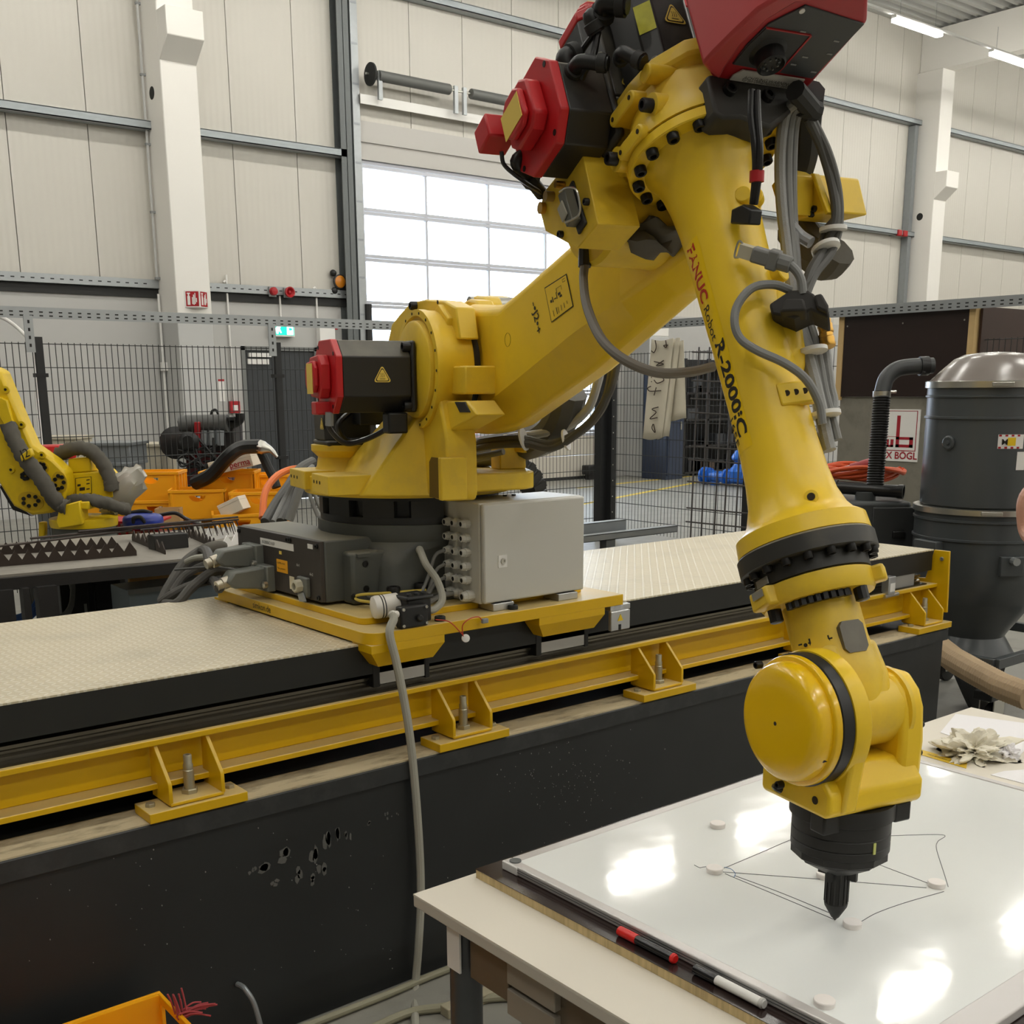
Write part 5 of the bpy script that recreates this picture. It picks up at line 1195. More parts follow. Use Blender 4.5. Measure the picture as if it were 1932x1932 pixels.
for x in (2.80, 4.90): 
    o = MB().box(x-.035, x+.035, FY-.07, FY-.058, 2.02, 2.30).build('tray_bracket', M_tray, t1, smooth=0)
    for k in range(4): B(x-.008, x+.008, FY-.0715, FY-.0695, 2.06+k*.06, 2.085+k*.06).build('slot', M_hole, o, smooth=0)
t2 = tray((8.93, 9.5, 0), (8.93, 3.2, 0), 2.33, lab='perforated zinc cable tray above the plywood booth')
cab('tray_cable', [tuple(DP(-30, 590, 9.8)), tuple(DP(10, 602, 9.7)), tuple(DP(45, 630, 9.7)), tuple(DP(65, 660, 9.6)), tuple(DP(70, 760, 9.6)), tuple(DP(80, 850, 9.6))], .016, M_white, 'pale cable drooping from the tray down the left fence post')
# ================================================================== fittings on the back wall
d2 = empty('door_2', (0, 0, 0), kind='structure'); d2['label'] = 'anthracite steel door in the grey plinth'
M_anth = mat('anthracite', (52, 55, 58), .5)
for x0, x1 in ((8.06, 8.66), (8.67, 9.27)): B(x0, x1, YW+.02, YW+.07, .01, 2.34).build('door_leaf', M_anth, d2, smooth=0)
for x0, x1, z0, z1 in ((8.0, 8.06, 0, 2.40), (9.27, 9.33, 0, 2.40), (8.0, 9.33, 2.34, 2.40)): B(x0, x1, YW-.02, YW+.08, z0, z1).build('door_frame', mat('door_frame_grey', (120, 122, 120), .5), d2, smooth=0)
B(8.12, 8.50, YW-.04, YW+.02, 2.24, 2.30).build('door_closer', M_white, d2, smooth=0); B(8.10, 8.46, YW-.02, YW+.02, 2.13, 2.21).build('notice', M_white, d2, smooth=0)
for k in range(22): B(8.08+k*.055, 8.083+k*.055, YW+.0185, YW+.0205, .05, 2.3).build('leaf_bead', mat('anthracite_line', (70, 74, 78), .5), d2, smooth=0)
ex = empty('exit_sign', (0, 0, 0), label='green and white lit emergency exit sign above the dark door', cat='sign')
B(8.47, 8.88, YW-.12, YW, 2.55, 2.77).build('sign_case', M_white, ex, bevel=.004)
M_green = mat('exit_green', (0, 160, 124), .4, emit=(20, 210, 170), emit_s=1.3); M_glowwhite = mat('exit_white', (235, 250, 250), .4, emit=(210, 250, 255), emit_s=1.6)
B(8.485, 8.865, YW-.124, YW-.12, 2.575, 2.755).build('sign_face', M_green, ex, smooth=0)
MB().prism([(8.74, 2.58), (8.85, 2.58), (8.85, 2.745), (8.74, 2.745)], 1, YW-.1255, YW-.124).build('pictogram_door', M_glowwhite, ex, smooth=0)
MB().prism([(8.77, 2.665), (8.80, 2.70), (8.80, 2.68), (8.83, 2.68), (8.83, 2.65), (8.80, 2.65), (8.80, 2.63)], 1, YW-.1265, YW-.1255).build('pictogram_arrow', M_green, ex, smooth=0)
MB().prism([(8.56, 2.59), (8.59, 2.59), (8.60, 2.64), (8.63, 2.60), (8.65, 2.61), (8.62, 2.67), (8.64, 2.70), (8.60, 2.735), (8.57, 2.70), (8.54, 2.67)], 1, YW-.1255, YW-.124).build('pictogram_person', M_glowwhite, ex, smooth=0)
fs_ = empty('fire_sign', (0, 0, 0), label='red folded fire extinguisher sign on the white column', cat='sign')
xl, xm, xr = 6.86, 7.035, 7.21
for nm, (xa, ya), (xb, yb) in (('sign_wing', (xl, 15.885), (xm, 15.76)), ('sign_wing', (xm, 15.76), (xr, 15.885))):
    d = Vector((xb-xa, yb-ya, 0)); L_ = d.length; d.normalize(); n = Vector((d.y, -d.x, 0)); z0, z1 = 2.89, 3.12
    def pl_(u0, u1, v0, v1, off, m, nm2, par):
        P = [Vector((xa, ya, 0))+d*(L_*u)+n*off+Vector((0, 0, z0+(z1-z0)*v)) for u, v in ((u0, v0), (u1, v0), (u1, v1), (u0, v1))]
        Q = [p-n*.002 for p in P]
        return MB().add([tuple(p) for p in P+Q], [(0, 1, 2, 3), (4, 7, 6, 5), (0, 4, 5, 1), (1, 5, 6, 2), (2, 6, 7, 3), (3, 7, 4, 0)]).build(nm2, m, par, smooth=0)
    w_ = pl_(0, 1, 0, 1, .0, M_white, nm, fs_)
    pl_(.10, .94, .06, .94, .003, M_red, 'sign_field', w_)
    for u0, u1, v0, v1 in ((.20, .38, .14, .66), (.24, .34, .66, .80), (.18, .40, .80, .86), (.50, .56, .18, .6), (.58, .66, .15, .75), (.68, .74, .2, .85), (.76, .82, .3, .55)): pl_(u0, u1, v0, v1, .006, M_white, 'pictogram', w_)
for (px, py, lab) in ((513, 550, 'round red alarm beacon on the wall tray beside the siren'), (541, 552, 'red alarm siren with round horn on the wall tray')):
    p = atY(px, py, YW-.07); o = empty('wall_alarm', (p.x, p.y, p.z), label=lab, cat='alarm')
    B(-.06, .06, -.03, .0, -.08, .07).build('back_plate', M_grey, o, bevel=.005)
    MB().lathe((0, -.03, 0), (0, -1, 0), [(0, .06), (.05, .062), (.07, .05), (.075, .0)] if px < 520 else [(0, .05), (.03, .055), (.05, .078), (.09, .082), (.092, .066), (.05, .03), (.075, .02), (.078, 0)], 20).build('housing', M_red, o)
am = empty('warning_lamp', tuple(atY(634, 532, YW-.02)), label='amber round warning lamp between two black balls on the wall', cat='lamp')
MB().lathe((0.03, 0, 0), (0, -1, 0), [(0, .06), (.04, .11), (.08, .115), (.085, .095)], 24).build('lamp_ring', M_black, am); MB().lathe((.03, -.086, 0), (0, -1, 0), [(0, .095), (.01, .08), (.015, .001)], 24).build('amber_lens', mat('amber', (196, 120, 24), .3), am)
for dx, dz in ((-.07, .13), (-.06, -.14)): MB().ico((dx, -.04, dz), .055, 2).build('ball_mount', M_black, am)
for px, y0, z0, z1 in ((428, 0, .6, 3.32), (527, 0, 2.78, 3.18), (596, 0, 2.3, 3.30), (666, 0, 1.0, 3.4)):
    x = atY(px, 555, YW-.02).x; struct(MB().tube([(x, YW-.03, z0), (x, YW-.03, z1-.1), (x, YW-.03, z1-.03), (x-.03, YW-.05, z1+.02), (x-.06, YW-.05, z1)] if z1 > 3.2 else [(x, YW-.03, z0), (x, YW-.03, z1)], .016, 8).build('trim_conduit', M_white))
o = empty('wall_cabinet', (0, 0, 0), label='small white wall cabinet with a red strip beside the door post', cat='cabinet'); p = atY(612, 628, YW)
B(p.x-.15, p.x+.13, YW-.12, YW, p.z-.20, p.z+.19).build('case', M_white, o, bevel=.004); B(p.x+.14, p.x+.19, YW-.1, YW, p.z+.05, p.z+.17).build('red_strip', M_red, o, smooth=0)
p = atY(441, 768, YW); o = empty('fire_call_point', (0, 0, 0), label='small red fire call point box beside the dark door', cat='call point')
B(p.x-.08, p.x+.08, YW-.06, YW, p.z-.09, p.z+.09).build('case', M_red, o, bevel=.004); B(p.x-.04, p.x+.04, YW-.063, YW-.06, p.z-.05, p.z+.03).build('window', M_white, o, smooth=0)
p = atY(418, 737, YW); o = B(p.x-.05, p.x+.05, YW-.008, YW-.001, p.z-.16, p.z+.17).build('wall_notice', M_white, smooth=0); tag(o, 'narrow white notice with red edge on the plinth', 'notice')
B(p.x-.05, p.x+.05, YW-.0095, YW-.008, p.z+.14, p.z+.17).build('red_edge', M_red, o, smooth=0)
# ================================================================== second robot at the cell edge
M_y2 = mat('small_robot_yellow', (232, 196, 20), .4, var=.1, var_scale=4, dirt=(150, 120, 40), dirt_amt=.3)
R2D = 6.75
r2 = empty('handling_robot', (0, 0, 0), label='smaller yellow robot with grey cable jacket beside the orange crates', cat='robot')
ctr = DP(160, 1000, R2D); ctr.z = 0
VX = Vector((math.sin(YAW), -math.cos(YAW), 0)); VY = Vector((math.cos(YAW), math.sin(YAW), 0)); VZ = Vector((0, 0, 1))
# local sketch plane facing the cell: u to the right, v up, w towards the viewer
def S2(px, py, w=0.0):
    P0 = ctr-VY*w; n = np.array(VY); d = ray(px, py); t = ((np.array(P0)-np.array([0, 0, CAM_H]))@n)/(d@n); return Vector(np.array([0, 0, CAM_H])+t*d)
def plate2(pts, w0, w1, nm, m, par=None, bev=.008):
    P = [S2(x, y, w0) for x, y in pts]; Q = [p+VY*(w0-w1) for p in P]; n = len(P)
    return MB().add([tuple(p) for p in P+Q], [tuple(range(n)), tuple(range(n, 2*n))[::-1]]+[(i, n+i, n+(i+1) % n, (i+1) % n) for i in range(n)]).build(nm, m, par or r2, bevel=bev, fix=True)
zb = S2(160, 1020).z
MB().lathe((ctr.x, ctr.y, zb-.06), (0, 0, 1), [(0, .20), (.03, .20), (.035, .185), (.08, .185), (.10, .18), (.15, .178)], 40).build('base_casting', M_base_r, r2)
MB().box(ctr.x-.24, ctr.x+.24, ctr.y-.24, ctr.y+.24, zb-.10, zb-.055).build('base_plate', M_base_r, r2, bevel=.006)
for dx in (-.2, .2):
    for dy in (-.2, .2): MB().box(ctr.x+dx-.04, ctr.x+dx+.04, ctr.y+dy-.04, ctr.y+dy+.04, 0, zb-.1).build('stand_leg', M_blackm, r2, smooth=0)
MB().lathe((ctr.x, ctr.y, zb+.09), (0, 0, 1), [(0, .19), (.02, .195), (.05, .195), (.06, .15)], 40).build('turntable', M_y2, r2)
plate2([(125, 945), (132, 893), (190, 889), (212, 915), (214, 938), (170, 948)], .0, -.25, 'waist_housing', M_y2)
plate2([(128, 893), (128, 866), (170, 862), (172, 890)], .0, -.14, 'waist_box', M_y2)
lbl = plate2([(142, 902), (172, 899), (173, 931), (143, 934)], .004, .0, 'info_plate', M_ink, bev=0); plate2([(143, 903), (171, 900), (172, 930), (144, 933)], .006, .004, 'info_field', M_y2, lbl, 0)
for pts in (((146, 914), (152, 913), (152, 917), (146, 918)), ((150, 920), (160, 919), (160, 925), (150, 926)), ((163, 905), (169, 904), (169, 906), (163, 907)), ((163, 912), (169, 911), (169, 913), (163, 914)), ((163, 922), (169, 921), (169, 923), (163, 924))): plate2(pts, .008, .006, 'info_print', M_ink, lbl, 0)
arm2 = [(-60, 760), (-20, 690), (0, 700), (25, 760), (60, 840), (100, 868), (122, 890), (126, 925), (118, 950), (95, 968), (60, 972), (25, 955), (0, 915), (-30, 870)]
a2 = plate2(arm2, .16, .02, 'lower_arm', M_y2, bev=.015)
plate2([(0, 920), (24, 962), (60, 974), (50, 966), (20, 945), (2, 915)], .0, -.05, 'arm_gap', M_black, a2, 0)
plate2([(-10, 745), (12, 755), (24, 796), (10, 806), (-10, 770)], .19, .16, 'arm_cover', M_y2, a2, .004)
for cx, cy, rx, ry, rot in ((58, 945, 25, 16, .35), (112, 910, 14, 21, -.2), (78, 882, 14, 12, .6), (48, 898, 11, 9, .4)):
    pr = []
    for k in range(24):
        t_ = 2*PI*k/24; x_, y_ = rx*math.cos(t_), ry*math.sin(t_); pr.append((cx+x_*math.cos(rot)-y_*math.sin(rot), cy+x_*math.sin(rot)+y_*math.cos(rot)))
    pk = plate2(pr, .166, .158, 'bolt_pocket', mat('pocket_yellow', (196, 160, 20), .5), a2, 0)
    for k in range(7):
        t_ = 2*PI*k/7; q = S2(cx+rx*.62*math.cos(t_)*math.cos(rot), cy+ry*.6*math.sin(t_), .167); MB().lathe(q, -VY, [(0, .012), (.008, .011)], 8).build('pocket_bolt', M_screw, pk)
for cx, cy in ((12, 735), (42, 801), (80, 858), (22, 886)):
    q = S2(cx, cy, .16); o = MB().lathe(q, -VY, [(0, .022), (.012, .02)], 16).build('arm_boss', M_y2, a2); MB().lathe(q-VY*.012, -VY, [(0, .008), (.004, .008)], 8).build('boss_screw', M_screw, o)
plate2([(105, 985), (112, 955), (150, 945), (155, 990), (110, 998)], .22, .10, 'front_bracket', M_y2)
plate2([(140, 960), (140, 948), (168, 946), (168, 962)], .20, .08, 'front_tab', M_y2)
plate2([(72, 985), (84, 985), (84, 1012), (72, 1014)], .05, .0, 'rear_foot', M_y2)
b = MB().tube([S2(15, 800, .2), S2(30, 835, .22), S2(48, 866, .24), S2(75, 900, .24), S2(95, 932, .23), S2(112, 952, .2), S2(128, 957, .2)], .045, 12); rr = random.Random(2)
b.v = [tuple(Vector(v)+Vector((rr.uniform(-1, 1), rr.uniform(-1, 1), rr.uniform(-1, 1)))*.006) for v in b.v]; b.build('cable_jacket', M_fabric, r2, smooth=60)
b = MB().tube([S2(110, 858, -.05), S2(140, 846, 0), S2(170, 850, 0), S2(192, 872, 0), S2(206, 900, 0), S2(212, 925, 0)], .042, 12); b.v = [tuple(Vector(v)+Vector((rr.uniform(-1, 1), rr.uniform(-1, 1), rr.uniform(-1, 1)))*.006) for v in b.v]; b.build('cable_jacket', M_fabric, r2, smooth=60)
b = MB().tube([S2(135, 945, .1), S2(165, 943, .15), S2(195, 948, .15), S2(220, 956, .12), S2(240, 962, .05)], .036, 12); b.v = [tuple(Vector(v)+Vector((rr.uniform(-1, 1), rr.uniform(-1, 1), rr.uniform(-1, 1)))*.006) for v in b.v]; b.build('cable_jacket', M_fabric, r2, smooth=60)
jl = plate2([(37, 860), (56, 845), (62, 860), (40, 872)], .30, .26, 'axis_plate', M_y2)
q0 = S2(42, 866, .301); text('lettering', 'J2', M_ink, q0, VX+VZ*.35, VZ-VX*.35, .07, jl)
(B(*[v for v in (S2(95, 850, -.25).x-.12, S2(95, 850, -.25).x+.14, S2(95, 850, -.25).y-.05, S2(95, 850, -.25).y+.1, S2(95, 858).z-.04, S2(95, 843).z)]).build('red_motor_cap', M_motred, r2, bevel=.01))
for k in ('label', 'category'):
    if k in bpy.data.objects['red_motor_cap']: del bpy.data.objects['red_motor_cap'][k]
b = MB().ico((0, 0, 0), 1, 3, .0); from mathutils import noise
c = S2(232, 925, -.1); b.v = [tuple(c+VX*(v[0]*.14)*(1+.5*noise.noise(Vector(v)*3))+VZ*(v[2]*.11+v[0]*.08)*(1+.5*noise.noise(Vector(v)*4))+VY*(v[1]*.1)) for v in b.v]
tag(b.build('plastic_bag', mat('clear_film', (196, 190, 176), .25, trans=.35), smooth=30), 'crumpled clear plastic film between the small robot and the crates', 'film')
# ================================================================== crates and boxes
ck = crate(.30, .40, .22); 
def place(src, first, c, rz, lab, grp):
    o = src if first else copy_tree(src); o.location = c; o.rotation_euler = (0, 0, rz); tag(o, lab, 'crate', grp); return o
def floorpt(px, py, d): p = DP(px, py, d); return p
CZ = YAW-PI/2
spots = [(292, 888, 8.60, 0, 'orange crate with half-moon grip on top of the stack beside the small robot'), (300, 941, 8.55, 0, 'orange crate second from the top, under the gripped one beside the small robot'), (215, 945, 8.75, 0, 'orange crate half hidden behind the grey cable jacket'),
         (434, 887, 8.60, 0, 'orange crate carrying the white carton'), (436, 938, 8.62, 0, 'orange crate below the one with the white carton'), (375, 921, 8.45, .1, 'orange crate standing alone beside the stack with the white carton'),
         (510, 893, 8.9, 0, 'orange crate with the welding torch lying in it'), (492, 925, 8.3, 0, 'orange crate with a smooth rim close to the orange hose'), (455, 966, 8.2, .2, 'orange crate under the tilted cardboard box'), (490, 958, 8.5, 0, 'lowest orange crate behind the grey channel')]
stz = None
for i, (px, py, d, rot, lab) in enumerate(spots):
    p = DP(px, py, d); place(ck, i == 0, (p.x, p.y, p.z-.22), CZ+rot+.06+PI/2, lab, 'orange crates')
st = empty('storage_bench', (0, 0, 0), label='low dark bench under the orange crates', cat='bench')
pA, pB = DP(180, 985, 8.7), DP(545, 985, 8.5)
zst = .62
MB().bar((pA.x, pA.y, zst), (pB.x, pB.y, zst), .7, .03).build('bench_top', M_blackm, st, smooth=0)
for t in (.05, .5, .95):
    for s in (-.3, .3):
        c = pA.lerp(pB, t)+VY*s; B(c.x-.02, c.x+.02, c.y-.02, c.y+.02, 0, zst).build('leg', M_blackm, st, smooth=0)
def carton(px, py, d, w, dp, h, rz, tilt, m, lab, nm='cardboard_box', openbox=False):
    p = DP(px, py, d); r = empty(nm, (p.x, p.y, p.z), label=lab, cat='box'); r.rotation_euler = (tilt[0], tilt[1], rz)
    if openbox:
        for a_ in ((-w/2, w/2, -dp/2, -dp/2+.004, 0, h), (-w/2, w/2, dp/2-.004, dp/2, 0, h), (-w/2, -w/2+.004, -dp/2, dp/2, 0, h), (w/2-.004, w/2, -dp/2, dp/2, 0, h), (-w/2, w/2, -dp/2, dp/2, 0, .004)): B(*a_).build('flap', m, r, smooth=0)
    else:
        B(-w/2, w/2, -dp/2, dp/2, 0, h).build('carton', m, r, bevel=.003); B(-w/2-.001, w/2+.001, -dp/2-.001, dp/2+.001, h*.74, h*.752).build('lid_seam', mat('seam', (150, 140, 124), .8), r, smooth=0)
    return r
M_card = mat('cardboard', (186, 150, 104), .8); M_cardl = mat('pale_carton', (232, 220, 200), .7)
pb = carton(447, 886, 8.55, .33, .30, .10, CZ, (0, -.22, 0), M_cardl, 'white carton with red lettering lying tilted on an orange crate', 'white_carton')
text('lettering', 'perma', mat('perma_red', (180, 40, 50), .5), (-.01, -.1515, .022), (1, 0, 0), (0, 0, 1), .062, pb, bold=.01)
B(0, .15, -.1512, -.150, .012, .016).build('underline', mat('perma_red', (180, 40, 50), .5), pb, smooth=0)
carton(320, 985, 8.0, .17, .14, .10, CZ+.1, (0, 0, 0), M_card, 'small open brown cardboard box behind the toothed bars', openbox=True)
carton(447, 968, 8.1, .18, .13, .10, CZ-.2, (.0, -.42, 0), M_cardl, 'tilted pale carton on an orange crate rim')
cab('torch_hose', [tuple(DP(368, 912, 8.4)), tuple(DP(400, 895, 8.3)), tuple(DP(430, 862, 8.2)), tuple(DP(455, 845, 8.2)), tuple(DP(490, 842, 8.2))], .052, M_cableb, 'thick black torch hose arching over the orange crates', 'hose')
w_ = MB().tube([DP(488, 842, 8.2), DP(497, 845, 8.2), DP(512, 850, 8.2), DP(523, 862, 8.2)], .03, 10, radii=[.052, .05, .022, .010]).build('welding_torch_neck', M_chrome); tag(w_, 'curved chrome welding torch neck at the black hose end', 'torch')
cab('ribbed_torch_grip', [tuple(DP(492, 852, 8.3)), tuple(DP(505, 880, 8.3)), tuple(DP(515, 900, 8.3)), tuple(DP(522, 920, 8.3))], .034, M_rubber, 'black ribbed torch handle hanging in the crate', 'torch')
# ================================================================== machinery and storage beyond the fence
en = empty('diesel_engine', (0, 0, 0), label='dark diesel engine on a stand behind the mesh fence', cat='engine')
E0 = DP(385, 850, 11.3)
def S3(px, py, w=0.0): 
    P0 = E0-VY*w; n = np.array(VY); d = ray(px, py); t = ((np.array(P0)-np.array([0, 0, CAM_H]))@n)/(d@n); return Vector(np.array([0, 0, CAM_H])+t*d)
def pl3(pts, w0, w1, nm, m, par=en, bev=.01):
    P = [S3(x, y, w0) for x, y in pts]; Q = [p+VY*(w0-w1) for p in P]; n = len(P)
    return MB().add([tuple(p) for p in P+Q], [tuple(range(n)), tuple(range(n, 2*n))[::-1]]+[(i, n+i, n+(i+1) % n, (i+1) % n) for i in range(n)]).build(nm, m, par, bevel=bev, fix=True)
M_eng = mat('engine_black', (42, 40, 40), .45, var=.4, var_scale=12, dirt=(90, 70, 60), dirt_amt=.4)
M_engr = mat('engine_maroon', (92, 34, 36), .55, var=.3)
pl3([(335, 800), (440, 795), (442, 850), (335, 855)], .1, -.3, 'engine_block', M_eng); pl3([(350, 850), (435, 850), (432, 915), (352, 915)], .05, -.3, 'crankcase', M_engr)
MB().tube([S3(340, 800, .15), S3(430, 798, .15)], .085, 16, smooth=False).build('air_filter', mat('engine_grey', (92, 92, 90), .5), en)
pl3([(366, 796), (376, 796), (376, 870), (366, 870)], .28, .2, 'red_strap', M_red)
MB().lathe(S3(335, 835, .1), -VY, [(0, .16), (.08, .16), (.10, .12), (.12, .05)], 20).build('flywheel_housing', M_eng, en); MB().lathe(S3(360, 833, .25), -VY, [(0, .08), (.06, .10), (.10, .06)], 16).build('pulley', M_black, en)
for px in (385, 400, 415): MB().cyl(S3(px, 812, .22), S3(px, 840, .22), .04, 12).build('oil_filter', M_steel, en)
MB().tube([S3(425, 800, .1), S3(440, 800, .1), S3(452, 792, .1), S3(452, 780, .1)], .045, 12).build('intake_pipe', M_black, en)
pl3([(334, 793), (442, 786), (442, 793), (334, 799)], .2, .1, 'lifting_frame', M_blackm)
for a_ in range(9): MB().tube([S3(330+rr.uniform(0, 110), 820+rr.uniform(0, 30), .3), S3(330+rr.uniform(0, 110), 850+rr.uniform(0, 30), .32), S3(330+rr.uniform(0, 110), 860+rr.uniform(0, 40), .28)], .012, 6).build('engine_hose', M_black, en)
MB().tube([S3(397, 790, .1), S3(400, 776, .1), S3(408, 774, .1), S3(414, 790, .1)], .012, 8).build('lifting_eye', M_black, en)
for px in (350, 430): 
    p = S3(px, 915, -.1); B(p.x-.04, p.x+.04, p.y-.04, p.y+.04, 0, p.z).build('stand_leg', M_blackm, en, smooth=0)
for (px0, px1, py0, py1, d, m, lab) in ((178, 262, 836, 873, 10.6, 'steel', 'grey steel chest behind the mesh fence'), (202, 260, 873, 905, 10.6, 'steel', 'lower grey steel chest with bright edge behind the fence'), (268, 320, 838, 905, 11.6, 'cream', 'pale crate of flat parts behind the mesh fence'), (70, 160, 825, 870, 12.0, 'cream2', 'stack of cream plastic trays behind the small robot')):
    a_, b_ = DP(px0, py1, d), DP(px1, py0, d); r = empty('storage_chest' if m == 'steel' else 'parts_crate', (0, 0, 0), label=lab, cat='chest' if m == 'steel' else 'crate')
    w_ = abs((b_-a_).dot(VX)); c = (a_+b_)/2; h0 = DP(px0, py1, d).z; h1 = DP(px0, py0, d).z
    mm_ = M_steel if m == 'steel' else mat('cream_plastic', (198, 190, 170), .7, var=.2)
    MB().obox((c.x, c.y, (h0+h1)/2), VX, VY, VZ, w_/2, .25, (h1-h0)/2).build('body', mm_, r, bevel=.01)
    MB().obox((c.x, c.y, h1), VX, VY, VZ, w_/2+.02, .27, .015).build('lid_rim', mm_, r, bevel=.004)
    if h0 > .05:
        for s in (-1, 1): MB().obox((c+VX*(s*w_*.4)+Vector((0, 0, h0/2-c.z))), VX, VY, VZ, .03, .2, h0/2).build('foot', M_steeld, r, smooth=0)
# ================================================================== welding table with toothed bars, left behind the deck
M_wt = mat('weld_table_top', (140, 134, 124), .6, var=.2, var_scale=6, dirt=(70, 64, 58), dirt_amt=.4)
M_dark = mat('dark_steel', (34, 32, 31), .5, var=.2)
M_rust = mat('comb_steel', (62, 52, 46), .5, metal=.4, var=.3, var_scale=20)
ZW = .92
wt = empty('welding_table', (0, 0, 0), label='dark framed welding table with toothed steel bars behind the deck', cat='table')
tA, tB = atZ(-120, 1096, ZW), atZ(470, 1043, ZW)
tC, tD = atZ(560, 985, ZW), atZ(-60, 1030, ZW)
def slab(P, z0, z1): n = len(P); return MB().add([(p.x, p.y, z0) for p in P]+[(p.x, p.y, z1) for p in P], [tuple(range(n))[::-1], tuple(range(n, 2*n))]+[(i, (i+1) % n, n+(i+1) % n, n+i) for i in range(n)])
slab([tA, tB, tC, tD], ZW-.012, ZW).build('table_top', M_wt, wt, smooth=0, fix=True)
dF = (tB-tA).normalized()
MB().bar(tA+Vector((0, 0, -.04)), tB+Vector((0, 0, -.04)), .05, .055).build('front_rail', M_dark, wt, smooth=0)
for px, w_ in ((8, .07), (48, .03), (88, .085), (440, .07)):
    p = atZ(px, 1090-px*.09, ZW); B(p.x-w_/2, p.x+w_/2, p.y+.01, p.y+.07, 0, ZW-.06).build('leg', M_dark, wt, smooth=0)
q0, q1 = atZ(-120, 1096, ZW), tB
for z in (.66, .30): MB().bar((tA.x, tA.y+.06, z), (tB.x, tB.y+.06, z), .03, .05).build('cross_rail', M_dark, wt, smooth=0)
def comb(p, q, n, h, lab, m=M_rust, grp='toothed steel bars on the welding table', z=ZW):
    """flat bar with a row of triangular teeth, standing on edge"""
    p, q = Vector((p.x, p.y, 0)), Vector((q.x, q.y, 0)); d = (q-p).normalized(); L_ = (q-p).length; nn = Vector((-d.y, d.x, 0)); b = MB(); pts = [(0, 0), (L_, 0), (L_, h*.35)]
    for k in range(n): pts += [(L_*(1-(k+.5)/n), h), (L_*(1-(k+1)/n), h*.35)]
    N_ = len(pts)
    b.add([tuple(p+d*x+nn*.003+Vector((0, 0, z+zz))) for x, zz in pts]+[tuple(p+d*x-nn*.003+Vector((0, 0, z+zz))) for x, zz in pts], [(i, (i+1) % N_, N_+(i+1) % N_, N_+i) for i in range(N_)])
    # faces: base strip and one triangle per tooth, both sides
    for o_ in (0, N_):
        b.f.append((o_+0, o_+1, o_+2, o_+N_-1))
        for k in range(n): i0 = 2+2*k; b.f.append((o_+i0, o_+i0+1, o_+i0+2 if i0+2 < N_ else o_+N_-1))
    o = b.build('toothed_bar', m, smooth=0, fix=True); return tag(o, lab, 'toothed bar', grp)
comb(atZ(-60, 1074, ZW), atZ(258, 1048, ZW), 13, .070, 'long toothed bar nearest the table front edge'); comb(atZ(-60, 1050, ZW), atZ(222, 1034, ZW), 14, .062, 'long toothed bar behind the front one')
comb(atZ(250, 1020, ZW), atZ(312, 1046, ZW), 7, .060, 'short toothed bar pointing at the dark box'); comb(atZ(355, 1012, ZW), atZ(408, 1036, ZW), 8, .055, 'short toothed bar right of the dark box')
comb(atZ(388, 1022, ZW), atZ(450, 1010, ZW), 4, .075, 'white toothed cardboard strip near the connectors', M_white, 'white toothed strips'); comb(atZ(420, 1034, ZW), atZ(470, 1022, ZW), 3, .06, 'small white toothed strip at the connector hoods', M_white, 'white toothed strips')
for i, (a_, b_, lab) in enumerate((((0, 1052), (250, 1018), 'thin steel rod across the toothed bars'), ((60, 1040), (360, 1006), 'long steel rod behind the toothed bars'), ((150, 1030), (450, 998), 'rearmost steel rod on the welding table'))):
    pa, pb_ = atZ(*a_, ZW), atZ(*b_, ZW); tag(MB().cyl((pa.x, pa.y, ZW+.055+.01*i), (pb_.x, pb_.y, ZW+.05+.01*i), .006, 8).build('steel_rod', M_rust), lab, 'rod', 'rods on the welding table')
p = atZ(325, 1036, ZW); o = B(p.x-.09, p.x+.09, p.y, p.y+.09, ZW, ZW+.075).build('steel_block', M_dark, bevel=.003); tag(o, 'dark steel block among the toothed bars', 'block')
# small spiked racks lying behind the block
for i, (a_, b_, n, lab) in enumerate((((265, 1000), (385, 990), 13, 'spiked steel strip over the dark block'), ((310, 995), (440, 985), 12, 'spiked steel strip reaching towards the connectors'), ((400, 985), (450, 980), 6, 'short spiked strip under the cardboard carton'))):
    pa, pb_ = atZ(*a_, ZW+.10), atZ(*b_, ZW+.10); r = empty('spiked_strip', (0, 0, 0), label=lab, cat='steel strip', group='spiked strips on the welding table')
    MB().cyl(pa, pb_, .005, 6).build('bar', M_rust, r)
    for k in range(n):
        c = pa.lerp(pb_, (k+.5)/n); MB().cyl(c, (c.x+.012, c.y-.01, ZW+.035), .0045, 6, r2=.002).build('spike', M_rust, r)
rc = empty('red_crate', (0, 0, 0), label='low red perforated crate under the blue case', cat='crate'); p = DP(255, 1012, 7.3)
for dz0, dz1 in ((0, .02), (.05, .07), (.10, .115)): MB().obox((p.x, p.y, p.z+(dz0+dz1)/2), VX, VY, VZ, .2, .15, (dz1-dz0)/2).build('crate_band', mat('crate_red', (176, 24, 34), .45), rc, bevel=.003)
for k in range(9): MB().obox(p-VY*.145+VX*(-.19+k*.0475)+VZ*.055, VX, VY, VZ, .006, .005, .05).build('crate_slat', mat('crate_red', (176, 24, 34), .45), rc, smooth=0)
MB().obox((p.x, p.y, p.z*.5), VX, VY, VZ, .18, .12, p.z*.5-.001).build('crate_stand', M_dark, rc, smooth=0)
bc = empty('blue_case', (0, 0, 0), label='blue rounded plastic case on the red crate', cat='case'); p = DP(270, 983, 7.05)
b = MB().ico((0, 0, 0), 1, 3); b.v = [tuple(p+VX*(.125*math.copysign(abs(v[0])**.6, v[0]))+VY*(.1*v[1])+VZ*(.052*math.copysign(abs(v[2])**.7, v[2]))) for v in b.v]; b.build('shell', mat('case_blue', (40, 58, 150), .35), bc, smooth=60)
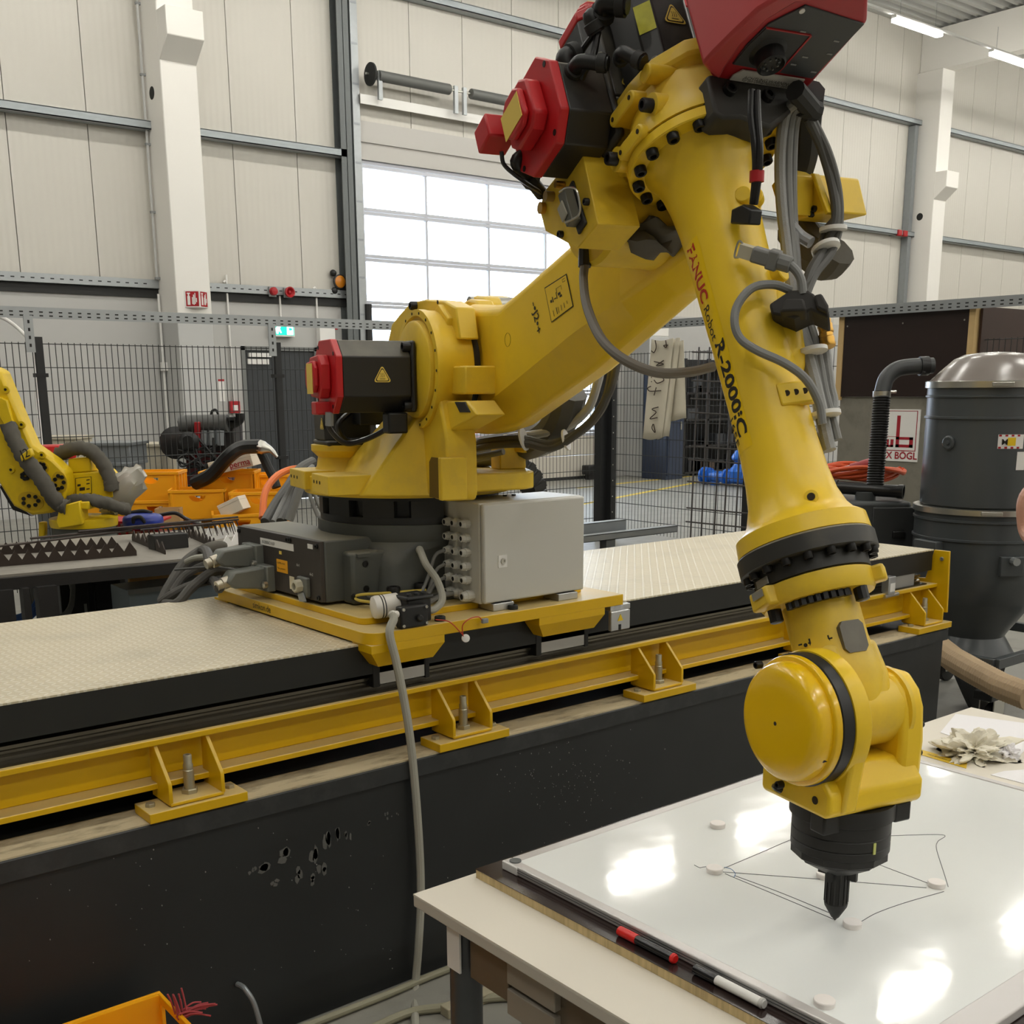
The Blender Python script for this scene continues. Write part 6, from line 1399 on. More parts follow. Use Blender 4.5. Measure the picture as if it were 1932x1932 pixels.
MB().tube([p+VX*-.03+VY*-.09+VZ*.0, p+VX*-.02+VY*-.11+VZ*.03, p+VX*.02+VY*-.105+VZ*.035, p+VX*.04+VY*-.09+VZ*.0], .012, 8).build('case_handle', M_rubber, bc); MB().tube([p+VX*-.09+VZ*.05, p+VX*.0+VZ*.062, p+VX*.06+VZ*.05], .012, 8).build('strap', M_rubber, bc)
cab('black_cable', [tuple(DP(300, 972, 7.2)), tuple(DP(330, 968, 7.2)), tuple(DP(350, 978, 7.2)), tuple(DP(380, 990, 7.0)), tuple(DP(420, 985, 6.6))], .012, M_cableb, 'black cable from the blue case across the table')
# under the welding table: pine board, grey sheet case, cables
p0, p1 = atY(242, 1085, 5.75), atY(352, 1078, 5.75); o = MB().bar((p0.x, p0.y, (p0.z+p1.z)/2), (p1.x+.25, p1.y, (p0.z+p1.z)/2), .025, .10).build('pine_board', mat('pine', (206, 164, 100), .6, var=.25, var_scale=6, stretch=(.4, 1, 8)), bevel=.003); tag(o, 'pine board with a knot below the welding table', 'board')
q = atY(324, 1079, 5.735); MB().lathe(q, (0, -1, 0), [(0, .016), (.001, .012)], 12).build('knot', mat('knot', (120, 72, 40), .7), o)
for x in (p0.x+.1, p1.x+.15): B(x-.03, x+.03, 5.76, 5.80, 0, (p0.z+p1.z)/2).build('board_leg', M_rust, o, smooth=0)
p0, p1 = atY(244, 1135, 5.4), atY(340, 1103, 5.4); o = B(p0.x, p0.x+.55, 5.4, 5.65, 0, p1.z).build('sheet_case', mat('sheet_grey', (128, 140, 146), .4, metal=.4), bevel=.004); tag(o, 'grey sheet metal case on the floor behind the deck', 'case'); B(p0.x-.005, p0.x+.555, 5.393, 5.40, p1.z-.02, p1.z+.004).build('case_edge', M_steel, o, smooth=0)
for i, (px, py, m, lab) in enumerate(((20, 1115, 'cable_blue', 'coil of blue cable under the welding table'), (105, 1115, 'cable_greyish', 'coil of grey cable hanging under the welding table'))):
    c = atY(px, py, 5.9); b = MB(); col_ = mat(m, (70, 110, 180) if i == 0 else (120, 120, 116), .5)
    for k in range(6): r_ = .13+.012*k; b.tube([c+Vector((math.cos(t*PI/6)*r_*(.6 if i else 1), .01*k, math.sin(t*PI/6)*r_)) for t in range(13)], .006, 6, sub=2)
    tag(b.build('cable_coil', col_), lab, 'cable coil')
for i, (px0, px1, lab) in enumerate(((112, 165, 'dark control cabinet under the welding table beside the cable coil'), (175, 228, 'dark control cabinet under the welding table beside the pine board'))):
    a_, b_ = atY(px0, 1100, 5.95), atY(px1, 1100, 5.95); r = empty('dark_cabinet', (0, 0, 0), label=lab, cat='cabinet'); B(a_.x, b_.x, 5.95, 6.3, 0, .80).build('body', M_blackm, r, bevel=.005); B(b_.x-.03, b_.x-.015, 5.944, 5.95, .35, .62).build('latch', M_chrome, r, smooth=0)
    B(a_.x+.01, b_.x-.01, 5.945, 5.95, .03, .77).build('cabinet_door', M_dark, r, smooth=0)
# ================================================================== hoses behind the robot base, energy chain
ch = empty('energy_chain', (0, 0, 0), label='black energy chain bend standing behind the track beside the cabinet', cat='cable chain')
cc = Vector((3.20, 4.02, 1.20)); Rr = .185; path = [Vector((cc.x-1.0+.05*k, cc.y, cc.z+Rr)) for k in range(20)]
path = [Vector((cc.x-.5+.05*k, cc.y, cc.z+Rr)) for k in range(10)]+[cc+Vector((Rr*math.cos(PI/2-PI*k/12), 0, Rr*math.sin(PI/2-PI*k/12))) for k in range(13)]+[Vector((cc.x-.05*k, cc.y, cc.z-Rr)) for k in range(1, 9)]
for k in range(len(path)-1):
    c = (path[k]+path[k+1])/2; d = (path[k+1]-path[k]).normalized(); n = Vector((d.z, 0, -d.x)); l = MB().obox(c, d, (0, 1, 0), n, .026, .055, .034); l.build('chain_link', M_black, ch, bevel=.004)
    MB().obox(c, d, (0, 1, 0), n, .013, .057, .037).build('link_rib', M_rubber, ch, smooth=0)
M_hoseo = mat('hose_orange', (226, 112, 40), .45)
def hose(pts, r, m, lab, cat='hose', grp=None): return cab('supply_hose' if cat == 'hose' else 'cable', [tuple(DP(*p)) for p in pts], r, m, lab, cat, grp)
hose([(495, 978, 4.9), (500, 930, 5.0), (520, 900, 5.1), (548, 886, 5.2), (580, 884, 5.2)], .016, M_hoseo, 'orange hose arching up behind the robot base')
hb = 'grey hoses behind the robot base'
for i, (pts, r, m, lab) in enumerate((([(500, 985, 4.6), (520, 950, 4.7), (545, 915, 4.8), (565, 885, 4.9), (590, 870, 5.0)], .020, M_cabled, 'thick dark hose leftmost in the bundle behind the base'),
        ([(515, 985, 4.6), (535, 945, 4.7), (560, 905, 4.7), (590, 880, 4.8)], .011, M_cable, 'pale grey hose in the bundle behind the robot base'), ([(530, 985, 4.5), (550, 945, 4.6), (572, 905, 4.6), (592, 890, 4.6)], .020, M_cabled, 'thick dark hose in the middle of the bundle behind the base'),
        ([(545, 982, 4.5), (556, 950, 4.5), (566, 920, 4.5), (580, 895, 4.5)], .018, M_cable, 'thick grey hose right in the bundle behind the base'), ([(600, 975, 4.4), (590, 950, 4.4), (580, 920, 4.4), (572, 895, 4.4)], .008, M_cable, 'thin grey hose leaning the other way behind the base'), ([(610, 970, 4.4), (598, 945, 4.4), (588, 915, 4.4), (576, 893, 4.4)], .008, M_cable, 'second thin grey hose leaning beside its twin'))):
    hose(pts, r, m, lab, 'hose', hb)
# connector cables in front of the base panel
M_dh = mat('dark_dusty_hose', (78, 75, 70), .75, var=.2, var_scale=30)
cg = 'dusty cables curling left from the robot base connectors'
def pc(pts, r, m, lab, nm='connector_cable'): cab(nm, [tuple(p) for p in pts], r, m, lab, 'cable', cg)
pc([(1.47, 3.335, 1.172), tuple(DP(385, 1038, 4.15)), tuple(DP(350, 1060, 4.1)), tuple(DP(320, 1105, 4.0)), tuple(DP(305, 1135, 3.95))], .018, M_dh, 'dark dusty cable uppermost of the curl on the deck')
pc([(1.46, 3.265, 1.105), tuple(DP(400, 1095, 3.95)), tuple(DP(360, 1105, 3.9)), tuple(DP(325, 1122, 3.85)), tuple(DP(302, 1138, 3.85))], .016, M_dh, 'dark dusty cable from the lower connector hood')
pc([tuple(DP(440, 1075, 3.95)), tuple(DP(400, 1080, 3.95)), tuple(DP(360, 1110, 3.85)), tuple(DP(335, 1138, 3.78)), tuple(DP(310, 1140, 3.8))], .017, M_dh, 'dark dusty cable lying nearest on the tread plate')
pc([tuple(DP(455, 1060, 4.05)), tuple(DP(400, 1062, 4.05)), tuple(DP(350, 1085, 3.95)), tuple(DP(325, 1118, 3.9))], .014, M_dh, 'dark dusty cable in the middle of the curl')
b = MB().ico((0, 0, 0), 1, 3); c = DP(395, 1040, 4.25); b.v = [tuple(c+VX*(v[0]*.07)+VY*(v[1]*.05)+VZ*(v[2]*.035+v[0]*.02)) for v in b.v]; tag(b.build('cable_sleeve', M_fabric, smooth=60), 'dark fabric cable sleeve bunched behind the connector hoods', 'sleeve')
# pale air hose with brass coupling and thin black tube
cab('air_hose', [tuple(DP(352, 1060, 4.0)), tuple(DP(372, 1052, 3.95)), tuple(DP(420, 1050, 3.85)), tuple(DP(500, 1046, 3.72)), tuple(DP(545, 1042, 3.66))], .011, M_hoseg, 'pale air hose leading to the brass coupling', 'hose')
bc_ = empty('brass_coupling', (0, 0, 0), label='brass quick coupling on the robot base panel', cat='coupling'); p, q = DP(545, 1042, 3.66), DP(592, 1037, 3.62)
d = (q-p).normalized(); MB().lathe(p, d, [(0, .010), (.015, .010), (.016, .014), (.022, .014), (.023, .0125), (.03, .0145), (.034, .0125), (.04, .0145), (.044, .0125), (.05, .0145), (.055, .012)], 16).build('coupling_body', M_brass, bc_); MB().lathe(p+d*.055, d, [(0, .0145), (.022, .0145)], 6).build('hex_nut', M_brass, bc_, smooth=0)
cab('air_tube', [tuple(DP(330, 1075, 3.95)), tuple(DP(400, 1070, 3.85)), tuple(DP(460, 1077, 3.75)), tuple(DP(520, 1081, 3.68)), tuple(DP(575, 1078, 3.62))], .0042, M_cabled, 'thin dark air tube across the robot base panel', 'tube')
cab('tube_fitting', [tuple(DP(560, 1079, 3.63)), tuple(DP(590, 1077, 3.61))], .0065, M_chrome, 'small clear fitting at the end of the thin air tube', 'fitting')
# dark dress hose and grey hoses beyond the shoulder
def LH(pts, r, m, lab, grp='grey hoses beyond the robot shoulder'): cab('dress_hose', [tuple(LW(LY(*p))) for p in pts], r, m, lab, 'hose', grp)
LH([(870, 870, .30), (920, 850, .30), (985, 840, .30), (1035, 820, .30), (1062, 785, .30), (1075, 740, .30)], .052, M_cabled, 'fat dark corrugated hose below the robot upper arm', None)
for i, (pts, r, m, lab) in enumerate((([(855, 850, .12), (910, 835, .15), (980, 828, .2), (1040, 838, .25), (1100, 810, .3), (1140, 760, .3), (1158, 690, .3)], .013, M_cabled, 'dark grey hose sweeping up behind the upper arm'), ([(855, 858, .12), (920, 842, .15), (990, 838, .2), (1045, 845, .25), (1110, 800, .3), (1150, 740, .3), (1166, 680, .3)], .011, M_cabled, 'second dark grey hose sweeping up behind the upper arm'),
        ([(960, 826, .2), (1020, 818, .25), (1070, 805, .3), (1110, 770, .33), (1128, 720, .33), (1134, 690, .33)], .013, mat('hose_clear_grey', (172, 172, 170), .35), 'pale translucent hose nearest the door panes'), ([(850, 868, .12), (900, 862, .15), (950, 852, .2)], .010, M_cable, 'short grey hose under the upper arm root'))):
    LH(pts, r, m, lab)
for px, py, y, r in ((882, 850, .12, .03), (988, 828, .2, .032), (1068, 830, .28, .028)):
    c = LW(LY(px, py, y)); b = MB().lathe(c, LWd((.5, .5, .2)), [(-.003, r), (-.003, r+.003), (.003, r+.003), (.003, r)], 16); tag(b.build('cable_tie', M_white), 'white cable tie around the grey hoses beyond the shoulder', 'cable tie', 'cable ties on the shoulder hoses')
# ================================================================== cable loop from elbow to forearm, dress pack on the right of the forearm
def LF(nm, pts, r, m, lab, cat='cable', grp=None, n=10): cab(nm, [tuple(LW(LY(*p))) for p in pts], r, m, lab, cat, grp)
LF('loop_cable', [(1103, 500, -.105), (1101, 530, -.12), (1108, 580, -.15), (1135, 640, -.18), (1180, 680, -.17), (1240, 703, -.12), (1300, 702, -.06), (1345, 692, 0)], .0095, mat('loop_grey', (112, 106, 98), .6), 'grey cable looping from the elbow box under the forearm')
def LE(px, py, rr): return LP(px, py, J4+D4*.5+E1*rr, E1)
cab('clamp_cable', [tuple(LW(LE(*p))) for p in ((1492, 548, .07), (1460, 537, .085), (1420, 543, .10), (1392, 575, .105), (1386, 610, .105), (1398, 640, .10), (1430, 662, .098), (1480, 685, .09), (1520, 715, .08), (1545, 760, .06), (1552, 800, .05))], .0075, M_cable, 'grey cable looping from the black clamp back to the hose bundle')
dg = 'grey hoses hanging right of the forearm'
M_braid = mat('braided_hose', (142, 142, 140), .4, bump=.4, bump_scale=400)
for i, (pts, r, m, lab) in enumerate((([(1505, 190, .10), (1482, 215, .10), (1472, 290, .10), (1474, 380, .10), (1484, 470, .10), (1495, 555, .08)], .0105, M_braid, 'braided grey hose leftmost beside the forearm top'),
        ([(1508, 195, .115), (1492, 225, .115), (1486, 300, .115), (1488, 390, .115), (1496, 480, .11), (1503, 555, .09)], .009, M_cable, 'smooth grey hose second beside the forearm top'), ([(1512, 200, .12), (1500, 240, .13), (1496, 320, .13), (1497, 400, .13), (1502, 480, .12), (1508, 555, .09)], .008, M_cable, 'thin grey hose third beside the forearm top'),
        ([(1525, 225, .15), (1550, 280, .18), (1570, 350, .2), (1577, 410, .2), (1560, 460, .18), (1530, 510, .12), (1515, 555, .09)], .009, M_cabled, 'dark grey hose bowing out to the far right of the forearm'), ([(1530, 222, .16), (1562, 290, .19), (1580, 360, .21), (1582, 425, .21), (1568, 475, .18), (1538, 515, .13), (1520, 555, .09)], .009, M_cabled, 'second dark grey hose bowing out to the far right'),
        ([(1575, 415, .2), (1556, 440, .19), (1545, 480, .16), (1525, 520, .12), (1512, 555, .09)], .008, M_cabled, 'dark grey hose crossing under the white tie'),         ([(1497, 585, .07), (1512, 640, .07), (1530, 700, .08), (1545, 760, .08), (1560, 830, .08), (1565, 850, .08)], .0125, M_braid, 'thick braided hose hanging below the clamp'), ([(1512, 580, .09), (1530, 620, .09), (1543, 670, .10), (1556, 740, .10), (1575, 810, .10), (1580, 830, .10)], .0085, M_cable, 'smooth grey hose hanging below the clamp'),
        ([(1505, 583, .08), (1520, 630, .08), (1537, 690, .09), (1548, 750, .09), (1550, 800, .08), (1550, 845, .08)], .008, M_cable, 'grey hose between the braided ones below the clamp'), ([(1556, 655, .12), (1562, 700, .12), (1566, 730, .12), (1572, 760, .12), (1568, 800, .10)], .0095, M_braid, 'braided hose hanging from the brass fitting'))):
    LF('dress_hose', pts, r, m, lab, 'hose', dg)
for pts, lab in (([(1418, 170, .17), (1417, 220, .165), (1424, 280, .155), (1425, 330, .13), (1420, 385, .10)], 'black cable down the forearm top with a red band, left one'), ([(1428, 172, .17), (1430, 225, .165), (1434, 285, .155), (1431, 335, .13), (1424, 385, .10)], 'black cable down the forearm top with a red band, right one')):
    cab('black_cable', [tuple(LW(LE(*p))) for p in pts], .006, M_cableb, lab, 'cable', 'black cables on the forearm top')
c = LW(LE(1428, 333, .13)); tag(MB().lathe(c-Vector((0, 0, .009)), (0, 0, 1), [(0, .0125), (.018, .0125)], 16).build('red_tape', M_red), 'red tape band around the black forearm cables', 'tape')
p = LE(1408, 405, .10); o = XW(MB().prism([(p[0]-.03, p[2]-.012), (p[0]+.024, p[2]-.020), (p[0]+.028, p[2]+.004), (p[0]+.004, p[2]+.016), (p[0]-.028, p[2]+.012)], 1, p[1]-.012, p[1]+.014)).build('cable_plug', M_black, bevel=.003, fix=True); tag(o, 'square black plug at the end of the taped cables', 'plug')
lp2 = empty('loose_connector', (0, 0, 0), label='loose grey heavy connector plug beside the forearm', cat='connector'); p, q = LE(1398, 472, .098), LE(1492, 500, .095); d = (q-p)/np.linalg.norm(q-p); up = np.cross(d, np.array([0, 1.0, 0])); sd = np.cross(up, d)
L_ = np.linalg.norm(q-p)
XW(MB().obox(p+d*.010, d, up, sd, .012, .014, .012)).build('contact_insert', mat('insert_ivory', (196, 190, 168), .5), lp2, smooth=0); XW(MB().obox(p+d*.045, d, up, sd, .024, .0165, .015)).build('hood', M_cable, lp2, bevel=.004); XW(MB().obox(p+d*.060, d, up, sd, .010, .021, .016)).build('hood_collar', M_cable, lp2, bevel=.003); XW(MB().lathe(p+d*.07, d, [(0, .014), (.02, .014), (.022, .011), (L_-.07, .009)], 10)).build('gland', M_cable, lp2)
XW(MB().tube([p+up*.014, p-d*.008+up*.016, p-d*.008-up*.016, p-up*.016], .002, 6)).build('locking_bail', M_chrome, lp2)
cab('plug_cable', [tuple(LW(LE(*p))) for p in ((1490, 499, .095), (1503, 512, .09), (1512, 530, .085), (1515, 555, .08))], .0075, M_cable, 'grey cable from the loose plug into the clamp', 'cable')
# black hose clamp on the forearm
M_clamp = mat('clamp_black', (44, 41, 37), .65, var=.25, var_scale=20)
kl = empty('hose_clamp', (0, 0, 0), label='black plastic hose clamp bolted to the forearm', cat='clamp')
def LPE(pts, r0, r1, nm, m, par, bev=.004):
    P = [LE(x, y, r0) for x, y in pts]; Q = [p+E1*(r1-r0) for p in P]; n = len(P)
    return MB().add([tuple(LW(p)) for p in P+Q], [tuple(range(n)), tuple(range(n, 2*n))[::-1]]+[(i, n+i, n+(i+1) % n, (i+1) % n) for i in range(n)]).build(nm, m, par, bevel=bev, fix=True)
def LP3(pts, y0, y1, nm, m, par, bev=.004):
    pp = [LY(*q, y0) for q in pts]; return XW(MB().prism([(p[0], p[2]) for p in pp], 1, y0, y1)).build(nm, m, par, bevel=bev, fix=True)
LPE([(1451, 573), (1490, 547), (1518, 545), (1535, 553), (1565, 588), (1564, 600), (1530, 585), (1498, 600), (1456, 592)], .085, .02, 'clamp_body', M_clamp, kl); LPE([(1535, 556), (1550, 552), (1563, 575), (1562, 590), (1540, 580)], .095, .03, 'clamp_lever', M_clamp, kl)
LPE([(1470, 588), (1482, 562), (1516, 562), (1522, 585)], .105, .06, 'clamp_jaw', M_clamp, kl)
for s in (0, 1): 
    p, q = ((1553, 603, .11), (1560, 630, .11)) if s == 0 else ((1557, 628, .11), (1564, 655, .11)); P, Q = LY(*p), LY(*q); tag(XW(MB().lathe(P, Q-P, [(0, .011), (.003, .0135), (.010, .0125), (.012, .0138), (.020, .0128), (.024, .0135), (np.linalg.norm(Q-P), .012)], 14)).build('hose_fitting', M_brass), ('ribbed brass fitting under the hose clamp, upper one', 'ribbed brass fitting under the hose clamp, lower one')[s], 'fitting', 'brass fittings on the forearm hoses')
for i, (px, py, y, r, dr, lab) in enumerate(((1533, 662, .075, .030, (.3, 0, -.95), 'white cable tie higher on the hanging hoses'), (1556, 782, .075, .032, (.3, 0, -.95), 'white cable tie lower on the hanging hoses'), (1572, 432, .19, .028, (.1, 0, -1), 'white cable tie round the bowed dark hoses'), (1558, 468, .17, .030, (.5, 0, -.85), 'clear cable tie under the bowed dark hoses'))):
    c = LW(LY(px, py, y)); tag(MB().lathe(c, LWd(dr), [(-.0035, r*.8), (-.0035, r*.8+.0025), (.0035, r*.8+.0025), (.0035, r*.8)], 20).build('cable_tie', M_white), lab, 'cable tie', 'cable ties on the forearm hoses')
# clear vacuum stub and yellow bracket to the right of the elbow
bk = [(1497, 327), (1544, 330), (1560, 400), (1497, 416), (1478, 395)]
pp = [LY(*q, .20) for q in bk]; o = XW(MB().prism([(p[0], p[2]) for p in pp], 1, .20, .30)).build('bracket_box', M_yd, rob, bevel=.004, fix=True)
LP3([(1528, 327), (1535, 327), (1562, 400), (1556, 406)], .185, .20, 'bracket_flange', M_y, rob, .002)
LP3([(1455, 350), (1480, 318), (1500, 330), (1498, 405), (1470, 400)], .155, .20, 'bracket_wing', M_yd, rob, .002)
for px, py in ((1508, 333), (1538, 394), (1532, 404)): bolt('bracket_screw', LW(LY(px, py, .20)), LWd((0, -1, 0)), .006, .006, M_screw, rob)
LF('clear_hose', [(1492, 425, .12), (1510, 445, .14), (1530, 458, .15)], .011, mat('clear_hose', (206, 208, 210), .2, trans=.4), 'short clear hose stub behind the grey hoses', 'hose')
LF('dark_sleeve', [(1500, 430, .26), (1530, 470, .26), (1560, 490, .25), (1578, 470, .25)], .04, M_fabric, 'dark fabric sleeve hanging beyond the yellow bracket', 'sleeve')
LF('corrugated_hose', [(1520, 175, .15), (1515, 230, .18), (1510, 290, .2), (1495, 340, .2)], .035, M_rubber, 'black corrugated hose beside the elbow', 'hose')
# dark mounting plate under the red unit
def PWp(px, py, w): return LP(px, py, J4+W4*w, W4)
P = [PWp(x, y, .145) for x, y in ((1335, 140), (1350, 213), (1366, 222), (1400, 221), (1455, 240), (1500, 205), (1515, 160), (1500, 130))]; Q = [p-W4*.05 for p in P]; n = len(P)
MB().add([tuple(LW(p)) for p in P+Q], [tuple(range(n)), tuple(range(n, 2*n))[::-1]]+[(i, n+i, n+(i+1) % n, (i+1) % n) for i in range(n)]).build('mounting_plate', mat('plate_dark', (52, 50, 46), .6, var=.25), rob, bevel=.006, fix=True)
for px, py in ((1374, 172), (1446, 184)): bolt('plate_bolt', LW(PWp(px, py, .145)), LWd(W4), .012, .012, M_screw, rob)
for a_, b_ in (((1500, 170, .08), (1530, 205, .14)), ((1512, 200, .12), (1540, 210, .16))): XW(MB().tube([LY(*a_), (LY(*a_)+LY(*b_))/2, LY(*b_)], .018, 10)).build('angle_fitting', M_rubber, rob)
# ---- red dispensing unit on top of the elbow
ru = empty('red_drive_unit', (0, 0, 0), label='red drive unit with dark connector panel on top of the robot elbow', cat='drive unit')
S0 = .17
def PS(px, py, s=S0): return LP(px, py, F4(s, 0, 0), D4)
def slabS(pts, s0, s1, nm, m, par, bev=.006):
    P = [PS(x, y, s0) for x, y in pts]; Q = [p+D4*(s1-s0) for p in P]; n = len(P)
    return MB().add([tuple(LW(p)) for p in P+Q], [tuple(range(n)), tuple(range(n, 2*n))[::-1]]+[(i, n+i, n+(i+1) % n, (i+1) % n) for i in range(n)]).build(nm, m, par, bevel=bev, fix=True)
M_rud = mat('unit_red', (172, 30, 36), .42, var=.08); M_rim = mat('unit_rim_red', (182, 62, 64), .4, dust=.4, dust_col=(196, 110, 106)); M_pan = mat('unit_panel', (64, 66, 68), .55)
body = slabS([(1340, 146), (1357, 153), (1515, 178), (1638, 42), (1640, -10), (1560, -40), (1500, -20), (1440, 20), (1390, 70)], S0, -.30, 'unit_body', M_rud, ru, .008)
rim = slabS([(1325, 122), (1335, 134), (1357, 153), (1370, 128), (1400, 85), (1450, 38), (1500, 8), (1540, 2), (1540, -20), (1490, -18), (1430, 18), (1380, 65), (1345, 100)], S0+.012, -.02, 'unit_rim', M_rim, ru, .006)
pan = slabS([(1382, 122), (1410, 85), (1450, 46), (1520, 11), (1631, 46), (1533, 149)], S0+.003, S0-.01, 'panel', M_pan, ru, .001)
sk = slabS([(1384, 121), (1412, 86), (1446, 54), (1530, 68), (1468, 137)], S0+.0045, S0+.003, 'socket_panel', mat('socket_panel', (56, 56, 56), .6), ru, 0)
slabS([(1446, 53), (1530, 67), (1531, 69), (1446, 55)], S0+.006, S0+.003, 'panel_seam', M_rud, ru, 0); slabS([(1530, 67), (1532, 69), (1470, 138), (1468, 137)], S0+.006, S0+.003, 'panel_seam', M_rud, ru, 0)
c = PS(1448, 95, S0); XW(MB().lathe(c, D4, [(0, .036), (.004, .034), (.008, .026), (.030, .025), (.032, .022), (.026, .018)], 28)).build('round_socket', M_black, ru)
for k in range(8): XW(MB().lathe(c+D4*.026+Y3*(.013*math.cos(k*PI/4))+W4*(.013*math.sin(k*PI/4)), D4, [(0, .002), (.004, .002)], 6)).build('contact_pin', M_steeld, ru)
wl = slabS([(1377, 151), (1383, 143), (1402, 133), (1519, 151), (1500, 170)], S0+.0045, S0+.002, 'white_label', mat('label_worn', (206, 202, 192), .6, var=.3, var_scale=60), ru, 0)
o_ = PS(1390, 151, S0+.006); u_ = PS(1500, 168, S0+.006)-o_; v_ = PS(1400, 140, S0+.006)-o_
for i, (t_, fr_) in enumerate((('ACHTUNG WARNING', .42), ('Vor dem Oeffnen Netzstecker ziehen', .05))): tx_local(t_, M_ink, o_+v_*fr_+u_*.06, u_/np.linalg.norm(u_), np.cross(D4, u_/np.linalg.norm(u_)), .105, ru, height=.007)
for (x, y) in ((1515, 60), (1578, 78), (1565, 102), (1519, 108), (1497, 122), (1535, 136)):
    p = PS(x, y, S0+.0036); XW(MB().obox(p, Y3, W4, D4, .006, .0014, .0005)).build('panel_mark', M_grey, ru, smooth=0)
p = PS(1513, 20, S0+.003); XW(MB().lathe(p, D4, [(0, .005), (.002, .005), (.002, .003)], 12)).build('panel_screw', M_white, ru)
cv = MB(); A_ = [PS(x, y, .02) for x, y in ((1330, 105), (1345, 95), (1372, 62), (1410, 22), (1450, -10), (1480, -40), (1310, -40), (1322, 40))]; Bq = [p-D4*.16+W4*.01 for p in A_]
n = len(A_); cv.add([tuple(LW(p)) for p in A_+Bq], [tuple(range(n)), tuple(range(n, 2*n))[::-1]]+[(i, n+i, n+(i+1) % n, (i+1) % n) for i in range(n)])
cv.build('clear_cover', mat('clear_cover', (214, 180, 182), .12, trans=.55, spec=.6), ru, bevel=.01, fix=True)
slabS([(1338, 95), (1343, 92), (1352, 120), (1348, 130)], S0+.002, -.25, 'cover_post', M_rim, ru, .003)
slabS([(1360, 52), (1372, 32), (1386, 60), (1368, 70)], .016, .008, 'warning_label', M_lblY, ru, 0); slabS([(1346, 40), (1352, 30), (1362, 72), (1356, 76)], .03, .02, 'red_label', M_red, ru, 0)
LP3([(1300, -20), (1318, -20), (1340, 92), (1322, 100)], -.045, .02, 'side_rail', M_black, ru, .003)
# ================================================================== right background: booth, sign, extractor, person
XP = 9.0
M_plyd = mat('booth_ply', (40, 28, 25), .35, var=.3, var_scale=4)
M_conc = mat('raw_concrete', (128, 124, 112), .8, var=.25, var_scale=4, dirt=(84, 80, 70), dirt_amt=.5, dirt_scale=6, bump=.3, bump_scale=30)
M_wood = mat('stud_wood', (198, 168, 116), .7, var=.2, var_scale=8)
bt = empty('concrete_booth', (0, 0, 0), label='raw concrete corner block carrying dark plywood boards', cat='booth')
B(XP, 11.5, 5.06, 6.34, 0, 1.63).build('concrete_block', M_conc, bt, bevel=.01)
B(XP-.02, XP, 5.12, 6.32, 1.63, 2.365).build('plywood_board', M_plyd, bt, smooth=0)
B(XP+.03, 11.4, 5.03, 5.05, 1.63, 2.35).build('plywood_board', mat('booth_ply_b', (58, 38, 32), .4, var=.3, var_scale=4), bt, smooth=0)
for y in (6.32, 5.06): B(XP-.03, XP+.06, y, y+.055, 1.60, 2.365).build('stud', M_wood, bt, smooth=0)
for (y, z) in ((6.27, 2.34), (6.29, 2.25), (5.72, 2.345), (5.73, 2.25), (5.17, 2.345), (5.16, 2.25)): MB().lathe((XP-.02, y, z), (-1, 0, 0), [(0, .008), (.002, .007)], 8).build('board_screw', M_chrome, bt)
sg = empty('company_sign', (0, 0, 0), label='white sign with red square emblem and lettering on the concrete', cat='sign')
Mr = mat('sign_red', (158, 24, 40), .5)
ya, yb, za, zb_ = 5.505, 5.95, 1.072, 1.522
B(XP-.008, XP-.0005, ya, yb, za, zb_).build('sign_plate', M_white, sg, smooth=0)
def sgb(u0, u1, v0, v1, m=Mr, nm='emblem_stroke'):     # u: 0 at the left (far) edge, 1 at the near edge
    return B(XP-.0095, XP-.008, yb-(yb-ya)*u1, yb-(yb-ya)*u0, za+(zb_-za)*v0, za+(zb_-za)*v1).build(nm, m, sg, smooth=0)
for a_ in ((.03, .04, .20, .97), (.93, .945, .20, .97), (.03, .945, .965, .975), (.03, .945, .20, .215)): sgb(*a_, nm='sign_border')
sgb(.50, .575, .27, .88); sgb(.50, .88, .27, .325); sgb(.50, .88, .42, .47); sgb(.80, .88, .27, .47); sgb(.18, .25, .27, .42); sgb(.285, .345, .27, .42); sgb(.385, .45, .27, .42); sgb(.18, .45, .27, .31); sgb(.03, .50, .47, .478)
text('lettering', 'MAX B\u00d6GL', Mr, (XP-.0096, yb-.012, za+.022), (0, -1, 0), (0, 0, 1), .085, sg, bold=.02)
# generator box with cap, pipe, orange cable
M_gen = mat('unit_grey_dark', (70, 73, 74), .5, var=.1)
gn = empty('suction_unit', (0, 0, 0), label='dark grey suction unit housing beside the extractor drum', cat='machine')
ctrv = Vector((5.70, 3.08, 0))
g0 = DP(1620, 985, 6.3)
def obx(c, u, v, h0, h1, hu, hv, nm, m, par, bev=.006): return MB().obox((c.x, c.y, (h0+h1)/2), u, v, VZ, hu, hv, (h1-h0)/2).build(nm, m, par, bevel=bev)
zt = DP(1640, 945, 6.3).z
obx(g0+VX*(-.02)+VY*.22, VX, VY, .25, zt, .30, .26, 'housing', M_gen, gn, .02)
obx(g0+VX*.19-VY*.03, VX, VY, .3, zt-.03, .13, .02, 'front_panel', mat('unit_panel_dark', (58, 60, 61), .5), gn)
obx(g0+VX*.21-VY*.055, VX, VY, zt-.20, zt-.16, .035, .012, 'grip_slot', M_black, gn)
p = DP(1633, 930, 6.35); MB().lathe((p.x, p.y, zt), (0, 0, 1), [(0, .058), (.045, .055), (.047, .05)], 20).build('filler_cap', M_gen, gn)
for s in (-.25, .22):
    c = g0+VX*s+VY*.2; B(c.x-.05, c.x+.05, c.y-.05, c.y+.05, 0, .25).build('foot', M_gen, gn, smooth=0)
